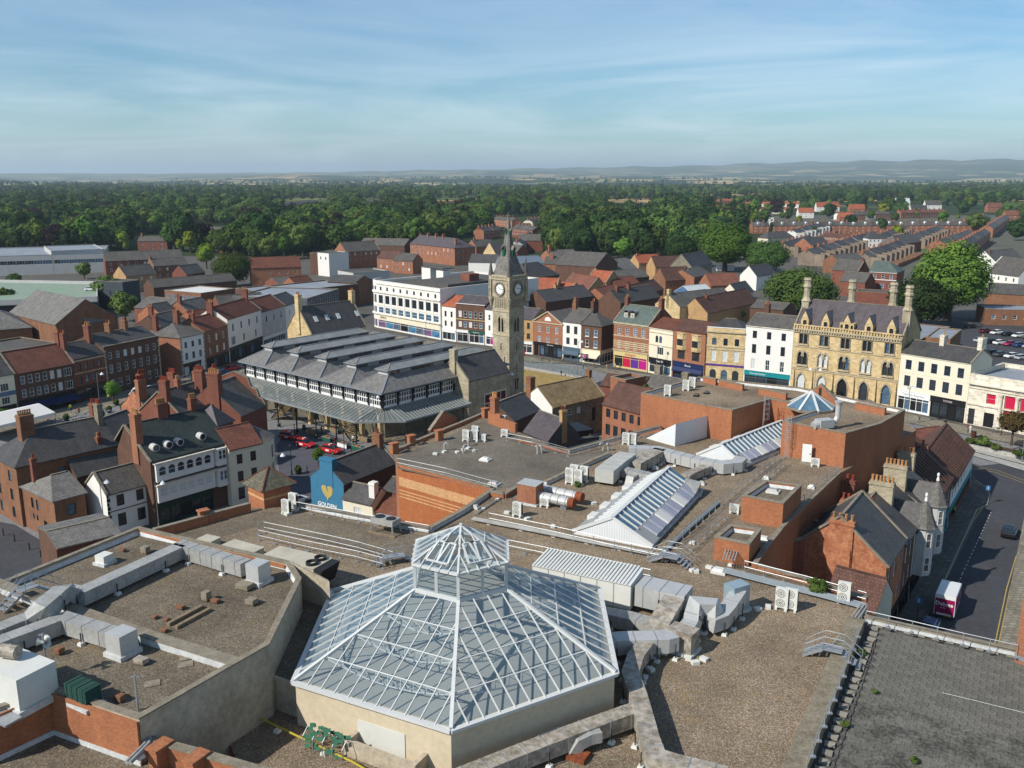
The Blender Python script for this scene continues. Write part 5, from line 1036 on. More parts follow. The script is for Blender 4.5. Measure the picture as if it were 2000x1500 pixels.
# ------------------------------------------------------------------ glass pyramid
HX=[(-13.6,51.6),(-3.5,46.5),(6.55,52.6),(6.6,64.7),(-3.5,70.4),(-13.6,64.3)];hc=Vector((-3.5,58.4));ZE=17.
gp=thing('glass_pyramid','six sided glass pyramid rooflight with white bars and a glazed lantern on top','rooflight',(hc.x,hc.y,12.5))
HL=[Vector(p)-hc for p in HX];e0=ZE-12.5;rl=3.6;zl0,zl1,za_=20.9-12.5,22.9-12.5,24.75-12.5
LN=[v.normalized()*rl for v in HL]
MB().prism([tuple(v)for v in HL],0,e0).build('base_wall',DOMEW,gp)
MB().poly([(*(v*.97),e0+.012)for v in HL]).build('ceiling',M('pale_ceiling','a3a19a','92908a',rough=.7,nscale=.2,amt=.5),gp)
INK=M('white_bar','cccdca','b6b8b5',rough=.45,amt=.4)
g=MB()
for i in range(6):g.beam((*(HL[i]*1.012),e0+.03),(*(HL[(i+1)%6]*1.012),e0+.03),.34,.2)
g.build('gutter',INK,gp)
def clip_poly(P,Q):
 out=P;n=len(Q)
 for i in range(n):
  a,c=Q[i],Q[(i+1)%n];src=out;out=[]
  f=lambda p:(c[0]-a[0])*(p[1]-a[1])-(c[1]-a[1])*(p[0]-a[0])
  for k in range(len(src)):
   p,q=src[k-1],src[k];fp,fq=f(p),f(q)
   if fp>=0>fq or fp<0<=fq:t_=fp/(fp-fq);out.append((p[0]+(q[0]-p[0])*t_,p[1]+(q[1]-p[1])*t_))
   if fq>=0:out.append(q)
  if not out:return[]
 return out
def glaze(par,p0,p1,q1,q0,nu,nv_,gm,bar=INK,bw_=.06,bh=.09,truss=False,pane='pane'):
 """glazed plane p0-p1 (eave) to q0-q1 (top): every pane an object, bars along the slope and across it"""
 p0,p1,q0,q1=map(Vector,(p0,p1,q0,q1));X=(p1-p0).normalized();N=X.cross(q0-p0).normalized();Y=N.cross(X)
 f=lambda p:((p-p0).dot(X),(p-p0).dot(Y));Qp=[f(p0),f(p1),f(q1),f(q0)];Wd=Qp[1][0];Hh=Qp[2][1];u=lambda a:p0+X*a[0]+Y*a[1]
 br=MB();
 for i in range(nu):
  for j in range(nv_):
   c_=clip_poly([(Wd*i/nu,Hh*j/nv_),(Wd*(i+1)/nu,Hh*j/nv_),(Wd*(i+1)/nu,Hh*(j+1)/nv_),(Wd*i/nu,Hh*(j+1)/nv_)],Qp)
   if len(c_)>=3:
    ar=abs(sum(c_[k-1][0]*c_[k][1]-c_[k][0]*c_[k-1][1]for k in range(len(c_))))/2
    if ar>.02:MB().poly([u(a)for a in c_]).build(pane,gm,par)
 def top(x):
  (x0,y0),(x1,y1),(x2,y2),(x3,y3)=Qp
  if x3>x0+1e-6 and x<x3:return(x-x0)/(x3-x0)*Hh
  if x2<x1-1e-6 and x>x2:return(x1-x)/(x1-x2)*Hh
  return Hh
 for i in range(1,nu):
  x=Wd*i/nu;h=top(x)
  if h>.1:MB().beam(u((x,-.1))+N*.05,u((x,h))+N*.05,bw_,bh,up=N).build('glazing_bar',bar,par)
 for j in range(1,nv_):
  y=Hh*j/nv_;xl=Qp[3][0]*j/nv_;xr=Qp[1][0]+(Qp[2][0]-Qp[1][0])*j/nv_
  MB().beam(u((xl,y))+N*.03,u((xr,y))+N*.03,bw_,bh,up=N).build('purlin',bar,par)
  if truss:
   tb=MB();k=max(4,int((xr-xl)/.9));dz=.75;lo=[u((xl+(xr-xl)*m_/k,y))-Vector((0,0,dz*math.sin(math.pi*(m_+.3)/(k+.6))))for m_ in range(k+1)];hi=[u((xl+(xr-xl)*m_/k,y))-N*.08 for m_ in range(k+1)]
   for m_ in range(k):tb.beam(lo[m_],lo[m_+1],.06,.06);tb.beam(hi[m_],lo[m_+1],.04,.04);tb.beam(lo[m_],hi[m_],.04,.04)
   tb.build('truss',INK,par)
for i in range(6):
 j=(i+1)%6;glaze(gp,(*HL[i],e0+.1),(*HL[j],e0+.1),(*LN[j],zl0),(*LN[i],zl0),11,4,GLASSM,truss=True)
 MB().beam((*(HL[i]*1.005),e0+.16),(*LN[i],zl0+.08),.22,.2).build('hip_bar',INK,gp)
ln=ob('lantern',None,gp)
for i in range(6):
 j=(i+1)%6;a,c=LN[i],LN[j]
 MB().beam((*a,zl0+.1),(*c,zl0+.1),.22,.28).build('cill',INK,ln);MB().beam((*a,zl1-.08),(*c,zl1-.08),.2,.22).build('head',INK,ln);MB().beam((*a,zl0),(*a,zl1),.2,.2).build('post',INK,ln);m_=(a+c)/2;MB().beam((*m_,zl0),(*m_,zl1),.2,.16).build('post',INK,ln)
 for p,q in((a,m_),(m_,c)):
  p,q=p+(q-p)*.07,q+(p-q)*.07;MB().poly([(*p,zl0+.2),(*q,zl0+.2),(*q,zl1-.15),(*p,zl1-.15)]).build('pane',GLASSM,ln)
 A3,B3=a*1.05,c*1.05;ap=Vector((0,0,za_));glaze(ln,(*A3,zl1-.03),(*B3,zl1-.03),ap,ap,5,2,GLASSM);MB().beam((*A3,zl1),ap,.13,.14).build('hip_bar',INK,ln);MB().beam((*A3,zl1-.05),(*B3,zl1-.05),.1,.16).build('gutter',INK,ln)
 if i in(0,1):
  for fr_ in(.36,.62):
   s0=A3+(B3-A3)*fr_;lo_,hi_=Vector((*(s0*.9),zl1+.26)),Vector((*(s0*.5),zl1+1.12));X=(B3-A3).normalized()*.42;X=Vector((*X,0));up_=Vector((0,0,.12))
   v=ob('roof_vent',None,ln);q=MB()
   for s_,e_ in((lo_-X,hi_-X),(lo_+X,hi_+X),(lo_-X,lo_+X),(hi_-X,hi_+X)):q.beam(s_+up_,e_+up_,.12,.1)
   q.build('frame',INK,v);MB().poly([lo_-X+up_,lo_+X+up_,hi_+X+up_,hi_-X+up_]).build('pane',GLASSM,v)
MB().box(-.1,-.1,za_-.1,.1,.1,za_+.15).build('finial',INK,gp)
for(i,f0,f1,z0,z1)in((0,.42,.72,1.2,3.3),(1,.5,.67,.9,2.2)):
 a,c=HL[i],HL[(i+1)%6];d=(c-a).normalized();nrm=Vector((d.y,-d.x))*.03;p,q=a+(c-a)*f0+nrm,a+(c-a)*f1+nrm;MB().beam((*p,(z0+z1)/2),(*q,(z0+z1)/2),.04,z1-z0).build('wall_panel',ACW,gp)
 # ------------------------------------------------------------------ ridge skylights
def skylight(label,fl,fr_,L_,hgt,nu,z=ZR,gm=None):
 a,c=at(*fl,z),at(*fr_,z);W_=(c-a).length;t=thing('ridge_skylight',label,'rooflight',(a.x,a.y,z),math.atan2(c.y-a.y,c.x-a.x));h0=.3;m=W_/2;k=.46
 MB().poly([(0,0,0),(W_,0,0),(W_,0,h0),(m,0,hgt),(0,0,h0)]).poly([(W_,L_,0),(0,L_,0),(0,L_,h0),(m,L_,hgt),(W_,L_,h0)]).poly([(W_,0,0),(W_,L_,0),(W_,L_,h0),(W_,0,h0)]).poly([(0,L_,0),(0,0,0),(0,0,h0),(0,L_,h0)]).build('end_wall',CLAD_W,t)
 for s_ in(0,1):
  X=(lambda x:x)if s_==0 else(lambda x:W_-x)
  lo,mi,tp=(X(-.1),h0),(X(m*k),h0+(hgt-h0)*k),(X(m),hgt)
  q=[(lo[0],0,lo[1]+.05),(lo[0],L_,lo[1]+.05),(mi[0],L_,mi[1]+.05),(mi[0],0,mi[1]+.05)];MB().poly(q if s_ else q[::-1]).build('sheet',CLAD_G,t)
  p0,p1,q1,q0=(mi[0],0,mi[1]+.06),(mi[0],L_,mi[1]+.06),(tp[0],L_,tp[1]+.06),(tp[0],0,tp[1]+.06)
  if s_:glaze(t,p0,p1,q1,q0,nu,1,GLASSB,bw_=.14,bh=.16)
  else:glaze(t,p1,p0,q0,q1,nu,1,CLADP,bw_=.14,bh=.1)
  if s_:
   for i in range(8):
    y=L_*(.1+.8*(i+.5)/8);u0,u1=.1,.85
    P0=Vector((lo[0]+(mi[0]-lo[0])*u0,y,lo[1]+(mi[1]-lo[1])*u0+.25));P1=Vector((lo[0]+(mi[0]-lo[0])*u1,y,lo[1]+(mi[1]-lo[1])*u1+.25))
    MB().beam(P0,P1,L_/8*.62,.22,up=(.4,0,1)).build('louvre_vent',[ACW,M('blue_louvre','a5a8b2','8c90a0','ribs',(.12,1),bump=.6),ACW][i%3 if i%3 else 1],t)
  else:
   for i in range(4):y=L_*(.12+.76*(i+.5)/4);MB().box(.1,y-.7,h0+.15,.9,y+.7,h0+.6).build('vent',ACW,t)
 MB().beam((m,-.1,hgt+.1),(m,L_+.1,hgt+.1),.4,.12).build('ridge_cap',INK,t);MB().beam((-.15,-.05,h0+.05),(m,-.05,hgt+.05),.1,.3).beam((W_+.15,-.05,h0+.05),(m,-.05,hgt+.05),.1,.3).build('verge',INK,t)
 return t
GLASSB=M('skylight_pane','5a7687','3e5a6b',rough=.1,spec=.9,nscale=.4,fine=1.5,amt=1);CLADP=M('skylight_sheet','c3c7c6','b0b5b4',rough=.4,amt=.5)
skylight('large white gabled skylight with blue panes in the middle of the gravel roof',(1121,1043),(1272,1072),17.2,2.4,16)
skylight('second white gabled skylight running up to the brick roof block',(1362,893),(1452,915),15,2.3,16)
w1,w2=at(1262,856,ZR),at(1318,872,ZR);rz=math.atan2(w2 .y-w1 .y,w2 .x-w1 .x);Lw=(w2-w1).length
t=thing('white_gable_end','white sheeted half gable standing against the brick roof block','roof structure',(w1 .x,w1 .y,ZR),rz)
MB().poly([(0,0,0),(Lw,0,0),(Lw,0,3.)]).poly([(Lw,0,0),(Lw,9,0),(Lw,9,3.),(Lw,0,3.)]).poly([(Lw,9,0),(0,9,0),(Lw,9,3.)]).build('side_sheet',CLAD_W,t);MB().poly([(0,0,.004),(Lw,0,3.004),(Lw,9,3.004),(0,9,.004)]).build('slope',CLAD_G,t)
t=thing('pyramid_skylight','small white ribbed pyramid rooflight on the brick roof block','rooflight',tuple(at(1583,797,17.95)))
for k in range(8):a,c=2*math.pi*k/8,2*math.pi*(k+1)/8;MB().poly([(3.1*math.cos(a),3.1*math.sin(a),.3),(3.1*math.cos(c),3.1*math.sin(c),.3),(0,0,2.3)]).build('pane',GLASSB,t);MB().beam((3.1*math.cos(a),3.1*math.sin(a),.33),(0,0,2.36),.3,.1).build('rib',INK,t)
MB().prism([(3.2*math.cos(2*math.pi*k/8),3.2*math.sin(2*math.pi*k/8))for k in range(8)],0,.3).build('kerb',COPE,t)
# ------------------------------------------------------------------ rooftop plant
AX=R(-28.6)
BLK=cached('block',lambda:MB().hexa([(-.2,-.2,0),(.2,-.2,0),(.2,.2,0),(-.2,.2,0)],[(-.16,-.16,.2),(.16,-.16,.2),(.16,.16,.2),(-.16,.16,.2)]).mesh('support_foot',ACW))
def duct(label,pts,w,h,m=GALV,feet=True,zr=ZR,step=1.25,jm=None):
 """pts: surveyed points on the middle of the duct's top, with its height"""
 P=[at(x,y,z)for x,y,z in pts];P=[Vector((p.x,p.y,p.z-h))for p in P]
 t=thing('air_duct',label,'duct',(P[0].x,P[0].y,zr));o=Vector((P[0].x,P[0].y,zr));Q=[p-o for p in P]
 MB().sweep(Q,w,h).build('casing',m,t);j=MB();acc=.5;fl=[]
 for a,b in zip(Q,Q[1:]):
  l=(b-a).length;d=(b-a).normalized();hz=Vector((d.x,d.y,0))
  if hz.length<.3:continue
  n=int(l/step)
  for k in range(n):
   c=a+d*(l*(k+.5)/max(1,n));MB().beam(c-d*.035-Vector((0,0,.02)),c+d*.035-Vector((0,0,.02)),w+.06,.0)if 0 else None
   j.sweep([c-d*.03-Vector((0,0,.025)),c+d*.03-Vector((0,0,.025))],w+.05,h+.05)
  if feet:
   s=Vector((d.y,-d.x,0)).normalized()
   for k in range(max(1,int(l/3.5))):
    c=a+d*(l*(k+.5)/max(1,int(l/3.5)))
    if c.z<.12:continue
    for sg in(-1,1):
     q=c+s*sg*(w/2+.12);MB().beam((q.x,q.y,.15),(q.x,q.y,c.z+h*.6),.06,.06).build('hanger',IRON,t);ob('support_foot',BLK,t,(q.x,q.y,0),AX)
 if j.v:j.build('joint_flange',jm or STEEL,t)['kind']='stuff'
 return t
T1=19.75
duct('long pale duct crossing the raised left roof to the near left edge',[(353,1063,T1),(162,1150,T1),(140,1150,T1),(117,1148,20.5),(90,1176,20.5),(62,1200,T1),(-60,1246,T1)],1.15,1.,zr=ZL)
duct('pale duct along the back parapet of the raised left roof',[(347,1058,T1),(480,1097,T1)],1.1,1.05,zr=ZL)
duct('L shaped pale duct beside the white plant box, nearer the camera',[(-60,1270,T1),(125,1202,T1),(222,1232,T1)],1.1,1.,zr=ZL)
def cube(name,label,cat,x,y,zt,w,d,h,m,zr=ZR,rz=AX,kerb=True,km=FLASH):
 """box whose top is centred on the surveyed pixel at height zt"""
 p=at(x,y,zt);t=thing(name,label,cat,(p.x,p.y,zr),rz);b=zt-h-zr
 MB().box(-w/2,-d/2,max(.0,b),w/2,d/2,zt-zr).build('casing',m,t)
 if kerb:MB().box(-w/2-.15,-d/2-.15,0,w/2+.15,d/2+.15,max(.22,b)).build('kerb',km,t)
 return t
cube('duct_cowl','bright metal box ending the duct at the back of the raised left roof','vent',503,1098,20.1,1.25,1.25,1.3,GALV_B,ZL,AX)
cube('duct_cowl','bright metal box ending the L shaped duct on the raised left roof','vent',236,1232,20.1,1.35,1.35,1.3,GALV_B,ZL,AX)
t=cube('plant_unit','large white plant box at the left edge of the near roof','plant unit',25,1292,20.8,4.2,2.4,1.9,ACW,ZL);MB().tube((-1.0,0,2.75),(.1,.3,2.75),.4,10).build('fan_motor',DUCT_D,t);MB().box(2.101,-1.1,.5,2.13,1.1,2.1).build('door_panel',ACW,t)
MB().beam((-2.6,-1.9,.3),(2.6,-1.9,.3),1.,.12).build('platform',STEEL,t)
t=cube('oil_tank','dark green plastic tank by the brick parapet at lower left','tank',160,1335,19.8,1.9,1.0,1.15,M('green_tank','25483f','1c3a33','ribs',(.3,1),bump=.8),ZL,R(-30))
for k in range(4):MB().box(-.9+k*.47,-.53,.2,-.72+k*.47,.53,1.33).build('rib',MATS['green_tank'],t)
for i,(x,y,zt,w,d,m,l)in enumerate(((203,1082,19.3,.95,.95,ACW,'white square roof vent near the far parapet'),(283,1067,19.1,.6,.5,COPE,'small concrete vent box near the top corner parapet'),(402,1155,19.2,.5,.5,COPE,'pale upright vent box on the open gravel'),(478,1139,18.95,1.1,.8,COPE,'flat pale concrete slab box near the metal cowl'),(491,1169,18.95,.7,.6,COPE,'square concrete box close to the concrete side wall'),(275,1285,18.9,.8,.5,DUCT_D,'grey concrete block right of the bright metal box'),(115,1265,18.95,.45,.45,BRICK_BR,'small brown box behind the oil tank'),(232,1356,18.95,.6,.4,BRICK_BR,'brown box standing right of the green tank'),(352,1182,18.8,.6,.35,BRICK_BR,'low brown brick block left of the two timbers'),(420,1170,18.8,.6,.35,BRICK_BR,'low brown block beside the upright vent box'),(302,1202,18.75,.35,.35,BRICK_BR,'tiny brown block near the white upstand'),(325,1207,18.75,.35,.3,BRICK_BR,'tiny brown block just right of another near the upstand'),(240,1071,18.8,.4,.3,BRICK_BR,'tiny brown block left of the small concrete vent'),(320,1228,18.75,.45,.3,BRICK_BR,'small brown block against the white upstand'))):
 cube('roof_vent',l,'vent',x,y,zt,w,d,max(.15,zt-ZL-.1),m,ZL,R(-25),kerb=i<1)
for k,(x,y)in enumerate(((362,1198),(377,1204))):p=at(x,y,18.75);tag(MB().box(-1.5,-.14,0,1.5,.14,.24).build('timber_bearer',WOOD,None,(p.x,p.y,ZL),R(62)),['left','right'][k]+' of two long pale timbers lying on the raised roof','timber')
for k,(x,y)in enumerate(((297,1333),(362,1296),(365,1282))):p=at(x,y,18.6);tag(MB().box(-.45,-.35,0,.45,.35,.06).build('paving_slab',COPE,None,(p.x,p.y,ZL),R(20)),['loose slab on the gravel near the green tank','loose slab below the white upstand','broken slab tight against the white upstand'][k],'slab')
# mast with loudspeakers, wind vane mast
def mast(x,y,z,h,label,horns=0):
 p=at(x,y,z);t=thing('mast',label,'mast',(p.x,p.y,z));MB().cone((0,0,0),.08,.06,h,8).build('pole',STEEL,t)
 for k in range(horns):MB().lathe((0,0,0),[(.05,0),(.1,.2),(.24,.45)],10).build('horn',ACW,t,(.1*(-1)**k,0,h-.6)).rotation_euler=(R(80),0,R(120*k+40))
 MB().beam((-.25,0,h-.1),(.25,0,h-.1),.06,.06).build('cross_arm',STEEL,t)
mast(102,1390,16.3,5.2,'tall grey mast with horn loudspeakers by the brick parapet',3);mast(277,1455,16.3,4.4,'thin grey mast in front of the concrete wall, bottom left')
# stairs bridging an upstand
def steps(x,y,z,rz,label,n=5,w=1.0,hgt=1.1):
 p=at(x,y,z);t=thing('roof_steps',label,'steps',(p.x,p.y,z),rz)
 for k in range(n):MB().box(-2.2+k*.32,-w/2,hgt*(k+1)/n-.05,-1.86+k*.32,w/2,hgt*(k+1)/n).build('tread',STEEL,t)
 MB().box(-2.2+n*.32,-w/2,hgt-.06,.4,w/2,hgt).build('landing',STEEL,t)
 for k in range(n):MB().box(.4+k*.32,-w/2,hgt*(n-k)/n-.3,.72+k*.32,w/2,hgt*(n-k)/n-.25).build('tread',STEEL,t)
 for s in(-1,1):
  r_=MB();y_=s*w/2
  for dz in(.5,1.0):r_.path([(-2.2,y_,dz),(-2.2+n*.32,y_,hgt+dz),(.4,y_,hgt+dz),(.4+n*.32,y_,dz)],.025,5)
  for xx,zz in((-2.2,0),(-2.2+n*.32,hgt),(.4,hgt),(.4+n*.32,0)):r_.tube((xx,y_,zz),(xx,y_,zz+1),.025,5)
  r_.beam((-2.25,y_,.05),(-2.2+n*.32,y_,hgt-.05),.05,.18);r_.build('handrail',STEEL,t)
steps(62,1172,ZL,R(58),'metal steps climbing over the low wall on the left roof');steps(782,1098,ZR,R(20),'metal steps behind the glass pyramid at the end of the walkway',3,1.,.7);steps(1318,1102,ZR,R(-28),'weathered steps crossing the pipes right of the gabled skylight',4,1.4,.8);steps(1633,1290,ZR,R(-28),'galvanised steps over the wide parapet at lower right',4,1.,.9)
# --- plant behind the raised block
def ahu(label,A,B,d,z0,z1,m,rm=None,zr=ZR):
 a,b=at(*A,z1),at(*B,z1);W=(b-a).length;t=thing('air_handling_unit',label,'plant unit',(a.x,a.y,zr),math.atan2(b.y-a.y,b.x-a.x));z0-=zr;z1-=zr
 MB().box(0,0,z0,W,d,z1).build('casing',m,t);MB().box(.1,.1,0,W-.1,.35,z0).box(.1,d-.35,0,W-.1,d-.1,z0).build('bearer',STEEL,t)
 n=max(2,int(W/1.3))
 for k in range(1,n):MB().box(W*k/n-.03,-.03,z0+.02,W*k/n+.03,-.003,z1-.02).build('panel_joint',GALV,t)
 if rm=='ribs':
  for k in range(int(W/.3)):MB().beam((.1+k*.3,-.1,z1+.06),(.1+k*.3,d+.1,z1+.35),.16,.1).build('roof_rib',ACW,t)
  MB().hexa([(0,-.1,z1+.002),(W,-.1,z1+.002),(W,d+.1,z1+.002),(0,d+.1,z1+.002)],[(0,-.1,z1+.03),(W,-.1,z1+.03),(W,d+.1,z1+.28),(0,d+.1,z1+.28)]).build('roof',CLAD_W,t)
 else:MB().box(-.06,-.06,z1,W+.06,d+.06,z1+.06).build('lid',m,t)
 return t,W
t,W_=ahu('long pale air handling unit with two black fans behind the raised roof',(510,1087),(612,1112),2.4,14.5,16.3,M('unit_cream','b9b3a2','9d9787',amt=.9))
for k in(0,1):MB().lathe((W_-.7,.65+k*1.1,16.36-ZR),[(.5,0),(.5,.25),(.42,.25),(.42,.05)],14).build('fan',ACD,t)
MB().hexa([(W_,0,.6),(W_+.25,0,.6),(W_+.25,2.4,.6),(W_,2.4,.6)],[(W_,0,2.3),(W_+.9,0,2.3),(W_+.9,2.4,2.3),(W_,2.4,2.3)]).build('condenser',ACD,t)
ahu('low pale box unit behind the brick parapet, left of the long one',(432,1066),(490,1082),1.6,14.2,15.2,MATS['unit_cream']);ahu('small low pale unit near the mast on the back roof',(386,1053),(412,1059),1.2,14.2,14.8,MATS['unit_cream'])
p=at(637,1125,15.8);tag(MB().cone((0,0,0),.38,.38,1.7,14).build('flue',GALV,None,(p.x-1.2,p.y,ZR)),'short round metal flue beside the fan unit','flue')
# --- big white unit and ducts right of the pyramid
t,W_=ahu('large white ribbed roof unit right behind the glass pyramid',(1040,1104),(1232,1144),3.,14.4,16.5,ACW,'ribs')
TD=15.7
duct('wide grey duct joining the large white unit',[(1250,1134,16.4),(1345,1155,16.4)],2.2,1.7,GALV_B)
duct('stained duct sloping down from the white unit',[(1322,1158,16.3),(1302,1190,16.1),(1284,1222,15.55),(1268,1248,15.55)],1.6,1.3,DUCT_D)
duct('bright bent duct leaving the pyramid towards the grey box',[(1180,1247,15.68),(1215,1242,15.68),(1260,1241,15.68),(1300,1240,15.68),(1316,1236,15.68)],1.4,1.1,GALV_B)
duct('low duct behind the bright bent duct',[(1172,1190,15.2),(1225,1200,15.2),(1270,1212,15.2)],1.3,1.,GALV)
duct('S shaped grey duct looping in front of the blue box',[(1444,1150,15.9),(1424,1180,15.7),(1411,1196,15.5),(1396,1201,15.5),(1386,1192,15.6),(1380,1172,16.4),(1366,1170,16.4),(1352,1205,15.5),(1338,1228,15.3)],1.2,1.1,GALV_B)
cube('duct_box','pale blue metal box at the head of the S shaped duct','vent',1440,1140,16.3,1.7,1.2,2.,M('pale_blue_metal','9fb0b8','8698a1',rough=.4,metal=.3),ZR,R(30));cube('duct_box','grey fan box below the S shaped duct','vent',1334,1228,15.74,1.5,2.0,1.5,DUCT_D,ZR,R(55))
duct('long stained duct running toward the camera right of the pyramid',[(1262,1252,15.5),(1242,1278,15.5),(1231,1312,15.5),(1246,1352,15.5),(1258,1395,15.5),(1270,1440,15.5),(1282,1472,15.5),(1322,1484,15.5),(1420,1508,15.5)],1.15,1.,DUCT_D)
duct('long duct along the foot of the pyramid wall',[(1243,1380,15.4),(1120,1424,15.4),(1000,1470,15.4),(850,1530,15.4)],1.1,1.,DUCT_D)
duct('short hooked duct on a rusty base near the bottom edge',[(1172,1424,15.3),(1152,1428,15.3),(1136,1436,15.2),(1130,1446,14.9),(1129,1456,14.5)],.75,.7,GALV,False);cube('rusty_plinth','rust streaked kerb under the hooked duct','kerb',1129,1472,14.3,1.2,1.0,.28,RUST,kerb=False)
# --- plant in the middle
duct('sloping white grey duct head in the middle of the roofs',[(1180,918,15.9),(1205,898,15.9),(1226,884,15.9)],2.2,1.5,M('duct_pale','b3b3ac','9a9a93',amt=.8))
duct('duct loop at the far side of the central roof',[(1228,872,15.5),(1284,874,15.5),(1306,880,15.5),(1345,890,15.4),(1382,898,15.4),(1412,903,15.4),(1440,900,15.4),(1448,892,15.4)],1.4,1.2,GALV_B)
duct('duct linking the pale head to the far loop',[(1240,903,15.5),(1265,890,15.5),(1290,876,15.5)],1.5,1.2,DUCT_D)
duct('front run of the duct loop behind the large skylight',[(1217,913,15.4),(1272,926,15.4),(1330,935,15.4),(1357,941,15.4),(1353,952,15.1),(1350,962,14.5)],1.1,1.0,GALV);duct('small duct dropping behind the skylight ridge',[(1248,920,15.3),(1234,928,15.2),(1231,940,14.6)],.9,.8,GALV,False)
duct('short duct branch right of the large skylight',[(1382,908,15.2),(1352,920,15.2),(1338,928,15.2)],1.1,.9,DUCT_D)
t=cube('fan_housing','rust orange square fan housing feeding twin round pipes','plant unit',1036,943,16.2,2.2,1.8,2.0,BRICK_OR);MB().box(-1.15,-.95,2.2,1.15,.95,2.28).build('lid',GALV_B,t)
for k,(x0,y0,x1,y1)in enumerate(((1050,968,1122,983),(1058,955,1138,972))):
 a,b=at(x0,y0,14.9),at(x1,y1,14.9);t=thing('round_duct',['nearer of two fat round silver pipes with rusty end','farther of two fat round silver pipes with rusty end'][k],'duct',(a.x,a.y,ZR));q=Vector((b.x-a.x,b.y-a.y,0));z=Vector((0,0,.9))
 MB().tube(z,q*.85+z,.52,14).build('pipe',GALV_B,t,smooth=False);MB().tube(q*.85+z,q+z+Vector((0,0,0)),.52,14,.52).build('rusty_end',RUST,t)
 for f_ in(.2,.4,.6,.8):MB().tube(q*f_+z-q.normalized()*.05,q*f_+z+q.normalized()*.05,.57,14).build('collar',GALV,t)
 for f_ in(.25,.7):MB().box(q.x*f_-.3,q.y*f_-.3,0,q.x*f_+.3,q.y*f_+.3,.4).build('cradle',STEEL,t)
 # --- air conditioning outdoor units: one of each kind, then copies
def ac_proto(h,fans):
 t=ob('outdoor_unit',None);MB().box(-.5,-.2,.2,.5,.2,.2+h).build('casing',ACW,t)
 for k in range(fans):
  z=.2+h*(k+.5)/fans;g=MB()
  for r0,r1 in((.06,.12),(.2,.24),(.32,.36)):
   for q in range(12):a,c=2*math.pi*q/12,2*math.pi*(q+1)/12;g.poly([(-.08+r0*math.cos(a),-.206,z+r0*math.sin(a)),(-.08+r1*math.cos(a),-.206,z+r1*math.sin(a)),(-.08+r1*math.cos(c),-.206,z+r1*math.sin(c)),(-.08+r0*math.cos(c),-.206,z+r0*math.sin(c))])
  g.build('fan_guard',ACD,t)
 MB().box(.502,-.16,.3,.515,.16,h).build('coil',ACD,t)
 for s in(-.38,.38):MB().box(s-.09,-.32,0,s+.09,.32,.2).build('foot',ACW,t)
 return t
ACP=[ac_proto(1.35,2),ac_proto(.8,1),ac_proto(1.65,2)];acu=[0,0,0]
def ac(kind,x,y,z,label,rz=AX):
 o=ACP[kind]if not acu[kind]else copy_tree(ACP[kind]);acu[kind]+=1;p=at(x,y,z);o.location=(p.x,p.y,z);o.rotation_euler=(0,0,rz);tag(o,label,'air conditioner','air conditioning outdoor units on the roofs')
for a in((2,1526,1190,ZR,'larger white twin fan unit at the right of the near gravel roof'),(2,1544,1192,ZR,'narrow white unit side on beside the larger twin fan unit'),(2,1647,1178,ZR,'tall white unit by the pipes at the corner of the wide parapet'),(0,560,1004,ZR,'white unit in front of the hipped brick kiosk'),(2,574,996,ZR,'taller white unit just behind the one by the kiosk'),
(0,911,862,ZR,'left white unit of the group on the grey roof near the market'),(0,928,862,ZR,'middle white unit of the group on the grey roof near the market'),(0,929,854,ZR,'rear white unit of the group on the grey roof near the market'),(1,943,862,ZR,'low right unit of the group on the grey roof near the market'),
(0,982,832,ZR,'white unit against the brick chimney wall by the purple roof'),(1,986,853,ZR,'low white unit at the corner rail by the purple roof'),(1,1000,840,ZR,'low white unit right of the chimney wall'),(0,1223,868,ZR,'left white unit beside the round roof vents'),(0,1236,869,ZR,'right white unit beside the round roof vents'),
(2,1113,945,ZR,'left front unit of four beside the curved ladder'),(2,1130,948,ZR,'right front unit of four beside the curved ladder'),(2,1122,938,ZR,'left rear unit of four beside the curved ladder'),(2,1141,941,ZR,'right rear unit of four beside the curved ladder'),(1,1064,990,ZR,'small unit under the twin round pipes'),(0,1011,1009,ZR,'lone white unit left of the gabled skylight'),
(0,1304,773,17.9,'lone white unit at the left of the tall brick roof block'),(0,1340,763,17.9,'front white unit of three on the tall brick roof block'),(0,1352,757,17.9,'rear white unit of three on the tall brick roof block'),(1,1434,1003,ZR,'white fan unit left of the hut with the skylight'),(1,1592,911,ZR,'white fan unit beside the white roof door')):
 ac(*a[:4],a[4],AX if a[0]!=1 else R(-24))
 # condenser table
p=at(754,1040,ZR);t=thing('condenser_table','grey flat condenser standing on splayed legs near the white parapet','plant unit',(p.x,p.y,ZR),AX)
MB().box(-1.3,-.7,1.0,1.3,.7,1.55).build('casing',GALV,t)
for k in(-.65,.65):MB().cone((k,0,1.55),.5,.5,.06,14).build('fan',ACD,t)
for x,y in((-1.2,-.6),(1.2,-.6),(-1.2,.6),(1.2,.6)):MB().beam((x*1.08,y*1.15,.1),(x,y,1.),.14,.14).build('leg',GALV,t)
for y in(-.7,.7):MB().box(-1.6,y-.12,0,1.6,y+.12,.14).build('bearer',WOOD,t)
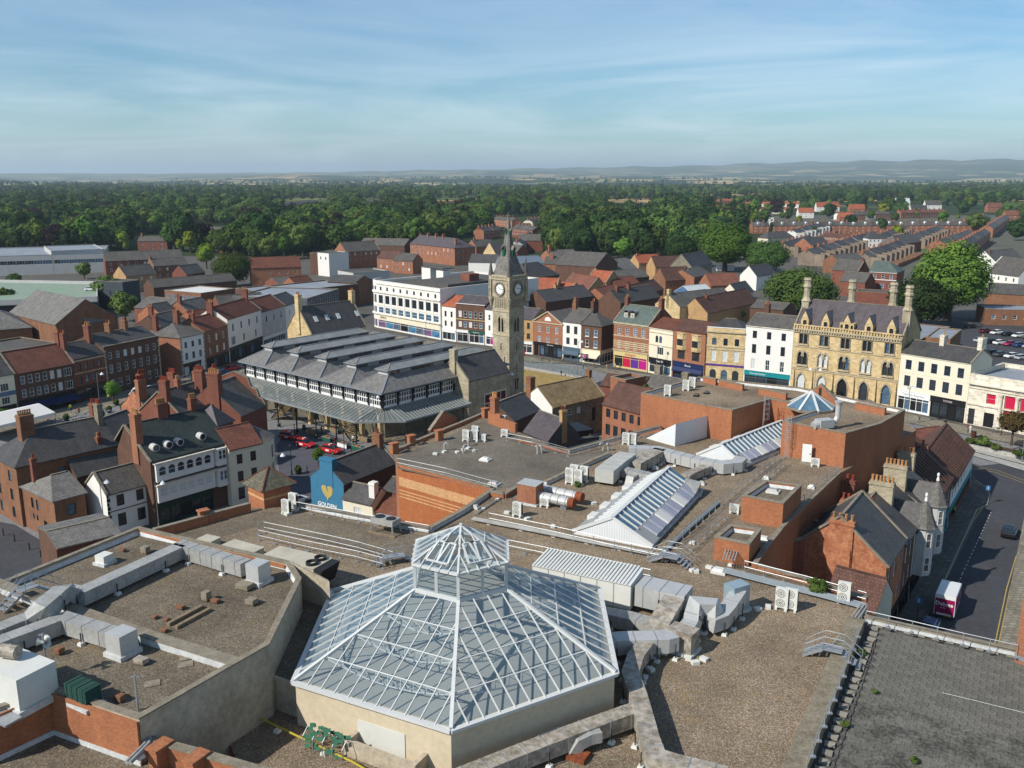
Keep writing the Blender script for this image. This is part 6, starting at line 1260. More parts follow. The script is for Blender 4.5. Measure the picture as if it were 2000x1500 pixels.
# small vents, upstands
for i,(x,y,z,l)in enumerate(((1510,958,16.3,'white domed skylight on the hut top'),(1490,1050,14.3,'white framed roof hatch behind the smaller hut'),(948,895,14.3,'low glazed hatch beside the yard railing'),(965,942,14.3,'flat white hatch at the corner of the yard'),(1405,1112,14.3,'pale square cover right of the steps'),(1585,948,14.35,'small pale hatch on the plant roof'),(929,988,14.3,'small white pyramid vent left of the twin pipes'),(1497,930,14.4,'white roof fan on a rusty base'),(1280,912,14.3,'small white vent inside the duct loop'),(1371,938,14.5,'small teal topped box right of the duct loop'),(1360,770,18.2,'black roof hatch on the tall brick block'),(1380,765,18.2,'second black roof hatch on the tall brick block'))):
 m=BLACK if 'black' in l else ACW;p=at(x,y,z);zr=17.9 if z>17 else(16.1 if z>16 else ZR);s=1.3 if i<5 else .75
 t=thing('roof_hatch',l,'hatch',(p.x,p.y,zr),AX);MB().box(-s/2,-s*.4,0,s/2,s*.4,.22).build('kerb',m,t);MB().hexa([(-s*.43,-s*.33,.22),(s*.43,-s*.33,.22),(s*.43,s*.33,.22),(-s*.43,s*.33,.22)],[(-s*.3,-s*.22,.42),(s*.3,-s*.22,.42),(s*.3,s*.22,.42),(-s*.3,s*.22,.42)]).build('lid',m if i%3 else GALV,t)
for i,(x,y)in enumerate(((1352,1062),(1353,1116),(1360,1118),(1385,1110),(1480,1192),(1500,1188),(1375,1290),(1358,1297),(1345,1288),(1270,1310),(1275,1285),(1258,1327),(893,885),(905,880),(915,877),(925,882),(850,888),(868,884),(1010,1000),(990,1003),(1030,1015),(1262,878),(1295,905),(1310,915),(1395,925),(560,1006),(1160,985),(1080,1030))):
 p=at(x,y,ZR);tag(MB().box(-.28,-.2,0,.28,.2,.25).build('pipe_block',ACW,None,(p.x,p.y,ZR),AX+i),'small white support block left on the gravel roof','block','white support blocks on the gravel')
for i,(x,y)in enumerate(((868,880),(905,885),(915,872),(1050,887),(1058,886),(1178,880),(1188,880))):
 p=at(x,y,ZR);t=thing('swan_neck_vent','grey curved pipe vent poking through the flat roof','vent',(p.x,p.y,ZR),.7*i,'curved pipe vents');MB().path([(0,0,0),(0,0,.7),(.12,0,.95),(.35,0,1.0),(.5,0,.8)],.13,8).build('pipe',GALV,t)
 # rooftop flue on the brick block
p=at(1617,838,17.9);t=thing('extract_fan','shiny bent extract flue on the right part of the brick roof block','flue',(p.x,p.y,17.9),R(20));MB().box(-1.6,-.6,.3,.4,.6,1.3).build('fan_box',GALV_B,t);MB().path([(.4,0,.8),(1.0,0,.9),(1.3,0,1.4),(1.3,0,2.9)],.33,12).build('flue',GALV_B,t);MB().cone((1.3,0,2.9),.33,.5,.5,12).build('cowl',GALV_B,t);MB().tube((-2.2,0,.6),(-1.6,0,.8),.5,12).build('inlet',GALV_B,t)
# white door on the brick block, ladders
p=at(1578,905,ZR);q=V2(1578,905,ZR);t=thing('roof_door','white steel door standing in the brick roof block','door',(p.x-.1,p.y+.35,ZR),R(-24.5));MB().box(-.55,-.05,.1,.55,.05,2.3).build('leaf',WFRAME,t);MB().box(.35,-.12,1.1,.45,-.05,1.2).build('handle',IRON,t);MB().box(-.7,-1.,0,.7,-.06,.1).build('step',COPE,t)
def ladder(x,y,z0,z1,label,rz,off):
 p=at(x,y,z1);t=thing('cage_ladder',label,'ladder',(p.x+off[0],p.y+off[1],z0),rz);h=z1-z0+1.1
 for s in(-.25,.25):MB().beam((s,0,0),(s,0,h),.06,.06).build('stile',STEEL,t)
 g=MB()
 for k in range(int(h/.3)):g.tube((-.25,0,.2+k*.3),(.25,0,.2+k*.3),.018,5)
 g.build('rungs',STEEL,t)['kind']='stuff';g=MB()
 for k in range(max(1,int((h-2)/.7))):
  z=2.2+k*.7;pr_=[(.4*math.cos(a),-.35-.4*math.sin(a)+.0,z)for a in[math.pi*j/6 for j in range(7)]];g.path([(.4,0,z)]+pr_+[(-.4,0,z)],.02,4)
 for a in(.6,1.57,2.5):g.beam((.4*math.cos(a),-.35-.4*math.sin(a),2.2),(.4*math.cos(a),-.35-.4*math.sin(a),h),.04,.02)
 g.build('cage',STEEL,t)
ladder(1487,787,ZR,18.3,'caged ladder on the shaded face between the brick blocks',R(60),(.35,-.35));ladder(1541,827,ZR,18.3,'caged ladder beside the white roof door',R(-24),(-.1,-.3))
# --- railings
def rail(label,pts,z,h=1.1,nr_=2,step=1.9,foot=True):
 P=[at(x,y,z)for x,y in pts];o=P[0].copy();t=thing('roof_railing',label,'railing',tuple(o));Q=[p-o for p in P];k_=0
 for a,b in zip(Q,Q[1:]):
  for j in range(nr_):zz=Vector((0,0,h*(j+1)/nr_));MB().tube(a+zz,b+zz,.032,5).build('rail',STEEL,t)
  l=(b-a).length;n=max(1,round(l/step))
  for k in range(n+(1 if b is Q[-1]else 0)):
   p=a+(b-a)*(k/n);ob('post',cached(('post',round(h,2)),lambda:MB().tube((0,0,0),(0,0,h),.032,5).box(-.16,-.12,0,.16,.12,.1).mesh('post',STEEL)),t,p)
for a in(('upper railing of the walkway behind the raised left roof',[(505,1045),(516,1040),(640,1066),(700,1080),(768,1100)],ZR),('lower railing of the walkway behind the raised left roof',[(506,1056),(600,1078),(697,1098),(748,1112)],ZR),('railing round the sunken yard by the blue gable',[(776,912),(870,932),(960,957)],ZR),('railing above the white parapet beside the blue gable',[(580,1000),(700,1022),(838,1047)],ZR),
('railing in front of the purple slate roof',[(990,862),(1040,872),(1108,892)],ZR),('railing above the dark flat roofed hut',[(1110,892),(1190,870),(1288,845)],ZR),('railing along the edge above the brick house',[(1453,1118),(1570,1148),(1690,1182)],ZR),('railing beside the pipes behind the glass pyramid',[(988,1075),(1100,1098),(1210,1122),(1270,1136)],ZR),('railing along the pipe run in front of the gabled skylight',[(955,1022),(1080,1048),(1200,1076),(1300,1098)],ZR),
('left rail of the long walkway to the brick block',[(1305,1078),(1360,1030),(1420,978),(1478,930),(1520,898)],ZR),('right rail of the long walkway to the brick block',[(1335,1088),(1390,1040),(1440,992),(1490,945),(1530,912)],ZR),('rail along the plant roof edge above the alley',[(1530,1025),(1580,975),(1636,925)],ZR)):
 rail(*a)
 # --- pipes
def pipes(label,pts,z,offs,r=.07,m=GALV,name='pipe_run'):
 P=[at(x,y,z)for x,y in pts];o=P[0].copy();t=thing(name,label,'pipes',tuple(o));Q=[p-o for p in P]
 for dx,dz in offs:
  R_=[]
  for k,p in enumerate(Q):
   d=(Q[min(k+1,len(Q)-1)]-Q[max(k-1,0)]).normalized();R_.append(p+Vector((d.y,-d.x,0))*dx+Vector((0,0,dz)))
  MB().path(R_,r,7).build('pipe',m,t)
 for a,b in zip(Q,Q[1:]):
  n=max(1,int((b-a).length/3))
  for k in range(n):p=a+(b-a)*((k+.5)/n);ob('support_foot',BLK,t,(p.x,p.y,0),AX)
pipes('fat lagged pipes crossing the roof behind the glass pyramid',[(925,1018),(1050,1042),(1180,1068),(1300,1092),(1330,1100)],ZR,((0,.35),(.3,.33)),.14);pipes('bundle of blue grey pipes along the edge above the alley',[(1415,1118),(1500,1140),(1600,1165),(1675,1185),(1688,1190)],ZR,((-.3,.3),(0,.3),(.3,.3),(.6,.3)),.075,M('pipe_blue','8f989c','727b80',rough=.4))
pipes('cable trays and pipes on the inner side of the wide parapet',[(1688,1190),(1660,1230),(1625,1285)],ZR,((-.2,.35),(.05,.35),(.3,.35)),.08);pipes('pipe run right of the gabled skylight',[(1290,1085),(1350,1030),(1402,985)],ZR,((0,.25),(.2,.25)),.1,M('pipe_lagged','7f8f98','6a7a83'));pipes('bundle of pipes dropping down the smaller brick hut',[(1437,1068),(1422,1118)],ZR,((-.5,1.2),(-.25,1.2),(0,1.2),(.25,1.2),(.5,1.2)),.06)
pipes('yellow gas pipe in front of the glass pyramid',[(440,1432),(505,1412),(580,1448),(690,1500),(740,1530)],ZR,((0,.4),),.07,M('pipe_yellow','b3a23a','94852d'));pipes('thin pipes from the sunken yard to the round pipes',[(930,1005),(985,968),(1010,955)],ZR,((0,.15),(.15,.15)),.05);pipes('lagged pipe curling over the brick parapet at bottom left',[(295,1428),(292,1462),(255,1500)],17.3,((0,.3),(.22,.3)),.12,GALV)
# loose planters and the wire bin behind the pyramid base
t=thing('wire_cage','tangle of green netting and hoops beside the pyramid base','netting',tuple(at(640,1470,ZR)),AX)
for k in range(5):MB().path([(-1.5+k*.75,-.5,0),(-1.5+k*.75,-.45,.9),(-1.5+k*.75,0,1.3),(-1.5+k*.75,.45,.9),(-1.5+k*.75,.5,0)],.03,5).build('hoop',STEEL,t)
g=MB()
for k in range(60):x,a=random.uniform(-1.5,1.5),random.uniform(0,math.pi);c=Vector((x,.5*math.cos(a),.2+1.1*math.sin(a)));g.poly([c,c+Vector((.3,.1,.05)),c+Vector((.25,.15,.25)),c+Vector((-.05,.05,.2))])
g.build('netting',M('green_net','3d7058','2d5a46'),t)['kind']='stuff'
t=thing('concrete_trough','concrete upstand trough in front of the pyramid base wall','trough',tuple(at(745,1495,ZR)),AX)
for q in((-2.6,-.25,2.6,.05),(-2.6,.05,-2.3,1.6),(2.3,.05,2.6,1.6)):MB().box(q[0],q[1],0,q[2],q[3],1.0).build('side',CONC,t)
# --- paved roof at the lower right, slab by slab
pr_t=thing('paved_roof','roof of dark weathered paving slabs at the lower right corner','roof',tuple(at(1700,1222,13.7)),R(-29.8));ZP=13.7;o0=at(1700,1222,ZP)
SLB=M('roof_slab','6b6860','3c3b35',rough=.95,nscale=.6,fine=4,amt=1.5,obvar=.14);SLB2=M('roof_slab_edge','8f8a7e','77736a',rough=.95,nscale=1.1,fine=5,amt=1.,obvar=.12)
MB().box(-1.1,-40,-13.7,14.3,.9,-.06).build('deck',FELT,pr_t);sm_=MB().box(.0,0,-.05,.78,.52,0).mesh('slab',SLB);se_=MB().box(0,0,-.05,.62,.5,.07).mesh('slab',SLB2)
cnt=0;restb=MB()
for j in range(60):
 for i in range(15):
  x=.75+i*.8+(j%2)*.4;y=-.3-j*.54-.52
  if x>12.3:continue
  if cnt<300 and j<20:q=ob('slab',sm_,pr_t,(x,y,random.uniform(-.006,.008)),R(random.uniform(-.6,.6)));cnt+=1
  else:z=random.uniform(-.006,.008);restb.box(x,y,-.05+z,x+.78,y+.52,z)
rs_=restb.build('slab_field',SLB,pr_t);rs_['kind']='stuff'
for j in range(26):ob('slab',se_,pr_t,(.05+random.uniform(-.05,.05),-.6-j*.95,.02),R(random.uniform(-5,5)))
for j in range(20):ob('slab',se_,pr_t,(12.45,-.9-j*.95,.02),R(random.uniform(-4,4)))
for i in range(12):ob('slab',se_,pr_t,(.9+i*1.0,.05,.02),R(90+random.uniform(-4,4)))
MB().box(13.1,-30,-.05,13.9,.4,.1).build('edge_walk',SLB2,pr_t);MB().box(-1.1,.35,-.05,14.3,.9,.45).build('kerb',COPE,pr_t);MB().box(-.75,.2,.05,13.8,.33,.3).build('flashing',FLASH,pr_t)
a,c=at(1672,1205,14.6),at(1500,1620,14.6);MB().beam((a.x,a.y,13.6),(c.x,c.y,13.6),1.3,1.9).build('parapet',M('weathered_coping','8c8370','655d4d',nscale=1.2,fine=6,amt=1.2),mall)
rail('railing along the far edge of the paved roof',[(1690,1216),(1780,1237),(1880,1261),(1985,1285)],14.1,1.0,1);rail('railing on the wide parapet between gravel and paved roofs',[(1676,1245),(1648,1322),(1610,1420),(1575,1510)],14.6,.9,1)
tag(MB().tube(o0+Vector((1.2,-9.6,.08)),o0+Vector((14.5,-17.0,.08)),.018,5).build('cable',FLASH),'thin white cable lying straight across the paved roof','cable')
# ------------------------------------------------------------------ houses close to the shopping centre
def E(x0,y0,x1,y1,z):return at(x0,y0,z),at(x1,y1,z)
def qb(label,x0,y0,x1,y1,D,e,ry,roof='gx',name='house',**k):
 """building whose front eave runs between two surveyed pixels at height e; ry = pixel row of the ridge"""
 A,B=E(x0,y0,x1,y1,e);r=None
 if ry:
  d=(B-A).normalized();n=Vector((-d.y,d.x,0));m=(A+B)/2+n*(D/2 if roof!='gy' else 0);r=zfor(m.x,m.y,ry);r=max(e+.6,min(r,e+8))
 return bldg(name,label,A,B,D,e,r,roof,**k)
 # left corner
t=bldg('brick_house','large brown brick house with long dark slate roof and big pot chimney',*E(31,914,227,870,8.7),9.5,8.7,12.4,'hip',hips=(4.4,0),wall=BRICK_BR,rm=SLATE_D,wins=[RW('f',1,5.6,1.1,1.8,'dark',u=(5,7.2)),RW('f',1,5.2,1.1,2,'dark',u=(11.2,13.4)),RW('l',2,6.2,1.,1.6,'dark'),RW('l',2,3.4,1.,1.7,'dark'),RW('l',2,.8,1.,1.6,'dark')],chim=[(3.6,4.6,1.9,1.5,14.8,6,BRICK_BR,POT),(-.4,3.9,.8,1.3,14.6,3,STONE_D,POT_R),(-.4,5.5,.8,1.2,14.4,2,BRICK_RED,POT_R)])
t=bldg('brick_house','lower brown brick house with hipped slate roof and garage door',*E(105,980,166,963.5,5.9),9.3,5.9,8.1,'hip',hips=(2.0,0),wall=BRICK_BR,rm=SLATE_L,wins=[RW('f',1,3.4,1.2,1.6,'dark',u=(1,3.4)),RW('f',1,.05,2.4,2.3,'door',u=(1.2,4.1)),RW('l',2,3.5,.8,1.5,'dark',u=(2,5)),RW('l',1,.1,1.,2.3,'door',u=(5.2,7)),RW('l',2,1.9,.5,.8,'dark',u=(2.2,4.4))],chim=[(1.0,7.2,.7,.7,10.3,1,BRICK_RED)])
bldg('brick_house','dark slate roofed wing behind the white quoined house',*E(150,931,250,905,6.2),6,6.2,8.6,wall=BRICK_DK,rm=SLATE_D,chim=[(-2.5,3,.8,.8,10.4,2,BRICK_RED)])
qd=M('black_quoin','24221f','191816')
t=bldg('white_house','white rendered house with black quoins and black window surrounds',*E(207,966,297,941.5,6.),5.8,6.,8.4,wall=WHITE,rm=SLATE,gc='l',wins=[RW('f',2,3.9,1.1,1.6,'dark2'),RW('f',2,1.,1.2,1.8,'dark2'),RW('l',1,.9,1.3,1.2,'grid',u=(2.8,5.4))],quoin=qd,bands=[(3.3,.12,.03,qd)])
# ornate white arcaded building
A,B=E(293,902,447,863,9.6);W_=(B-A).length
oc=bldg('arcaded_building','ornate building with white arcaded windows, dark mansard roof and round dormers',A,B,9,9.6,13.6,wall=BRICK_DK,rm=M('slate_mossy','3c4440','2e3532','tile',(.3,.25),rough=.6,amt=1),yr=6.2,e2=11,gc='l',wins=[RW('r',1,5,1,1.8,'dark')],chim=[(.3,3.5,1.,1.5,15.8,4,BRICK_OR,POT),(5.8,6.5,1.5,1.2,15.8,5,BRICK_RED,POT),(-1.6,6.5,1.,1.,15.6,3,BRICK_RED,POT)],shop=[S(u=(.6,W_*.74),h=3.1,frame=DGREEN,fascia=DGREEN)])
uw=W_*.72
for zf,hh,nn,arch in((6.55,2.3,6,'round'),(3.5,2.2,6,None)):
 b=MB();hs=[(.25+k*(uw-.5)/nn+.14,.75,(uw-.5)/nn-.28,hh-.9,'x',arch)for k in range(nn)];wallface(b,lambda u,z,d:(u,d,z),uw,0,hh+.25,hs,.12);b.poly([(0,0,hh+.25),(uw,0,hh+.25),(uw,.5,hh+.25),(0,.5,hh+.25)]);b.poly([(uw,0,0),(uw,.5,0),(uw,.5,hh+.25),(uw,0,hh+.25)]);b.poly([(0,.5,0),(0,0,0),(0,0,hh+.25),(0,.5,hh+.25)])
 ar=b.build('arcade',WHITE,oc,(.5,-.5,zf))
 for h_ in hs:o=ob('window',win_mesh(h_[2],h_[3],'sash',arch),ar,(h_[0],.08,h_[1]));ob('pane',pane_mesh(h_[2],h_[3],PANE_L if arch is None else PANE,arch),o)
 MB().box(.3,-.7,zf+hh+.25,uw+.8,0,zf+hh+.45).build('cornice',STONE_W,oc)
bay=ob('bay_window',None,oc,(W_*.86,0,0))
for zf,hh,pm in((6.6,2.6,PANE),(3.4,2.7,PANE_B)):
 MB().prism([(-1.1,0),(-.7,-.8),(.7,-.8),(1.1,0)],zf,zf+.9).prism([(-1.1,0),(-.7,-.8),(.7,-.8),(1.1,0)],zf+hh-.25,zf+hh).prism([(-1.,0),(-.62,-.7),(.62,-.7),(1.,0)],zf+.9,zf+hh-.25).build('wall',WHITE,bay)
 for x in(-.33,.33):o=ob('window',win_mesh(.58,hh-1.25,'sash'),bay,(x-.29,-.8,zf+.95));ob('pane',pane_mesh(.58,hh-1.25,pm),o)
for u in(1.6,3.6,5.3,8.9):
 d=ob('dormer',None,oc,(u,.9,10.6));MB().lathe((0,0,0),[(.42,0),(.55,0),(.55,1.1),(.42,1.1)],14).build('ring',GREYR,d,(0,0,.4)).rotation_euler=(-math.pi/2,0,0);MB().lathe((0,0,0),[(.001,0),(.43,0)],14).build('pane',PANE,d,(0,.12,.4)).rotation_euler=(math.pi/2,0,0)
 # cream building with rounded corner
A,B=E(447,879,512,864,8.8)
t=bldg('cream_building','pale rendered building with red pantile roof and rounded corner',A,B,7,8.8,11.2,wall=CREAM,rm=PAN_RED,wins=[RW('f',2,6.3,.95,1.5,'brown'),RW('f',2,3.6,.95,1.6,'brown'),RW('f',1,.8,1.1,1.9,'brown',u=(.2,3))])
W_=(B-A).length;c=MB();r_=3.6;fac=[(W_+r_*math.sin(a),r_-r_*math.cos(a))for a in[math.pi/2*k/6 for k in range(7)]]
c=MB();c.prism(fac+[(W_,7)],0,8.8);c.build('corner_wall',CREAM,t);c=MB()
for p,q in zip(fac,fac[1:]):c.poly([(p[0]*1.0+.1,p[1]-.15,8.82),(q[0]+.25,q[1],8.82),(W_,4.5,11)])
c.poly([(fac[-1][0]+.25,fac[-1][1],8.82),(W_+3.4,7,8.82),(W_,4.5,11)]);c.build('corner_roof',SLATE,t)
for z in(6.,3.2):
 p,q=fac[2],fac[4];rz=math.atan2(q[1]-p[1],q[0]-p[0]);nx_,ny_=math.sin(rz)*.05,-math.cos(rz)*.05;o=ob('window',win_mesh(1.1,1.8,'brown'),t,(p[0]+nx_*2,p[1]+ny_*2,z),rz);ob('pane',pane_mesh(1.1,1.8,PANE),o)
 # kiosk with pyramid roof on the mall corner
p=at(520,990,ZR);t=thing('brick_kiosk','small square brick kiosk with mossy pyramid roof on the mall corner','kiosk',(p.x,p.y+1.6,ZR),R(45));MB().box(-1.6,-1.6,-6,1.6,1.6,2.1).build('wall',BRICK_MALL,t);MB().box(-1.63,-1.63,.9,1.63,1.63,1.15).build('band',STR,t);MB().hexa([(-2.1,-2.1,2.1),(2.1,-2.1,2.1),(2.1,2.1,2.1),(-2.1,2.1,2.1)],[(-.03,-.03,3.9),(.03,-.03,3.9),(.03,.03,3.9),(-.03,.03,3.9)]).build('roof',M('slate_lichen','6f6a52','53504a','tile',(.35,.3),nscale=2,amt=1.2),t)
g=MB()
for sx,sy in((-1,-1),(1,-1),(1,1),(-1,1)):g.beam((sx*2.1,sy*2.1,2.15),(0,0,3.95),.14,.1)
g.build('hip_tiles',PAN_RED,t)
# low slate roof between kiosk street and raised block
qb('low mossy slate roof squeezed behind the raised left roof',110,1072,236,1042,7,12.5,1030,wall=BRICK_DK,rm=SLATE_L)
# red gabled building behind
t=bldg('gabled_red_house','dark red brick house with shaped gables and very tall chimney stacks',*E(352,812,458,778,8.6),9,8.6,12.2,wall=BRICK_RED,rm=SLATE_D,gc='lr',chim=[(.2,3.2,1.0,1.6,14.4,5,BRICK_RED,POT_R),(4.5,4.5,.8,.8,13.6,2,BRICK_OR),(9,4.5,.8,.8,14.2,2,BRICK_OR),(6.5,7.5,1.1,1.4,14.2,4,BRICK_RED,POT_R)])
t=bldg('gabled_red_house','tall dark red gable with curved outline and massive chimney beside the market canopy',*E(470,812,520,790,7.6),12,7.6,12.4,'gx',wall=BRICK_RED,rm=SLATE,chim=[(.4,5,1.3,2.2,14.8,6,BRICK_RED,POT),(-.5,10,1.2,1.2,14.,3,BRICK_RED,POT_R),(2,9,1.2,1.6,14.8,5,BRICK_RED,POT_R)])
W_=(at(520,790,7.6)-at(470,812,7.6)).length
pf=[(0,7.6),(.4,8.6),(1.2,8.9),(1.6,10.2),(2.8,10.8),(3.3,12.3),(4.6,12.9),(6,13.4),(7.4,12.9),(8.7,12.3),(9.2,10.8),(10.4,10.2),(10.8,8.9),(11.6,8.6),(12,7.6)]
g=MB();g.poly([(W_+.02,y,z)for y,z in pf]);g.poly([(W_-.35,y,z)for y,z in pf][::-1])
for(y0,z0),(y1,z1)in zip(pf,pf[1:]):g.poly([(W_-.35,y0,z0),(W_+.02,y0,z0),(W_+.02,y1,z1),(W_-.35,y1,z1)])
g.build('shaped_gable',BRICK_RED,t);g=MB()
for(y0,z0),(y1,z1)in zip(pf,pf[1:]):g.beam((W_-.16,y0,z0+.05),(W_-.16,y1,z1+.05),.55,.16)
g.build('coping',COPE,t)
t=bldg('brick_house','old brick house wrapped in scaffolding near the white van',*E(290,805,352,790,7.),8,7.,10.4,wall=BRICK_OLD,rm=SLATE_D,chim=[(.6,2.5,1.6,1.,12.6,5,BRICK_OR,POT_R),(2.6,5,1.4,1.,13,4,BRICK_RED,POT_R)])
p=at(318,838,0);sc=thing('scaffolding','steel pole scaffolding with boards round the old brick house','scaffolding',(p.x-.5,p.y+3,0),R(48))
for x in range(4):
 for y in(0,1.2):MB().tube((x*1.7,y-1.5,0),(x*1.7,y-1.5,9.5),.05,5).build('pole',STEEL,sc)
for z in(2.2,4.4,6.6,8.6):
 MB().box(-.3,-1.6,z,5.4,-.2,z+.06).build('board',WOOD,sc)
 for dz in(.5,1.0):MB().tube((-.4,-1.55,z+dz),(5.5,-1.55,z+dz),.04,5).build('guard_rail',STEEL,sc)
MB().tube((0,-1.55,2.2),(5.1,-1.55,8.6),.04,5).build('brace',STEEL,sc)
qb('small slate hipped house left of the tall dark gable',425,834,455,822,5,8.,790,'hip',wall=BRICK_RED,rm=SLATE_P,hips=(2,2))
qb('dark slate roof running down to the street behind the arcaded building',228,862,290,838,8,7.5,812,wall=BRICK_DK,rm=SLATE_D)
# blue painted gable
BLUEW=M('blue_mural','39728f','2f6380',nscale=.3,fine=2,amt=.6)
A,B=E(671,945,774,903,8.)
t=bldg('mural_house','slate roofed house with a blue painted gable bearing a gold cockerel',A,B,6,8.,10.3,wall=BRICK_DK,rm=SLATE_D,gc='r',chim=[(.35,3.,.9,2.3,11.,0,BLUEW),(-.4,3,.9,1.4,12,1,BRICK_BR)])
MB().poly([(-.03,0,0),(-.03,6,0),(-.03,6,8.),(-.03,3,10.25),(-.03,0,8.)][::-1]).build('painted_gable',BLUEW,t)
GOLD=M('mural_gold','b3a05c','9a884a',nscale=2,amt=.8)
ck=[((x-490)/66,(620-y)/88)for x,y in((455,518),(440,535),(432,560),(423,588),(428,618),(445,657),(465,687),(484,702),(488,738),(500,738),(501,706),(517,695),(541,670),(556,630),(558,586),(546,553),(520,541),(498,551),(492,576),(503,600),(497,622),(488,604),(479,576),(483,546),(476,520))]
g=MB().prism(ck,0,.03);g.v=[(-.05-z,3-a,6.45+c_)for a,c_,z in g.v];g.build('cockerel',GOLD,t)
lettering(t,'GOLDEN',.85,(-.06,3.1,4.35),WFRAME,-math.pi/2,bold=.02);lettering(t,'COCK',.85,(-.06,3.1,3.5),WFRAME,-math.pi/2,bold=.02)
qb('small pale house with white chimney beside the blue gable',669,972,727,985,4,6.2,948,wall=CREAM,rm=SLATE_D,wins=[RW('f',1,4.,1.3,1.3,'sash2')],chim=[(-.5,1,.9,.9,8.9,0,WHITE)])
qb('brown pantiled outhouse in the sunken yard',730,996,818,1020,5,5.2,974,wall=CREAM,rm=PAN_BR,gc='rw');qb('dark slate roof stepping down beside the yard wall',742,962,806,975,6,5.8,938,wall=BRICK_DK,rm=SLATE_D,chim=[(2.,3,.8,.8,10.4,1,BRICK_OR)]);qb('narrow slate lean roof against the orange yard wall',800,972,833,984,9,4.8,945,wall=BRICK_DK,rm=SLATE_D)
# between mall and market
t=qb('tan pantiled house with white gable in front of the market shops',1079,796,1180,773,8,7.,745,wall=STONE_D,rm=PAN_TAN,gc='r',wins=[RW('f',3,4.8,1.,1.2,'sash',u=(1,8)),RW('f',1,2.6,1.,2.6,'door',u=(9.8,12))],chim=[(-.2,4,.7,1.,11.5,0,BRICK_BR),(.5,6.4,1.2,1.2,11.6,0,BRICK_BR)])
MB().poly([(-.03,0,4),(-.03,8,4),(-.03,8,7),(-.03,4,10.),(-.03,0,7)][::-1]).build('white_gable',WHITE,t)
t=qb('mossy brown tiled house with orange brick wall and black windows',1177,788,1262,810,8,7.5,756,wall=BRICK_OR,rm=PAN_DK,wins=[RW('f',5,5.2,1.0,1.6,'plaind'),RW('f',5,1.9,1.1,2.,'plaind')],chim=[(-1.6,2.6,.8,.8,11.6,0,BRICK_RED)])
t=qb('purple slate house with grey gable and brick chimney beside the mall',1023,842,1072,861,6,8.2,811,wall=M('dark_render','5b5754','4b4744',amt=.8),rm=SLATE_P,chim=[(-.3,3,.7,1.0,12.6,2,BRICK_BUFF)])
t=qb('black flat roofed hut with raised roof box in the small courtyard',1116,866,1170,858,9,6.6,None,'flat',wall=M('dark_boards','55524f','45423f','brick',(9,.5)),rm=FELT,par=.3,trim=BLACK);MB().box(1,2.5,6.6,5.6,7.5,7.6).build('roof_box',BLACK,t)
for a in(('dark slate roof behind the brick chimney wall',1003,822,1055,800,7,9,778,'gx',dict(wall=BRICK_DK,rm=SLATE_D)),('dull red tiled roof facing the stepped lawn',1172,752,1252,762,7,7,735,'gx',dict(wall=BRICK_RED,rm=PAN_DK)),('grey slate roof with two broad stone chimneys by the brick roof block',1256,762,1330,776,6,9,738,'gx',dict(wall=BRICK_RED,rm=SLATE,chim=[(.6,4,1.2,1.,13.2,0,STONE_D),(-1.,3,1.2,1.,13,0,STONE_D)])),('little flat roofed brick box between tiled roofs',1222,748,1262,740,4,10,None,'flat',dict(wall=BRICK_OR,rm=FELT,par=.5))):
 qb(*a[:8],roof=a[8],**a[9])
a,c=at(953,800,16),at(1006,826,15.4);t=thing('brick_chimney_wall','stepped orange brick wall with chimney at the corner of the grey roof','wall',(a.x,a.y,ZR),math.atan2(c.y-a.y,c.x-a.x));l=(c-a).length
MB().box(0,0,-2,l*.45,.4,1.8).box(l*.45,0,-2,l,.4,1.3).build('wall',BRICK_MALL,t);chimney(t,1.2,.3,1.1,.8,1.8,4.0,3,BRICK_OR,POT)
# ------------------------------------------------------------------ street row at the right
A0=Vector((37.3,84.4,0));rd=Vector((math.cos(R(56.3)),math.sin(R(56.3)),0));U=lambda u:A0+rd*u
t=bldg('brick_house','old orange brick gabled house with broad chimney nearest on the right',U(0),U(9),9.6,10.,14.2,wall=BRICK_OLD,rm=SLATE_D,gc='lr',wins=[RW('f',3,7.2,1.,1.9,'sash'),RW('f',3,3.9,1.,1.9,'sash')],shop=[S(h=3.2,frame=BLACK)])
chimney(t,.25,4.6,.9,2.4,9,13.9,4,BRICK_OLD,POT,'y');MB().box(-.35,3.5,0,0,5.7,11).build('chimney_breast',BRICK_OLD,t)
t=bldg('brick_house','brown brick house with seven pots on a long chimney stack',U(9.05),U(15),9.2,9.2,12.5,wall=BRICK_DK,rm=SLATE_D,gc='l',wins=[RW('f',2,6.4,1.,1.9,'sash'),RW('f',2,3.7,1.,1.7,'sash')],shop=[S(h=3.2,frame=BLACK)]);chimney(t,.3,5.2,.9,3.6,8,13.0,7,BRICK_OR,POT_R,'y')
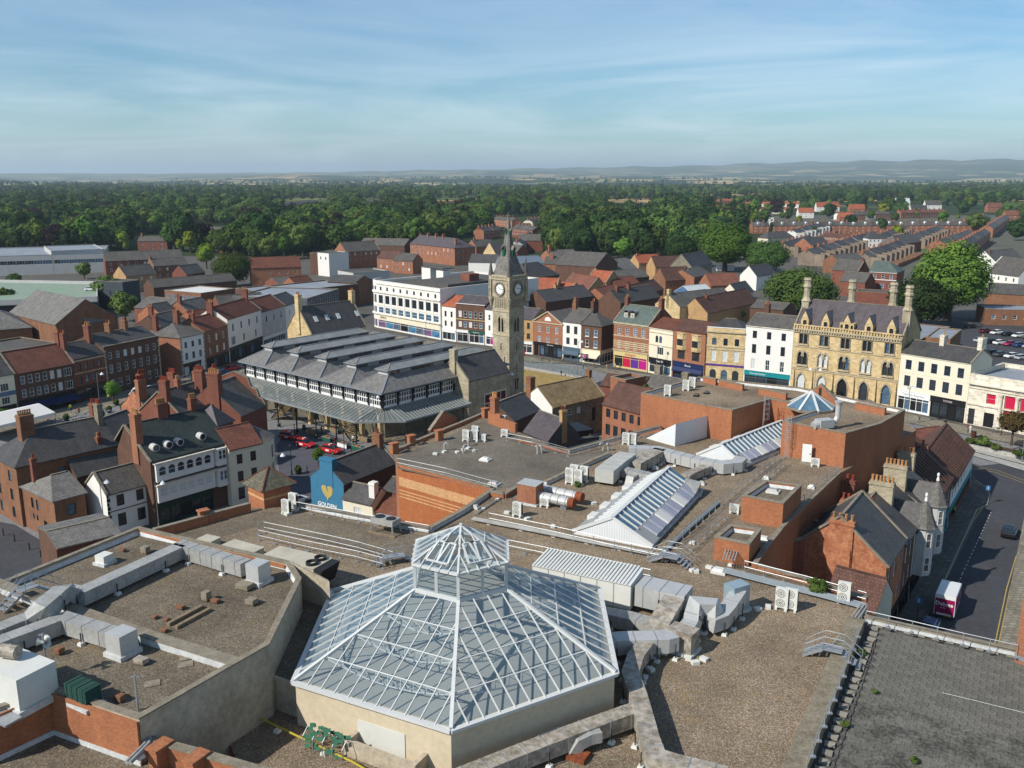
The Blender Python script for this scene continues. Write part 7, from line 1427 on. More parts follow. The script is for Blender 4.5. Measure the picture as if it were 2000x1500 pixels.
def turret(t,u,z0,z1):
 b=ob('bay_turret',None,t,(u,0,0));P8=[(1.25*math.cos(a),-.55+1.25*math.sin(a))for a in[math.pi/8+k*math.pi/4 for k in range(8)]]
 MB().prism(P8,z0,z1).build('wall',GREYR,b);MB().lathe((0,-.55,z1),[(1.55,0),(1.35,.25),(.6,2.2),(.12,3.)],8,math.pi/8).build('roof',SLATE_L,b);MB().lathe((0,-.55,z1+3),[(.2,0),(.1,.5),(.16,.6),(.16,.85),(.01,1.0)],8).build('finial',WFRAME,b)
 for z in(z1-2.3,z1-5.2):
  for k in(4,5,6):
   p,q=P8[k],P8[(k+1)%8];rz=math.atan2(q[1]-p[1],q[0]-p[0]);l=math.hypot(q[0]-p[0],q[1]-p[1]);w=.7;c=(p[0]+(q[0]-p[0])*(l-w)/2/l+math.sin(rz)*.05,p[1]+(q[1]-p[1])*(l-w)/2/l-math.cos(rz)*.05,z);o=ob('window',win_mesh(w,1.8,'sash'),b,c,rz);ob('pane',pane_mesh(w,1.8,PANE),o)
for u0,u1,e,r_,l,tu in((15.05,22.5,8.6,11.8,'grey rendered house with conical bay turret nearest the brick gables',1.9),(22.55,30,8.9,11.8,'second grey house with conical bay turret, farther up the street',1.9)):
 t=bldg('turret_house',l,U(u0),U(u1),9,e,r_,wall=GREYR,rm=SLATE_D,wins=[RW('f',2,e-3,1.,1.8,'sash',u=(3.4,-.3)),RW('f',2,e-5.3,1.,1.7,'sash',u=(3.4,-.3))],shop=[S(h=3.,frame=BLACK,fascia=M('fascia_black','1d1d20','141416'))],chim=[(.3,4.,1.,2.6,r_+2.0,6,STONE_G,POT),(.6,7.6,.8,1.2,r_+1.4,2,BRICK_RED,POT_R)]);turret(t,tu,3.2,e+.3)
 W_=u1-u0;g=MB();g.poly([(.4,-.02,e),(3.6,-.02,e),(2.0,-.02,e+2.6)]);g.build('front_gable',GREYR,t);MB().poly([(.2,-.3,e-.1),(2,-.3,e+2.9),(2,3.4,e+2.9),(.2,.4,e-.1)]).poly([(2,-.3,e+2.9),(3.8,-.3,e-.1),(3.8,.4,e-.1),(2,3.4,e+2.9)]).build('gable_roof',SLATE_D,t)
t=bldg('shop_building','dark brick shop with ribbed brown tiled roof and teal fascia',U(30.05),U(42),8.5,7.6,11.2,wall=BRICK_DK,rm=PAN_DK,gc='l',wins=[RW('f',4,4.6,1.1,1.8,'sash')],shop=[S(h=3.2,frame=TEAL,fascia=TEAL,n=6)],chim=[(.5,4.2,1.1,2.,13.4,4,STONE_G,POT),(2.2,4.2,.9,1.1,13,1,BRICK_OR)])
def tile_ribs(t,W,D,e,r):
 g=MB()
 for k in range(int(W/1.1)):x=.4+k*1.1;g.beam((x,-.25,e+.16),(x,D/2,r+.2),.16,.1)
 g.build('tile_rib',PAN_DK,t)['kind']='stuff'
tile_ribs(t,11.95,8.5,7.6,11.2)
t=bldg('shop_building','white sided corner shop with long brown tiled roof above the road bend',U(42.05),U(63.5),8.5,6.,9.6,wall=WHITE,rm=PAN_DK,gc='l',wins=[RW('f',5,4.0,.9,1.4,'dark',u=(.5,14))],shop=[S(h=3.,frame=M('shop_brick','7a4a38','63392b'),fascia=TEAL,n=8)],chim=[(.4,4.2,1.2,1.4,11.4,1,BRICK_OR)]);tile_ribs(t,21.4,8.5,6.,9.6)
qb('brown tiled roof facing the bank, behind the white sided shop',1770,905,1825,880,8,7.5,855,wall=BRICK_OLD,rm=PAN_DK);qb('reddish tiled roof right behind the shaded brick block',1795,860,1858,850,5,7,838,wall=BRICK_RED,rm=PAN_RED)
t=qb('low tiled annex with cream gable against the old orange brick house',1612,1168,1712,1196,5,9.2,1120,'gx',wall=CREAM,rm=PAN_DK)
qb('small felted flat roof in the alley behind the old brick house',1548,1060,1640,1040,7,11,None,'flat',wall=BRICK_RED,rm=FELT_L if 0 else FELT,par=.15)
# brick flats at the right edge
A=at(1981,1292,13.7);bldg('brick_flats','orange brick block with white windows cut by the right edge',(A.x,A.y),(A.x+.52*11,A.y-.85*11),7,18.5,roof='flat',par=.4,wall=BRICK_OR,rm=FELT,wins=[RW('f',4,14.6,1.5,1.7,'sash2')],bands=[(14.0,.3,.06,LEAD)])
# ------------------------------------------------------------------ roofs behind the rows (surveyed eave line, depth, eave height, ridge row)
SH=lambda n,e,w=.9,h=1.4,sty='sash':[RW('f',n,e-2.2,w,h,sty),RW('f',n,e-4.9,w,h,sty)]
BK=[

('broad grey slate hall with long plain roof above the dark brick row',109,634,230,620,32,9.5,585,'gy',dict(wall=BRICK_BR,rm=SLATE_L,name='hall')),
('curved grey roofed hall at the left edge beside the large hall',-70,650,62,640,22,7.5,602,'hip',dict(wall=BRICK_BR,rm=SLATE_L,hips=(6,8),name='hall')),
('flat felt roof in front of the grey halls at the left',-60,700,112,672,16,6.8,None,'flat',dict(wall=BRICK_DK,rm=FELT,par=.3)),
('projecting slate stair bay on the gable of the broad hall',170,632,208,626,3.5,9,606,'mono',dict(wall=BRICK_BR,rm=SLATE_L)),
('long ribbon windowed retail shed with pale grey roof at far left',-80,505,203,497,60,9,None,'flat',dict(wall=GREYR,rm=FELT_L,par=.6,trim=LEAD,name='retail_shed',wins=[RW('f',16,5.,4.4,2.,'wide')],cat='shed')),
('second pale flat roof step behind the retail shed',100,492,205,488,40,11,None,'flat',dict(wall=GREYR,rm=FELT_L,par=.4)),
('dark clad stair block standing beside the car park deck',189,550,239,553,8,10,None,'flat',dict(wall=M('dark_cladding','3f464c','343a40','ribs',(.6,1)),rm=FELT,par=.3,wins=[RW('f',3,4,.5,3,'plaind')])),
('red brick apartment row with repeated small gables',205,510,357,504,11,9.5,490,'gx',dict(wall=BRICK_RED,rm=SLATE,wins=SH(9,9.5))),
('brown brick house with skylit slate roof below the gabled apartments',300,520,368,516,10,8,504,'gx',dict(wall=BRICK_BR,rm=SLATE,gc='l',wins=SH(4,8),chim=[(.4,5,.9,1.4,12,2)])),
('buff brick house with slate roof behind the car park',246,540,306,534,9,7,518,'gx',dict(wall=BRICK_BUFF,rm=SLATE,chim=[(2,5,1,1,11,2)],wins=SH(3,7))),
('small brick house beside the dense green tree',364,536,400,531,8,6,517,'gx',dict(wall=BRICK_RED,rm=SLATE,chim=[(2,4,.8,.8,9.5,1)],wins=SH(2,6))),
('long plain slate roof stretching behind the white topped offices',300,562,462,548,9,6.5,540,'gx',dict(wall=BRICK_DK,rm=SLATE)),
('brick offices with bright white flat roof and a row of white windows',321,568,392,574,16,7.5,None,'flat',dict(wall=BRICK_BR,rm=M('white_membrane','cfcfcb','b8b8b4',amt=.6),par=.2,wins=[RW('f',7,4.8,1.7,1.7,'wide')])),
('brown windowless block right of the white roofed offices',459,565,512,572,12,8.5,None,'flat',dict(wall=BRICK_DK,rm=FELT_L,par=.3)),
('modern block with dark fins and grey flat roof above the stone hall',600,585,662,566,26,9.5,None,'flat',dict(wall=M('dark_fins','3a3c3e','6d7072','ribs',(1.2,1),bump=.8),rm=FELT_L,par=.3,wins=[RW('f',14,4.5,.7,4,'plain')])),
('slate roof in front of the brown windowless block',430,600,520,592,8,7,575,'gx',dict(wall=BRICK_RED,rm=SLATE)),
('brick gable with slate roof behind the white High Row houses',372,612,418,602,9,8,585,'gx',dict(wall=BRICK_OR,rm=SLATE,chim=[(.5,4,.8,1.2,13,3,BRICK_RED)])),
('dark slate roofs cluster behind the corner building',318,640,366,628,9,8.5,612,'gx',dict(wall=BRICK_DK,rm=SLATE_D,chim=[(1,4,.9,1.2,14,2,BRICK_RED)])),
('brown pantiled gable house behind the brown brick shop',385,628,430,620,8,8.5,606,'gx',dict(wall=BRICK_OR,rm=PAN_BR)),
('long pitched brick outbuilding right of the trees by the broad hall',262,600,322,606,12,6,582,'gx',dict(wall=BRICK_RED,rm=SLATE,gc='r')),
('pink brick gable house behind the brown Georgian front',318,618,352,612,10,8,592,'gx',dict(wall=BRICK_OLD,rm=SLATE_D)),

('orange brick block with brown hipped gables beside the dense tree',490,524,588,521,14,8.5,502,'gx',dict(wall=BRICK_OR,rm=PAN_BR,wins=[RW('f',4,5.6,1.,1.5,'sash2',u=(6,-.5)),RW('f',4,2.6,1.,1.5,'sash2',u=(6,-.5))])),
('stark white block with dark brick flank near the parasols',620,494,642,496,12,11,None,'flat',dict(wall=WHITE,rm=FELT,par=.2,wins=[RW('f',2,8,.9,1.4,'dark')])),
('dark brick flank building joined to the white block',643,496,676,492,12,10.6,None,'flat',dict(wall=BRICK_DK,rm=FELT,par=.2)),
('red brick villa pair with gabled bays behind the white block',676,492,742,488,12,9,472,'gx',dict(wall=BRICK_OR,rm=SLATE,gc='r',wins=SH(6,9),chim=[(3,6,1,1.4,13,3),(-.4,6,1,1.4,14,3,BRICK_RED)])),
('brown roofed house left of the red brick hotel',736,503,775,506,9,6.5,491,'gx',dict(wall=BRICK_OR,rm=PAN_DK,wins=SH(3,6.5))),
('slate house tucked before the red brick hotel',768,508,806,510,9,6.5,495,'gx',dict(wall=BRICK_OR,rm=SLATE,wins=SH(3,6.5),chim=[(1,4,.8,.8,10,2)])),
('long red brick hotel with many tall chimneys and white windows',801,476,888,485,14,9.5,463,'hip',dict(wall=BRICK_OR,rm=SLATE_P,hips=(0,7),wins=SH(11,9.5,.8,1.6)+[RW('r',4,7,.9,1.6,'sash'),RW('r',4,3.5,.9,1.6,'sash')],chim=[(1,7,.9,1.6,15,3),(9,7,1,1.8,15.5,4),(17,7,1,1.8,15.5,4),(24,7,1,1.8,15.5,4),(-3,3,1,1.2,14,3)],name='hotel')),
('grey slate roof in front of the wood behind the brick villas',700,478,790,480,16,8,466,'gx',dict(wall=BRICK_DK,rm=SLATE)),
('dark flat shop roof left of the department store',575,570,700,556,20,8,None,'flat',dict(wall=BRICK_DK,rm=FELT_L,par=.3)),
('brick house with black slate roof behind the modern fins',640,550,694,553,12,8.5,538,'gx',dict(wall=BRICK_BR,rm=SLATE_D,wins=SH(4,8.5))),
('orange gable and brown roof behind the parasol terrace',582,560,618,555,9,7,540,'gx',dict(wall=BRICK_OR,rm=PAN_BR)),
('slate roof with skylight left of the modern block',545,556,590,552,11,7,541,'gx',dict(wall=BRICK_RED,rm=SLATE)),
('light flat roof with white plant beside the department store',690,535,760,530,14,8,None,'flat',dict(wall=GREYR,rm=FELT,par=.3)),
('slate gable behind the store and left of the tower',895,560,950,566,10,10,542,'gx',dict(wall=CREAM,rm=SLATE_D,chim=[(1,4,.9,.9,14,1,BRICK_RED)])),
('ornate yellow stone gable left of the spire',944,494,968,496,9,9,474,'gy',dict(wall=STONE_Y,rm=SLATE,wins=SH(2,9))),
('wide blue grey metal roof with white walls behind the spire',1010,516,1064,514,16,6,500,'gx',dict(wall=WHITE,rm=M('blue_metal','68757f','5a6670','ribs',(.5,1),rough=.5,bump=.4))),
('blue grey roofed pavilion with white gable left of the spire',915,512,968,513,14,6,497,'gx',dict(wall=WHITE,rm=SLATE_D)),

('long orange brick building with two stout chimneys behind the tower',1062,515,1158,517,11,9,502,'gx',dict(wall=BRICK_OR,rm=SLATE,chim=[(3,4,1.4,1,13,3,BRICK_OR,POT),(13,4,1.4,1,13,4,BRICK_OR,POT)])),
('dark hall with gable turned to the square beyond the brick building',1164,521,1206,513,20,9.5,494,'gy',dict(wall=BRICK_DK,rm=SLATE)),
('pale slate roof with pink dormer gables',1211,528,1245,524,13,6,505,'gx',dict(wall=CREAM,rm=SLATE_L)),
('brick stack house behind the long orange brick building',1076,502,1130,500,12,8,488,'gx',dict(wall=BRICK_OR,rm=SLATE,chim=[(1.5,5,1.2,1.2,13.5,3)])),
('black hipped slate roof right of the spire base',1030,545,1092,537,14,8,513,'hip',dict(wall=BRICK_DK,rm=SLATE_D,hips=(5,5))),
('bright orange tiled house with white triangular dormer',1037,566,1086,568,8,7.5,543,'gx',dict(wall=BRICK_BUFF,rm=PAN_OR,gc='lr')),
('smaller orange tiled house with one skylight',1081,568,1112,571,8,7,552,'gx',dict(wall=BRICK_BUFF,rm=PAN_OR,gc='r')),
('rust tiled terrace stepping behind the orange houses',1102,556,1150,566,8,7.5,538,'gx',dict(wall=BRICK_BUFF,rm=PAN_RED,gc='lr')),
('orange tiled house with gabled dormer beside the dark hall',1146,548,1184,552,8,8.5,529,'gx',dict(wall=BRICK_BUFF,rm=PAN_OR,gc='lr',chim=[(1,4,.7,.7,13,1)])),
('long black slate roof leading back from the pediment house',1066,590,1158,578,9,8.5,562,'gx',dict(wall=BRICK_DK,rm=SLATE_D,chim=[(9,4.5,1,1,13,2,BRICK_BUFF)])),
('dark slate rear roof beside the black long roof',1025,590,1060,586,8,8,570,'gx',dict(wall=BRICK_DK,rm=SLATE_D,chim=[(3,4,.8,.8,12,1,BRICK_BUFF)])),
('brown tiled gabled barn in the courtyards',1205,560,1252,556,9,7,541,'gx',dict(wall=BRICK_DK,rm=PAN_BR)),
('slate and lead roofs behind the brown tiled barn',1208,545,1268,540,10,6.5,527,'gx',dict(wall=BRICK_DK,rm=SLATE)),
('long brown roof running toward the square',1245,578,1296,564,8,7.5,552,'gx',dict(wall=BRICK_DK,rm=PAN_DK)),
('rust red tiled ridge left of the brown roof',1182,580,1215,572,8,8,560,'gx',dict(wall=BRICK_OR,rm=PAN_RED)),
('black slate range with skylights behind the brick bank',1212,592,1290,580,9,8.5,562,'gx',dict(wall=BRICK_DK,rm=SLATE_D,chim=[(3,4,1,1,13,3,BRICK_RED),(9,4,1,1,13.5,3,BRICK_RED)])),
('bright orange roof near the trees with a white dormer',1248,514,1292,512,9,6,497,'gx',dict(wall=BRICK_BUFF,rm=PAN_OR,chim=[(1,4,.7,.7,10,1)])),
('brown gable pair near the trees',1280,522,1336,520,9,6.5,500,'gx',dict(wall=BRICK_BUFF,rm=PAN_DK)),
('tall dark slate barn with a row of rooflights',1350,522,1391,514,10,8.5,494,'gx',dict(wall=STONE_D,rm=SLATE_D,gc='l')),
('brick house with brown roof before the dark barn',1300,548,1352,545,9,7.5,522,'gx',dict(wall=BRICK_BR,rm=PAN_DK,gc='r',chim=[(-.5,4,1.2,1,12,1)])),
('timbered brick warehouse with slate roof',1356,542,1389,534,11,8.5,524,'gx',dict(wall=BRICK_OR,rm=SLATE,wins=[RW('f',5,5.5,.8,2,'brown')])),
('long cream gabled range behind the brick shops',1328,600,1402,590,10,9,570,'gx',dict(wall=STONE_Y,rm=SLATE,chim=[(.5,5,1.,1,14,1)])),
('grey tiled long roof above the sandstone shop',1356,590,1432,580,9,8,567,'gx',dict(wall=STONE_D,rm=SLATE)),
('brown tiled long roof between the sandstone shop and the big tree',1382,612,1480,590,9,7.5,573,'gx',dict(wall=BRICK_BUFF,rm=PAN_DK,chim=[(6,4,.9,.9,12,1,BRICK_RED)])),
('white sheeted roof among the courtyards',1350,574,1394,570,9,6,557,'gx',dict(wall=M('blue_wall','4d6c8f','3f5c7c'),rm=CLADP)),
('large orange tiled roof beside the building site',1388,558,1448,556,10,6.5,534,'gx',dict(wall=BRICK_OR,rm=PAN_RED)),
('pale pink cottage with slate roof under the big round tree',1442,575,1472,568,7,5.5,552,'gx',dict(wall=CREAM,rm=SLATE_D,wins=SH(2,5.5))),
('white cottage gable right of the orange tiled roof',1478,540,1516,534,8,6,517,'gx',dict(wall=WHITE,rm=SLATE_D)),
('rear slate roof of the white four storey shop',1465,600,1530,606,10,8,590,'gx',dict(wall=BRICK_DK,rm=SLATE)),

('red brick villa with white bands, green slate roof and white pediment',1699,530,1752,533,13,9.5,510,'hip',dict(wall=BRICK_RED,rm=SLATE_G,hips=(0,5),bands=[(6.2,.3,.1,WFRAME),(9.2,.3,.2,WFRAME)],wins=[RW('f',3,6.8,1.2,1.7,'sash'),RW('f',3,3,1.3,2.,'sash')],name='villa',cat='villa')),
('slate roofed brick yard building left of the red villa',1625,526,1676,530,10,7,508,'gx',dict(wall=BRICK_RED,rm=SLATE,gc='r',chim=[(-.5,5,1,1.2,12,2)])),
('brick workshop with grey roof behind the gothic chimneys',1640,548,1690,552,10,6,532,'gx',dict(wall=BRICK_RED,rm=SLATE)),
('low brick outbuilding with dark felt roof behind the bank',1672,570,1750,574,9,4.5,None,'flat',dict(wall=BRICK_RED,rm=FELT,par=.2)),
('long felt roofed wing behind the gothic bank',1790,668,1856,640,9,5.5,None,'flat',dict(wall=BRICK_RED,rm=FELT_L,par=.2)),
('narrow brick wing beside the car park',1856,664,1878,645,6,6,None,'flat',dict(wall=BRICK_BR,rm=FELT_L,par=.2)),
('white gabled public house at the right edge',1928,532,1990,540,14,6.5,505,'gx',dict(wall=WHITE,rm=SLATE,gc='lw',wins=[RW('f',4,3.8,1.,1.6,'sash')],name='public_house')),
('white house with slate gable behind the public house',1945,512,2000,506,12,7,488,'gx',dict(wall=WHITE,rm=SLATE,chim=[(3,5,1,1,12,2,BRICK_RED)])),
('grey corrugated shed roof behind the car park',1925,572,2060,580,20,5,556,'gx',dict(wall=BRICK_BR,rm=SLATE,name='shed')),
('low brown building with pale roof along the car park wall',1928,605,2040,608,12,5,None,'flat',dict(wall=BRICK_BR,rm=FELT_L,par=.2,wins=[RW('f',5,2,1.2,1.4,'sash')])),
]
for b in BK:
 k=dict(b[9]);k.setdefault('cat','building');qb(b[0],*b[1:8],b[8],**k)
 # green car park deck
P=[at(-200,600,6.5),at(190,585,6.5),at(190,555,6.5),at(-200,548,6.5)]
t=thing('car_park','multi storey car park deck with green surface at the left','car park',(0,0,0));q=[(p.x,p.y)for p in P];MB().prism(ccw(q),5.6,6.5).build('deck',M('green_deck','6f8f74','8a8d84',nscale=.15,fine=.5,amt=1.2),t);MB().prism(ccw(inset(ccw(q),1)),0,5.6).build('lower_deck',ACD,t)
for a,c in zip(P,P[1:]+P[:1]):MB().beam((a.x,a.y,6.7),(c.x,c.y,6.7),.3,1.8).build('parapet',GREYR,t)
# ------------------------------------------------------------------ terraces
TSL=M('terrace_slate','5e5b57','474441','tile',(.3,.25),rough=.65,nscale=.5,amt=1.1,obvar=.34)
TWALL=M('terrace_wall','8f8070','6f6153','brick',(.225,.075),nscale=.3,amt=1,obvar=.15)
def terrace(where,p0,p1,n,e=6.,D=8.5,rise=2.6,wall=BRICK_OR,rm=SLATE,z=0,dormer=False,sty='sash',white=0,wing=False):
 A,B=at(*p0,e),at(*p1,e);W=(B-A).length/n;ang=math.atan2(B.y-A.y,B.x-A.x);d=(B-A).normalized();key=(round(W,1),e,D,rise);W_=W
 nw=2
 wm=cached(('tw',key,wall.name),lambda:MB().poly([(0,0,0),(W,0,0),(W,0,e),(0,0,e)]).poly([(W,0,0),(W,D,0),(W,D,e),(W,D/2,e+rise),(W,0,e)]).poly([(W,D,0),(0,D,0),(0,D,e),(W,D,e)]).poly([(0,D,0),(0,0,0),(0,0,e),(0,D/2,e+rise),(0,D,e)]).mesh('wall',wall))
 rf=cached(('tr',key,rm.name),lambda:gable_roof(MB(),W-.0,D,e,e+rise,.25,.12).mesh('roof',rm));cm_=cached(('tc',key),lambda:MB().box(-.5,D/2-.6,e+rise-1.2,.5,D/2+.6,e+rise+1.4).box(-.58,D/2-.68,e+rise+1.1,.58,D/2+.68,e+rise+1.25).mesh('chimney',BRICK_OR));pm_=POTM(POT)
 ORD=['first','second','third','fourth','fifth','sixth','seventh','eighth','ninth','tenth','eleventh','twelfth','thirteenth','fourteenth','fifteenth','sixteenth','seventeenth','eighteenth','nineteenth','twentieth']
 for i in range(n):
  p=A+d*(W*i);wl=WHITE if random.random()<white else wall
  t=thing('terrace_house',f'{ORD[i]} house from the left of {where}','house',(p.x,p.y,z+random.uniform(-.3,.3)),ang,f'houses of {where}')
  ob('wall',wm if wl is wall else cached(('tw',key,'w'),lambda:(lambda m:(m.materials.clear(),m.materials.append(WHITE),m)[2])(wm.copy())),t);ob('roof',rf,t);c=ob('chimney',cm_,t,(.1,0,0))
  for k in(-.3,0,.3):ob('pot',pm_,c,(k,D/2,e+rise+1.3))if i%1==0 and e>5.9 and D>8.6 else None
  for k in range(nw):
   for zz in(e-2.2,e-4.9):o=ob('window',win_mesh(1.0,1.5,sty),t,(W*(k+.5)/nw-.5,-.045,zz));ob('pane',pane_mesh(1.,1.5,PANE),o)
  if wing:
   wg=ob('rear_wing',cached(('wg',key,wall.name),lambda:MB().hexa([(.15,-5.6,0),(W*.62,-5.6,0),(W*.62,-.01,0),(.15,-.01,0)],[(.15,-5.6,e+.3),(W*.62,-5.6,e-1.3),(W*.62,-.01,e-1.3),(.15,-.01,e+.3)]).mesh('rear_wing',wall)),t);ob('wing_roof',cached(('wr',key,rm.name),lambda:MB().hexa([(.05,-5.8,e+.34),(W*.62+.2,-5.8,e-1.35),(W*.62+.2,-.02,e-1.35),(.05,-.02,e+.34)],[(.05,-5.8,e+.48),(W*.62+.2,-5.8,e-1.21),(W*.62+.2,-.02,e-1.21),(.05,-.02,e+.48)]).mesh('wing_roof',rm)),wg)
  if wing:ob('yard_wall',cached(('yw',key),lambda:MB().box(0,-12,0,.25,-5.6,2.).box(.25,-12,0,W,-11.75,2.).mesh('yard_wall',BRICK_BR)),t);ob('outhouse',cached(('oh',key),lambda:MB().hexa([(.3,-11.7,0),(2.2,-11.7,0),(2.2,-9,0),(.3,-9,0)],[(.3,-11.7,2.4),(2.2,-11.7,2.),(2.2,-9,2.),(.3,-9,2.4)]).mesh('outhouse',SLATE)),t)
  if dormer:
   dm=ob('dormer',cached(('td',rise),lambda:MB().prism([(-.8,.9),(.8,.9),(.8,3.2),(-.8,3.2)],e+.5,e+2.2).poly([(-.8,.9,e+2.2),(.8,.9,e+2.2),(0,.9,e+3)]).poly([(-.95,.7,e+2.1),(0,.7,e+3.1),(0,3.6,e+3.1),(-.95,3.6,e+2.1)]).poly([(0,.7,e+3.1),(.95,.7,e+2.1),(.95,3.6,e+2.1),(0,3.6,e+3.1)]).mesh('dormer',WFRAME)),t,(W/2,0,0));ob('window',cached('tdw',lambda:MB().poly([(-.55,.88,e+.8),(.55,.88,e+.8),(.55,.88,e+2.),(-.55,.88,e+2.)]).mesh('window',PANE)),dm)
terrace('the long dormered terrace across the far right',(1470,441),(1935,440),20,6.5,9,3.,BRICK_OR,TSL,dormer=True)
terrace('the long terrace running away at centre right',(1590,497),(1706,462),13,6.2,8.5,2.6,TWALL,TSL,white=.4,wing=True);terrace('the short terrace left of the long receding one',(1541,482),(1592,466),6,6.,8,2.6,TWALL,TSL,white=.3,wing=True);terrace('the pale ended terrace below the dormered row',(1556,456),(1614,440),8,6,8,2.4,GREYR,SLATE_D,white=.3,wing=True)
terrace('the terrace just behind the red villa',(1700,502),(1775,476),8,6.2,8.5,2.6,TWALL,TSL,white=.2,wing=True);terrace('the terrace with a white gable end',(1725,467),(1772,446),8,6.2,8.5,2.6,TWALL,TSL,wing=True);terrace('the terrace left of the high street at right',(1790,468),(1843,446),8,6,8.5,2.6,TWALL,TSL,white=.2,wing=True)
terrace('the high street row at the far right',(1872,492),(1935,455),12,7.,9,2.8,BRICK_OR,TSL);terrace('the farther high street row',(1940,447),(1972,425),10,7,9,2.8,BRICK_OR,SLATE);terrace('the brick row right of the high street',(1885,440),(1935,424),8,6.5,9,2.6,BRICK_OR,SLATE)
terrace('the small terrace with blue fronts right of the spire',(1022,478),(1046,460),6,6,8.5,2.6,GREYR,SLATE_D);terrace('the brick row above the spire',(962,428),(1000,432),6,6.5,9,2.6,BRICK_OR,SLATE);terrace('the red roofed row at the far tree line',(1455,398),(1560,399),12,6,9,3,WHITE,PAN_OR,white=.0);terrace('the second red roofed row at the far tree line',(1440,409),(1540,409),11,6,9,3,CREAM,PAN_OR)
terrace('the roofs in the gap of the wood at left',(545,402),(620,394),9,6,9,2.6,BRICK_OR,SLATE_P);terrace('the slate row behind the middle trees',(1190,402),(1260,398),8,6,9,2.6,CREAM,SLATE);terrace('the red roofs in the middle of the wood',(845,398),(930,394),10,6,9,3,BRICK_OR,PAN_RED);terrace('the half timbered row left of the tall bright tree',(1405,420),(1475,418),8,6.5,9,3,WHITE,SLATE_P)
terrace('the brick chimneyed row left of the high street',(1846,477),(1905,456),8,6.5,9,2.8,BRICK_OR,SLATE,wing=True);terrace('the brown roofed row in the middle of the terraces',(1605,462),(1692,466),9,5.5,9,2.6,BRICK_BR,PAN_DK);terrace('the grey row beyond the dormered terrace',(1400,424),(1512,424),12,6,9,2.8,WHITE,SLATE_P);terrace('the red row beyond the dormered terrace',(1400,405),(1480,405),9,6,9,2.8,BRICK_OR,PAN_OR);terrace('the mixed row beyond the dormered terrace at right',(1640,420),(1740,418),10,6,9,2.8,BRICK_OR,SLATE,white=.3);terrace('the brick row near the far right trees',(1760,416),(1850,414),9,6,9,2.8,BRICK_OR,PAN_RED)
qb('hipped slate house at the left end of the terraces',1500,466,1552,464,10,6.5,452,'hip',wall=CREAM,rm=SLATE_D,hips=(4,4),wins=SH(5,6.5));qb('brick gabled chapel between the receding terraces',1585,480,1622,477,12,6.5,464,wall=BRICK_OR,rm=SLATE_D);qb('white hipped corner house among the terraces',1696,466,1722,466,9,8,452,'hip',wall=WHITE,rm=SLATE_D,hips=(3,3),wins=SH(3,8));qb('dark hipped roof right of the white corner house',1755,478,1800,472,12,6,458,'hip',wall=BRICK_BR,rm=SLATE,hips=(4,4));qb('slate yard roof above the red villa',1640,512,1690,508,10,6,496,wall=BRICK_BR,rm=SLATE)
terrace('the pale row in the middle wood gap',(705,396),(755,394),6,6,9,2.6,CREAM,SLATE_P);terrace('the lower brick row in the left wood gap',(560,412),(635,404),8,6,9,2.6,BRICK_OR,PAN_RED);terrace('the lower slate row behind the middle trees',(1195,412),(1262,408),7,6,9,2.6,BRICK_OR,SLATE)
terrace('the brick terrace just left behind the spire',(945,452),(978,448),5,6.5,9,2.8,BRICK_OR,TSL);terrace('the tall brick row right behind the spire',(1000,446),(1040,450),6,7,9,2.8,BRICK_RED,TSL);terrace('the pale row beyond the spire',(1040,434),(1066,430),4,6,9,2.6,CREAM,SLATE_P);terrace('the farthest red row left of the dormered terrace',(1405,392),(1495,391),10,6,9,2.8,BRICK_OR,PAN_OR)
qb('brick works with long grey roof right behind the spire',1012,470,1060,470,12,7,458,wall=BRICK_RED,rm=SLATE);qb('low brick house left of the spire lucarnes',930,482,968,480,10,7,468,wall=BRICK_OR,rm=SLATE,chim=[(2,5,1,1,12,2)]);qb('brick house with white gable right of the spire tip',985,490,1010,492,9,7,478,wall=BRICK_RED,rm=SLATE)
# single houses among the trees
k_=0
for x0,y0,x1,l,w,m in((64,462,120,'low brown hipped house in the wood at far left',BRICK_BR,SLATE),(268,471,326,'dark brick hipped house among trees at left',BRICK_RED,SLATE),(370,453,430,'slate roofed villa in the trees left of the yellow tree',BRICK_RED,SLATE),(410,474,470,'wide slate roofed lodge behind the yellow tree',BRICK_BR,SLATE),(1250,436,1274,'white gabled house alone among dark trees',WHITE,SLATE),(1155,456,1180,'small brick house half hidden by the dark tree',BRICK_OR,SLATE),(1010,445,1036,'brick house beside the terrace above the spire',BRICK_RED,SLATE),(1062,420,1090,'pale villa in the trees right of the spire',CREAM,SLATE),(1100,428,1125,'slate roofed house below the pale villa',CREAM,SLATE_D),(1640,424,1668,'brick gable among trees above the dormered terrace',BRICK_OR,PAN_OR),(1780,410,1812,'blue grey roofed house at the far tree line',WHITE,SLATE_D),(1808,400,1840,'white gabled house at the far tree line',WHITE,SLATE),(1750,396,1778,'pale shed roof at the far tree line',CREAM,CLADP),(1560,415,1590,'white house with orange roof at the tree line',WHITE,PAN_OR),(1595,404,1640,'long white house with orange roof at the far tree line',WHITE,PAN_OR),(1660,408,1690,'red roofed house half hidden by far trees',BRICK_OR,PAN_OR),(1860,385,1900,'pale flats among the farthest trees',CREAM,PAN_RED),(1930,405,1965,'red roofed house near the right edge',BRICK_OR,PAN_RED),(1965,420,2000,'brick block at the right edge above the street',BRICK_OR,PAN_RED),(760,452,800,'slate roof peeping from the wood left of the hotel',BRICK_RED,SLATE)):
 qb(l,x0,y0,x1,y0,9,6.5,y0-9,wall=w,rm=m,wins=[RW('f',3,4,1,1.5,'sash'),RW('f',3,1.2,1,1.5,'sash')],chim=[(1.5,4.5,.9,1.2,11.2,2,BRICK_OR)])
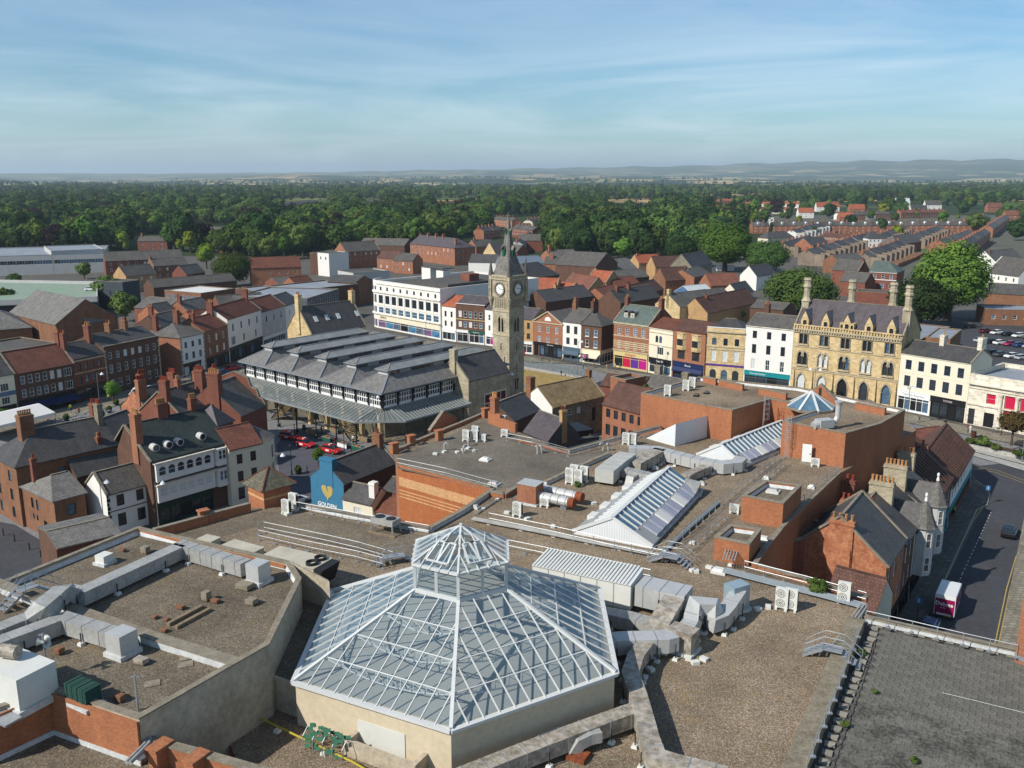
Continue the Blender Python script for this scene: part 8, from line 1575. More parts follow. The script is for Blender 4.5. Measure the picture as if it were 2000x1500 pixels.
 # building site: container and excavator
p=at(1416,530,0);t=thing('site_cabin','long white site cabin on the building site','cabin',(p.x,p.y,0),R(-8));MB().box(-4.5,0,.2,4.5,2.5,3.).build('body',CLAD_W,t)
p=at(1460,536,0);t=thing('excavator','yellow excavator with raised arm on the building site','excavator',(p.x,p.y,0),R(20));YP=M('plant_yellow','c08a1e','a87616')
MB().box(-1.8,-1.2,0,1.8,-.5,.9).box(-1.8,.5,0,1.8,1.2,.9).build('track',BLACK,t);MB().box(-1.8,-1.1,.95,1.2,1.1,2.).build('body',YP,t);MB().box(.0,-1.05,2.,1.1,0,3.2).build('cab',PANE,t);MB().beam((.8,.3,1.8),(3.2,.3,5.2),.4,.5).build('boom',YP,t);MB().beam((3.2,.3,5.2),(4.6,.3,2.2),.3,.35).build('arm',YP,t);MB().prism([(4.2,-.2),(5.1,-.2),(5.1,.8),(4.2,.8)],1.2,2.1).build('bucket',STEEL,t)
# ------------------------------------------------------------------ streets and squares (sheets a few millimetres apart)
def sheet(name,px_,z,m,zsurvey=0.):return struct(MB().poly([(*V2(x,y,zsurvey),z)for x,y in px_][::-1]if 0 else ccw3([(*V2(x,y,zsurvey),z)for x,y in px_])).build(name,m))
def ccw3(P):return P if sum(P[i-1][0]*P[i][1]-P[i][0]*P[i-1][1]for i in range(len(P)))>0 else P[::-1]
TOWN=M('town_ground','5d5a53','48463f',nscale=.05,fine=.6,amt=1)
struct(MB().poly([(-330,20,.0),(420,20,.0),(420,560,.0),(-330,560,.0)]).build('town_ground',TOWN))
struct(MB().poly([(150,380,.004),(560,380,.004),(700,1150,.004),(320,1150,.004)]).build('suburb_ground',M('suburb_ground','5f5b50','4a4d3c',nscale=.03,fine=.3,amt=1.2)))
sheet('market_place',((0,830),(330,740),(455,715),(600,655),(700,642),(860,668),(1040,696),(1200,722),(1550,772),(1760,805),(2100,880),(2100,960),(1900,905),(1500,860),(1000,850),(560,985),(240,1030),(60,1060),(-120,1000)),.006,SETT)
sheet('shop_pavement',((700,645),(860,669),(1040,697),(1200,724),(1550,775),(1760,806),(2100,880),(2100,893),(1930,858),(1750,822),(1560,786),(1200,735),(1130,712),(1040,708),(860,680),(690,655)),.13,PAVE)
sheet('market_pavement',((480,800),(560,800),(700,850),(760,870),(830,865),(900,850),(1000,830),(960,800),(700,760),(500,745)),.012,M('tan_paving','ab9c84','968770','tile',(.6,.6),nscale=.3,amt=.7))
sheet('high_row_pavement',((0,828),(320,750),(460,718),(570,672),(585,680),(470,730),(330,768),(0,850)),.12,PAVE)
sheet('taxi_road',((540,870),(560,838),(640,845),(740,890),(690,905),(590,1000),(540,1010),(545,930)),.010,M('taxi_setts','53535a','45454b','brick',(.25,.12),nscale=.2,fine=1.5,amt=.9))
sheet('side_street',((-100,1000),(30,1025),(95,1065),(180,1040),(240,1100),(60,1200),(-200,1200)),.011,ASPH)
# stepped lawn and its pale walls right of the tower
for i,(q,z,m)in enumerate((([(1018,720),(1150,742),(1118,760),(1018,748)],.3,M('dry_grass','9c8450','806d3e',nscale=.6,fine=3,amt=1.2)),([(1018,757),(1110,770),(1105,782),(1018,770)],.1,M('dry_grass_low','9c8450','806d3e')))):
 struct(MB().prism(ccw([V2(x,y,z)for x,y in q]),0,z).build('lawn_terrace',m))
a,c=at(1016,718,.3),at(1152,742,.3);b=thing('retaining_wall','pale granite wall edging the dry lawn beside the clock tower','wall',(a.x,a.y,0),math.atan2(c.y-a.y,c.x-a.x));MB().box(0,0,0,(c-a).length,.6,.7).build('wall',SETT_L,b)
def balustrade(label,pts,z0=0,h=1.1,m=TEALR if 0 else None,name='handrail'):
 P=[at(x,y,z0)for x,y in pts];o=P[0].copy();t=thing(name,label,'railing',tuple(o));Q=[p-o for p in P]
 for a_,b_ in zip(Q,Q[1:]):
  l=(b_-a_).length;n=max(1,round(l/1.6));MB().tube(a_+Vector((0,0,h)),b_+Vector((0,0,h)),.04,5).build('rail',m,t)
  for k in range(n+1):p=a_+(b_-a_)*(k/n);MB().tube(p,p+Vector((0,0,h)),.045,5).build('post',m,t)
TEALR=M('teal_rail','4f8a85','3f7570',rough=.4)
balustrade('teal glass panelled railing above the dry lawn',[(1022,708),(1080,718),(1150,738)],.1,1.1,TEALR);balustrade('second teal railing on the ramp beside the dry lawn',[(1022,716),(1080,727),(1128,742)],.1,1.1,TEALR)
# right hand road
sheet('road',((1892,912),(1960,905),(2120,960),(2200,1100),(2080,1260),(1900,1400),(1640,1400),(1760,1230),(1832,1165),(1925,985),(1930,965),(1905,935)),.014,ASPH)
kb=M('kerb_stone','9a968c','827e75',amt=.7)
sheet('left_pavement',((1880,945),(1905,938),(1932,962),(1928,985),(1910,992),(1850,1120),(1825,1180),(1740,1330),(1660,1330),(1760,1150),(1830,1010)),.12,M('dark_paving','6a6760','57544e','tile',(.9,.6),nscale=.3,amt=.9))
sheet('right_pavement',((1999,1015),(2120,1015),(2100,1280),(1990,1330),(1952,1258)),.12,PAVE)
sheet('plaza_steps_low',((1895,890),(1905,875),(2100,925),(2100,950)),.15,SETT_L);sheet('plaza_steps_mid',((1897,884),(1904,871),(2100,918),(2100,936)),.33,SETT_L)
a,c=at(1885,868,.8),at(2090,912,.8);b=thing('planter_wall','long pale planter wall with shrubs beside the road bend','planter',(a.x,a.y,0),math.atan2(c.y-a.y,c.x-a.x));Lp=(c-a).length;MB().box(0,0,0,Lp,.5,1.).build('front_wall',SETT_L,b);MB().box(0,.5,0,Lp,3.5,.8).build('soil',M('soil','4a3c2c','37301f'),b)
def line(pts,w,z,m,name,dash=None,zs=0.):
 P=[at(x,y,zs)for x,y in pts];b=MB()
 for a_,c_ in zip(P,P[1:]):
  d=(c_-a_);l=d.length;d.normalize();s=Vector((d.y,-d.x,0))*(w/2);k=0.
  while k<l:
   e=min(l,k+(dash[0]if dash else l));p,q=a_+d*k,a_+d*e;b.poly([(*(p-s).xy,z),(*(p+s).xy,z),(*(q+s).xy,z),(*(q-s).xy,z)]);k=e+(dash[1]if dash else 1)
 b.f=[f[::-1]for f in b.f];o=b.build(name,m);struct(o);return o
line([(1930,978),(1900,1018),(1872,1075),(1852,1122)],.14,.02,YELLOW,'yellow_line');line([(1985,1085),(1966,1150),(1945,1250),(1925,1330)],.12,.02,YELLOW,'yellow_line');line([(1992,1085),(1973,1150),(1952,1250),(1932,1330)],.12,.02,YELLOW,'yellow_line');line([(1896,912),(1945,918),(2000,938),(2060,965)],.12,.02,YELLOW,'yellow_line');line([(1894,915),(1942,922),(1998,943),(2060,970)],.12,.02,YELLOW,'yellow_line')
line([(1936,1000),(1908,1060),(1880,1120),(1862,1165)],.12,.02,WLINE,'dashed_line',(.7,.7))
for q in([(1928,985),(1908,995),(1850,1122),(1826,1182)],[(1905,937),(1926,952),(1933,964),(1928,985)]):
 P=[at(x,y,.12)for x,y in q]
 for a_,c_ in zip(P,P[1:]):struct(MB().beam((a_.x,a_.y,.065),(c_.x,c_.y,.065),.18,.13).build('kerb',kb))
 # car park behind the bank
sheet('car_park_surface',((1850,660),(1850,618),(2100,640),(2100,730),(1900,712)),.015,ASPH)
a,c=at(1905,655),at(2030,668);
# ------------------------------------------------------------------ vehicles
TYRE=M('tyre','1a1a1b','121213',rough=.9);RIM=M('wheel_rim','8a8c8e','707274',rough=.4,metal=.5);LAMP=M('lamp_clear','d5d8d8','c5c8c8',rough=.2);TAIL=M('lamp_red','8c1418','741013',rough=.3);CGL=M('car_glass','14181c','1c2126',rough=.06,spec=.8)
PAINT={n:M('paint_'+n,a,b,rough=.25,spec=.6,amt=.15)for n,a,b in(('red','b3191c','a51518'),('white','d8d8d6','cdcdcb'),('black','191a1c','151618'),('grey','4b4f55','42464b'),('silver','a4a7a9','96999b'),('blue','23406e','1d3660'),('maroon','5e1a28','521622'),('pink','a02350','8f1e47'),('green','4c8a2c','437a26'))}
WHM=MB().tube((0,-.1,0),(0,.1,0),.32,14).mesh('wheel',TYRE);RMM=MB().tube((0,-.115,0),(0,.115,0),.19,10).mesh('rim',RIM)
def loft(secs,mat,name):
 """secs: list of (x, [(y, z) ring]) closed rings of equal count"""
 b=MB();n=len(secs[0][1])
 for x,r in secs:b.v+=[(x,y,z)for y,z in r]
 for i in range(len(secs)-1):
  for k in range(n):j=(k+1)%n;b.f.append((i*n+k,(i+1)*n+k,(i+1)*n+j,i*n+j))
 b.f.append(tuple(range(n)));b.f.append(tuple((len(secs)-1)*n+k for k in range(n-1,-1,-1)));return b.mesh(name,mat)
def ring(w,z0,z1,r=.12):return[(-w+r*.4,z0),(w-r*.4,z0),(w,z0+r),(w,z1-r),(w-r,z1),(-w+r,z1),(-w,z1-r),(-w,z0+r)]
def car_mesh(col,kind):
# +x forward
 hb=1 if kind!='estate' else 1.05
 body=cached(('cb',col,kind),lambda:loft([(-2.15,ring(.72,.42,.80)),(-2.05,ring(.84,.28,.92)),(-1.2,ring(.90,.24,.96)),(0,ring(.91,.24,.95)),(.9,ring(.90,.24,.94)),(1.7,ring(.86,.26,.82)),(2.1,ring(.76,.34,.68)),(2.18,ring(.66,.42,.6))],PAINT[col],'body'))
 rb=(-1.95,-1.75)if kind=='estate' else(-1.75,-1.15)
 cab=cached(('cc',kind),lambda:loft([(rb[0],ring(.76,.90,.97,.02)),(rb[1],ring(.66,.92,1.40)),(-.2,ring(.66,.92,1.46)),(.35,ring(.65,.92,1.42)),(1.15,ring(.76,.88,.96,.02))],CGL,'cabin_glass'))
 roof=cached(('cr',col,kind),lambda:loft([(rb[1]-.05,ring(.62,1.38,1.43,.02)),(-.2,ring(.63,1.44,1.49,.02)),(.4,ring(.61,1.40,1.45,.02))],PAINT[col],'roof'))
 return body,cab,roof
def car(x,y,z,rz,col,label,kind='hatch',taxi=False,group=None,name='car',zs=None):
 p=at(x,y,z);t=thing(name,label,'taxi' if taxi else 'car',(p.x,p.y,z+.02),rz,group);bd,cb_,rf=car_mesh(col,kind);b_=ob('body',bd,t);ob('cabin_glass',cb_,t);ob('roof',rf,t)
 for wx in(-1.3,1.32):
  for wy in(-.82,.82):w=ob('wheel',WHM,t,(wx,wy,.32));ob('rim',RMM,w)
 for wy in(-.55,.55):ob('headlight',cached('hl',lambda:MB().box(-.04,-.17,-.07,.04,.17,.07).mesh('headlight',LAMP)),t,(2.09,wy,.6));ob('tail_light',cached('tl',lambda:MB().box(-.03,-.14,-.1,.03,.14,.1).mesh('tail_light',TAIL)),t,(-2.1,wy,.74))
 ob('number_plate',cached('np',lambda:MB().box(-.02,-.26,-.06,.02,.26,.06).mesh('number_plate',YELLOW)),t,(-2.12,0,.55))
 if taxi:MB().box(-.12,-.35,1.5,.12,.35,1.66).build('roof_sign',WFRAME,t);MB().box(-.4,-.915,.5,.4,-.905,.8).build('door_panel',WFRAME,t)
 return t
for x,y,l,k in((566,858,'red taxi at the back of the rank','estate'),(595,872,'middle red taxi of the rank with roof sign','estate'),(646,884,'front red taxi nearest the mural house','hatch')):car(x,y,0,R(-32),'red',l,k,True,'red taxis at the rank')
car(1971,1045,0,R(56),'black','dark hatchback driving away up the right hand road','estate');car(1815,1232,0,R(56),'blue','blue car parked in the shade behind the pink van');car(578,985,0,R(55),'white','white car half hidden behind the mall parapet by the kiosk')
car(403,740,0,R(60),'white','white car parked outside the black shopfront on High Row');car(436,733,0,R(60),'blue','dark blue car parked beyond the red chimneys');car(455,723,0,R(60),'red','red car parked beside the market eaves');car(178,568,6.5,R(5),'white','white car on the green car park deck beside the dark stair block');
cols=['maroon','white','black','white','grey','silver','black','white','pink','blue','silver','white','black','grey','white','silver']
i=0
for row,(x0,y0,x1,y1,n)in enumerate(((1925,650,2010,662,5),(1915,668,2010,680,6),(1912,690,1996,702,5))):
 for k in range(n):
  f=k/(n-1);c_=cols[i%16];car(x0+(x1-x0)*f,y0+(y1-y0)*f,0,R(20)+math.pi*(k%2),c_,f'{c_} car, number {k+1} from the left in the {["rear", "middle", "front"][row]} car park row','hatch' if i%3 else 'estate',group='cars in the car park');i+=1
car(1896,641,0,R(10),'black','black car in deep shade under the car park trees')
def van(x,y,rz,label,side,box=True,name='van',L_=6.,H_=2.9,W2=1.05,cabm=None):
 p=at(x,y,0);t=thing(name,label,'van',(p.x,p.y,.02),rz);cm_=cabm or PAINT['white']
 ob('body',loft([(-L_/2,ring(W2,.5,H_,.05)),(L_/2-1.7,ring(W2,.5,H_,.05))],PAINT['white'],'body'),t);ob('cab',loft([(L_/2-1.68,ring(.98,.4,2.2)),(L_/2-.9,ring(.98,.4,2.1)),(L_/2-.35,ring(.95,.4,1.25)),(L_/2,ring(.88,.45,.95))],cm_,'cab'),t);MB().hexa([(L_/2-.88,-.86,1.28),(L_/2-.36,-.84,1.28),(L_/2-.36,.84,1.28),(L_/2-.88,.86,1.28)],[(L_/2-.9,-.84,2.04),(L_/2-.86,-.84,2.04),(L_/2-.86,.84,2.04),(L_/2-.9,.84,2.04)]).build('windscreen',CGL,t)
 for wx in(-L_/2+1,L_/2-1):
  for wy in(-.9,.9):w=ob('wheel',WHM,t,(wx,wy,.32));ob('rim',RMM,w)
 MB().box(-L_/2-.012,-W2+.06,.75,-L_/2-.003,W2-.06,H_-.45).build('rear_door',side,t);MB().box(-L_/2+.2,-W2-.012,.9,L_/2-1.9,-W2-.003,H_-.4).build('side_panel',side,t)
 for wy in(-.85,.85):MB().box(-L_/2-.03,wy-.1,.55,-L_/2-.002,wy+.1,.75).build('tail_light',TAIL,t)
 MB().box(-L_/2-.02,-.6,.45,-L_/2-.002,.0,.6).build('number_plate',YELLOW,t);return t
MAG=M('van_magenta','8e1550','7b1145',rough=.35,amt=.2)
t=van(1850,1190,R(57),'white box van with magenta rear door lettered in white',MAG);lettering(t,'Deluxe',.62,(-3.03,.05,1.85),WFRAME,-math.pi/2,bold=.01);lettering(t,'& TEA',.2,(-3.03,.15,1.4),WFRAME,-math.pi/2)
t=van(278,775,R(190),'white and lime green works van beside the scaffolded house',PAINT['green'],H_=2.3,L_=5.2,W2=.98)
# marquee, cafe tables, planters
p=at(10,850,0);t=thing('marquee','large white marquee with flat canvas top on High Row','marquee',(p.x,p.y,0),R(60));MB().hexa([(-6,-4,3.2),(8,-4,3.2),(8,4,3.2),(-6,4,3.2)],[(-5.2,-.3,4.6),(7.4,-.3,4.6),(7.4,.3,4.6),(-5.2,.3,4.6)]).build('canvas_roof',WHITE,t);MB().box(-6,-4,2.6,8,-3.97,3.2).box(-6,3.97,2.6,8,4,3.2).build('valance',WHITE,t)
for x in(-6,1,8):
 for y in(-4,4):MB().tube((x,y,0),(x,y,3.2),.06,6).build('leg',STEEL,t)
tab=ob('cafe_table',None);MB().cone((0,0,.72),.4,.4,.03,10).build('top',STEEL,tab);MB().tube((0,0,0),(0,0,.72),.04,5).build('stem',IRON,tab)
chp=ob('cafe_chair',None);MB().box(-.2,-.2,.42,.2,.2,.46).build('seat',STEEL,chp);MB().box(-.2,.17,.46,.2,.2,.85).build('backrest',STEEL,chp)
for x,y in((-.17,-.17),(.17,-.17),(-.17,.17),(.17,.17)):MB().beam((x,y,0),(x,y,.42),.03,.03).build('leg',STEEL,chp)
tu=cu=0
for i in range(22):
 x,y=100+random.uniform(0,1)*135,0;y=838-(x-100)*.21+random.uniform(-13,10);p=at(x,y,0)
 o=tab if not tu else copy_tree(tab);tu+=1;o.location=(p.x,p.y,.13);tag(o,'small round steel cafe table among the outdoor seating on High Row','table','cafe tables on High Row')
 for s in(0,1):o=chp if not cu else copy_tree(chp);cu+=1;a=random.uniform(0,6.28);o.location=(p.x+.6*math.cos(a+s*3.1),p.y+.6*math.sin(a+s*3.1),.13);o.rotation_euler=(0,0,a+s*3.1-1.57);tag(o,'light metal cafe chair among the outdoor seating on High Row','chair','cafe chairs on High Row')
def planter(x,y,label,key='bush',s=.6,z=0.):
 p=at(x,y,z);t=thing('planter',label,'planter',(p.x,p.y,z));MB().cone((0,0,0),.42,.58,.75,10).build('tub',IRON,t);o=ob('shrub',TP[key][0],t,(0,0,.55));o.scale=(s,s,s)
for x,y,l in((228,792,'left dark planter box in front of the Georgian house'),(240,800,'planter between cafe tables near the white van'),(200,815,'planter with green shrub among the cafe seats'),(130,822,'planter left of the cafe seating'),(583,926,'round black planter at the edge of the taxi road'),(214,806,'planter right beside the cafe seats')):planter(x,y,l)
tree_px('small',222,790,'slim young tree outside the Georgian house',1.,1.2);tree_px('small',623,912,'thin young tree with sparse crown beside the taxi road',.6,.8);tree_px('small',8,832,'small golden leaved tree at the left edge',.9,.8);tree_px('small',890,722,'leafy young tree between market roof and shops',1.3,1.1);tree_px('small',925,726,'second leafy young tree left of the clock tower',1.2,1.0);tree_px('bronze',1975,870,'bronze leaved tree in the planter at the right edge',.85,.85,z=.8)
for x,y,k,s,l in((1920,872,'bush',1.2,'spiky bright green shrub in the planter'),(1895,868,'bush',.8,'low green shrub at the left end of the planter'),(1945,880,'bush',.8,'reddish shrub beside the bronze tree'),(1990,893,'bush',.9,'round green shrub at the right of the planter')):tree_px(k,x,y,l,s,z=.8,name='shrub',cat='shrub')
for x,y,z,s,l in((1596,1158,ZR,.8,'weedy bush growing among the pipes above the alley'),(1682,1280,13.7,.33,'tuft of weeds in the gutter of the paved roof'),(1655,1300,13.7,.33,'second tuft of weeds near the steps'),(1708,1355,13.7,.22,'small weed between slabs of the paved roof'),(1650,1420,13.7,.28,'weed growing by the parapet lower down'),(1128,951,ZR,.4,'weeds by the four white units'),(1785,1490,13.7,.25,'weed at the bottom of the paved roof'),(1150,732,8.,.6,'ivy clump on the ridge of the tan house'),(1262,762,9,.7,'grassy clump in the valley beside the slate roof')):tree_px('bush',x,y,l,s,z=z,name='weed',cat='weed')
# ------------------------------------------------------------------ people
def person_mesh(pose,top,leg,seed):
 J={'pel':(0,0,.95),'wst':(0,0,1.12),'ch':(0,.01,1.35),'nk':(0,.01,1.5),'hd':(0,-.01,1.6),'hd2':(0,-.02,1.74)}
 st=.22 if pose=='walk' else .02
 for s,n in((-1,'l'),(1,'r')):
  J['hip'+n]=(s*.1,0,.9);J['kn'+n]=(s*.1,-s*st*.6-.02,.5);J['an'+n]=(s*.1,s*st*-.9+.03,.09);J['to'+n]=(s*.11,s*st*-.9-.13,.04);J['sh'+n]=(s*.19,.01,1.42);J['el'+n]=(s*.25,s*st*.6+.02,1.14);J['wr'+n]=(s*.24,s*st*.9-.06,.9);J['ha'+n]=(s*.24,s*st-.1,.8)
 Ed=[('pel','wst'),('wst','ch'),('ch','nk'),('nk','hd'),('hd','hd2')]
 for n in 'lr':Ed+=[('pel','hip'+n),('hip'+n,'kn'+n),('kn'+n,'an'+n),('an'+n,'to'+n),('ch','sh'+n),('sh'+n,'el'+n),('el'+n,'wr'+n),('wr'+n,'ha'+n)]
 rad={'pel':.14,'wst':.125,'ch':.15,'nk':.055,'hd':.085,'hd2':.09,'hip':.09,'kn':.06,'an':.042,'to':.04,'sh':.07,'el':.045,'wr':.035,'ha':.04}
 names=list(J);me=bpy.data.meshes.new('body');me.from_pydata([J[k]for k in names],[(names.index(a),names.index(b))for a,b in Ed],[]);o=bpy.data.objects.new('body',me)
 md=o.modifiers.new('s','SKIN');me_s=me.skin_vertices[0].data if me.skin_vertices else None
 for i,k in enumerate(names):r=rad.get(k,rad.get(k[:-1],.06));me_s[i].radius=(r,r*.85)
 me_s[0].use_root=True;o.modifiers.new('u','SUBSURF').levels=1
 m2=evaluated(o);m2 .materials.clear()
 for m in(leg,top,SKIN,HAIR):m2 .materials.append(m)
 mi=[]
 for p in m2 .polygons:
  c=p.center;z=c.z;mi.append(3 if z>1.66 or(z>1.56 and c.y>.03)else(2 if z>1.5 or(abs(c.x)>.18 and z<.92)else(1 if z>.98 or abs(c.x)>.2 else(0 if z>.1 else 3))))
 m2 .polygons.foreach_set('material_index',mi);m2 .polygons.foreach_set('use_smooth',[True]*len(mi));return m2
SKIN=M('skin','b98d74','a87c64',amt=.3);HAIR=M('dark_hair','3a2c22','2a2019',amt=.4)
CL={n:M('cloth_'+n,h)for n,h in(('white','d0d0cc'),('black','222226'),('blue','34507c'),('teal','2f7a74'),('grey','6f7175'),('hivis','a6b82c'),('orange','c25a2c'),('tan','a08a68'),('navy','20263c'),('maroon','6a2430'))}
def person(x,y,top,leg,pose,rz,label,z=.13):
 p=at(x,y,0);t=thing('person',label,'person',(p.x,p.y,z),rz);ob('body',cached(('pm',pose,top,leg),lambda:person_mesh(pose,CL[top],CL[leg],1)),t)
for i,a in enumerate(((1073,711,'grey','navy','walk',1.2,'person in grey walking past the black shopfront'),(1100,708,'tan','black','walk',1.9,'person in tan top walking near the white building'),(1115,709,'grey','grey','walk',1.6,'person in grey clothes near the blue grey shopfront'),(1139,722,'teal','navy','walk',2.2,'person in teal top walking beside the flag'),(1185,725,'white','tan','stand',1.2,'person in white top standing in front of the brick bank'),(1196,722,'blue','grey','walk',1.5,'person in blue among the group by the brick bank'),(1201,722,'white','grey','walk',1.4,'person in white among the group by the brick bank'),(1211,722,'teal','black','stand',.5,'person in green near the bank door'),(1096,737,'black','navy','walk',2.5,'person in black on the ramp beside the dry lawn'),(1890,846,'maroon','black','walk',1.8,'person in maroon walking beside another on the plaza'),(1894,848,'white','white','walk',1.8,'person in pale clothes walking on the plaza'),(1940,846,'white','grey','walk',-1.5,'person in white walking outside the pale bank'),(1845,836,'black','tan','stand',0,'person in black at the black shopfront'),(1862,1010,'hivis','black','stand',2,'worker in yellow vest outside the teal shop'),(155,812,'orange','navy','stand',1,'worker in orange vest among the cafe seats'),(139,806,'hivis','black','walk',.4,'worker in yellow vest carrying poles on High Row'),(213,785,'hivis','navy','walk',3,'worker in yellow vest beside the slim young tree'),(153,830,'tan','navy','stand',2,'person in tan at the cafe tables'),(581,880,'blue','navy','stand',1,'person in blue beside the middle taxi'),(628,850,'black','black','stand',1.2,'person in black under the market canopy'),(742,862,'grey','navy','walk',1,'person in grey at the stalls under the canopy'),(1027,812,'navy','black','walk',1,'person in dark blue below the clock tower'),(347,745,'white','navy','stand',.2,'person in white by the brick flank on High Row'),(870,676,'blue','black','walk',1.4,'person in blue outside the narrow white shop'),(800,664,'black','navy','walk',1.6,'person in black passing the printed shop windows'),(1060,703,'maroon','grey','walk',-1.5,'person in maroon passing the post box'),(1160,716,'navy','tan','walk',1.5,'person in navy beside the pink awning'),(1795,826,'grey','navy','walk',1.3,'person in grey outside the optician'),(1955,852,'tan','black','walk',-1.4,'person in tan outside the crimson windows'),(655,872,'maroon','navy','stand',.8,'person in maroon behind the white stall'),(690,868,'white','black','stand',2.8,'person in white at the green stall'),(600,855,'tan','grey','walk',1.1,'person in tan on the market pavement by the taxis'),(180,825,'navy','grey','stand',.3,'person in navy seated area near the planters'))):
 person(*a[:7])
 # ------------------------------------------------------------------ street furniture
def lamp(x,y,h,label,z=0.,heads=1,rz=0.,bowl=True):
 p=at(x,y,z);t=thing('street_lamp',label,'street lamp',(p.x,p.y,z),rz);MB().lathe((0,0,0),[(.14,0),(.12,.9),(.07,1.),(.05,h)],8).build('post',M('lamp_grey','6f7674','5c6361',rough=.5)if bowl else IRON,t)
 for k in range(heads):
  s=1 if k==0 else-1
  if bowl:MB().path([(0,0,h-.6),(s*.5,0,h-.1),(s*1.0,0,h)],.035,5).build('arm',MATS['lamp_grey'],t);MB().lathe((s*1.0,0,h-.45),[(.42,0),(.36,.15),(.1,.42),(.04,.5)],10).build('shade',LAMP,t)
  else:MB().lathe((0,0,h),[(.1,0),(.22,.1),(.26,.5),(.05,.75),(.001,.8)],6).build('lantern',IRON,t)
for a in((877,822,9.5,'tall grey lamp post in front of the market corner'),(732,872,9.5,'tall grey lamp post before the canopy chamfer'),(920,822,6.5,'grey lamp with wide shade at the end of the canopy'),(990,812,9.,'tall lamp against the clock tower'),(833,690,9,'lamp post among the market rear shops'),(1128,736,9,'tall lamp post with flag beside the ramp'),(1770,832,8,'ornate double lamp before the cream building',2),(1995,905,9,'tall lamp post at the right edge by the planter'),(1282,738,8,'lamp post in front of the white narrow shop'),(1588,790,8,'double armed lamp in front of the gothic bank',2),(197,812,9,'dark lamp post among the cafe seats',1),(206,1050,8,'lamp with wide shade between the brown houses'),(311,1035,7,'green lamp with shade beside the arcaded building'),(545,985,8,'lamp behind the kiosk')):
 lamp(a[0],a[1],a[2],a[3],heads=a[4]if len(a)>4 else 1,rz=random.uniform(-.5,1))
for x,y,l in((570,928,'black lamp standard on the taxi road'),(673,893,'black lamp standard beside the front taxi'),(580,850,'black lamp standard under the canopy edge')):lamp(x,y,4.5,l,bowl=False)
bp=MB().lathe((0,0,0),[(.1,0),(.08,.1),(.08,.85),(.1,.9),(.06,1.)],8).mesh('bollard',IRON)
for i,(x,y)in enumerate(((687,886),(600,922),(575,838),(601,846),(548,835),(7,1046),(29,1058),(58,1074),(80,1088),(1058,706),(1080,705),(1835,1080),(660,870),(690,878))):p=at(x,y,0);tag(ob('bollard',bp,None,(p.x,p.y,.012)),'plain black iron bollard at a pavement edge','bollard','black bollards')
p=at(1024,695,0);t=thing('post_box','red pillar post box right of the clock tower','post box',(p.x,p.y,.13));MB().lathe((0,0,0),[(.26,0),(.24,.1),(.23,1.35),(.27,1.4),(.25,1.5),(.001,1.62)],12).build('pillar',REDP,t);MB().box(-.14,-.25,1.15,.14,-.22,1.2).build('slot',BLACK,t)
p=at(1901,855,0);t=thing('litter_bin','brown cylindrical litter bin on the plaza','bin',(p.x,p.y,.13));MB().cone((0,0,0),.42,.45,1.1,12).build('drum',M('bin_brown','4f2a20','40221a'),t);MB().cone((0,0,1.1),.47,.47,.08,12).build('lid',BLACK,t)
p=at(1133,722,0);t=thing('flag','union flag hanging beside the tall lamp post','flag',(p.x,p.y,3.1),R(-5));FR,FB=M('flag_red','b02a3c','98202f'),M('flag_blue','2f3f7a','26346a')
fl=lambda x:.12*math.sin(x*4);g=MB()
for k in range(8):x0,x1=k*.26,(k+1)*.26;g.poly([(x0,fl(x0),0-x0*.15),(x1,fl(x1),-x1*.15),(x1,fl(x1),1.2-x1*.15),(x0,fl(x0),1.2-x0*.15)])
g.build('cloth',FB,t)
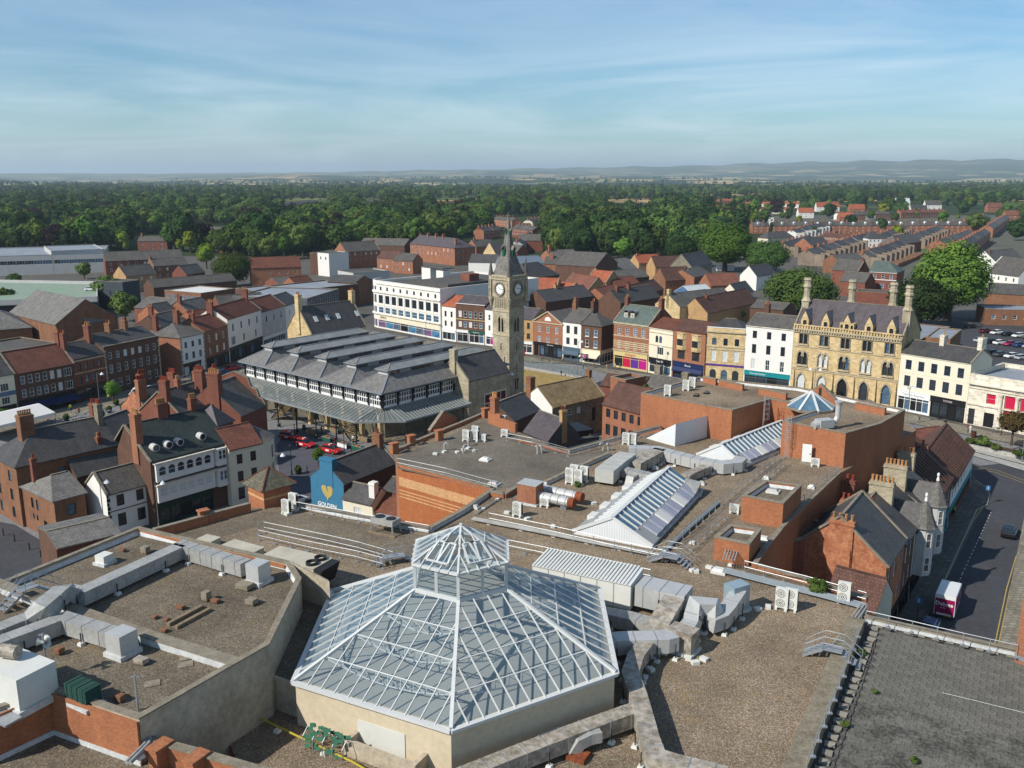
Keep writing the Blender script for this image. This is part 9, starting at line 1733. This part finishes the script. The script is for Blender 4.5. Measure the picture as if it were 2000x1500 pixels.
for nm,m,prs in(('white_cross',WFRAME,((.4,.8,0,2.08),)),('red_cross',FR,((.48,.72,0,2.08),))):
 g=MB();off=-.012 if m is WFRAME else-.02
 for z0,z1,a_,b_ in prs:
  for k in range(8):x0,x1=k*.26,(k+1)*.26;g.poly([(x0,fl(x0)+off,z0-x0*.15),(x1,fl(x1)+off,z0-x1*.15),(x1,fl(x1)+off,z1-x1*.15),(x0,fl(x0)+off,z1-x0*.15)])
 w=.2 if m is WFRAME else .12;g.poly([(1.04-w,fl(1.04)+off,-.15),(1.04+w,fl(1.04)+off,-.15),(1.04+w,fl(1.04)+off,1.04),(1.04-w,fl(1.04)+off,1.04)]);g.build(nm,m,t)
def sign(x,y,label,m,h=2.6):
 p=at(x,y,0);t=thing('road_sign',label,'sign',(p.x,p.y,.12),R(-20));MB().tube((0,0,0),(0,0,h),.04,6).build('post',IRON,t);MB().box(-.3,-.07,h-.5,.3,-.045,h+.25).build('plate',m,t);MB().beam((0,-.075,h-.35),(0,-.075,h+.1),.08,.01).build('arrow',WFRAME,t)
sign(1790,1215,'blue sign with white arrow beside the van',M('sign_blue','3a6ea0','2f5f90'));sign(1926,985,'blue sign on the pavement corner at the road bend',MATS['sign_blue'])
# market stalls under the canopy
for i,(x,y,m,l)in enumerate(((640,862,GREENP,'green fronted stall table at the left of the canopy'),(672,874,WFRAME,'white panelled stall table at the middle of the canopy'),(700,880,GREENP,'green stall table right of the white one'),(655,845,WOOD,'wooden stall table behind the green one'),(610,850,WOOD,'wooden stall table near the outside stair'),(712,862,WOOD,'wooden stall table under the canopy corner'))):
 p=at(x,y,0);t=thing('market_stall',l,'stall',(p.x,p.y,.012),R(-40));MB().box(-1.3,-.5,.8,1.3,.5,.88).build('table_top',WOOD,t);MB().box(-1.28,-.5,.1,1.28,-.47,.8).build('front_panel',m,t)
 for sx,sy in((-1.2,-.4),(1.2,-.4),(-1.2,.4),(1.2,.4)):MB().beam((sx,sy,0),(sx,sy,.8),.05,.05).build('leg',IRON,t)
 for k in range(4):ob('produce_tray',cached(('ptray',k),lambda:MB().box(-.25,-.3,0,.25,.3,.14).mesh('produce_tray',[GREENP,WOOD,REDP,TEAL][k])),t,(-.9+k*.6,0,.885))
p=at(594,840,0);t=thing('notice_board','dark green A board on the market pavement','board',(p.x,p.y,.012),R(-35));MB().hexa([(-.35,-.25,0),(.35,-.25,0),(.35,.25,0),(-.35,.25,0)],[(-.35,-.03,1.1),(.35,-.03,1.1),(.35,.03,1.1),(-.35,.03,1.1)]).build('panel',DGREEN,t)
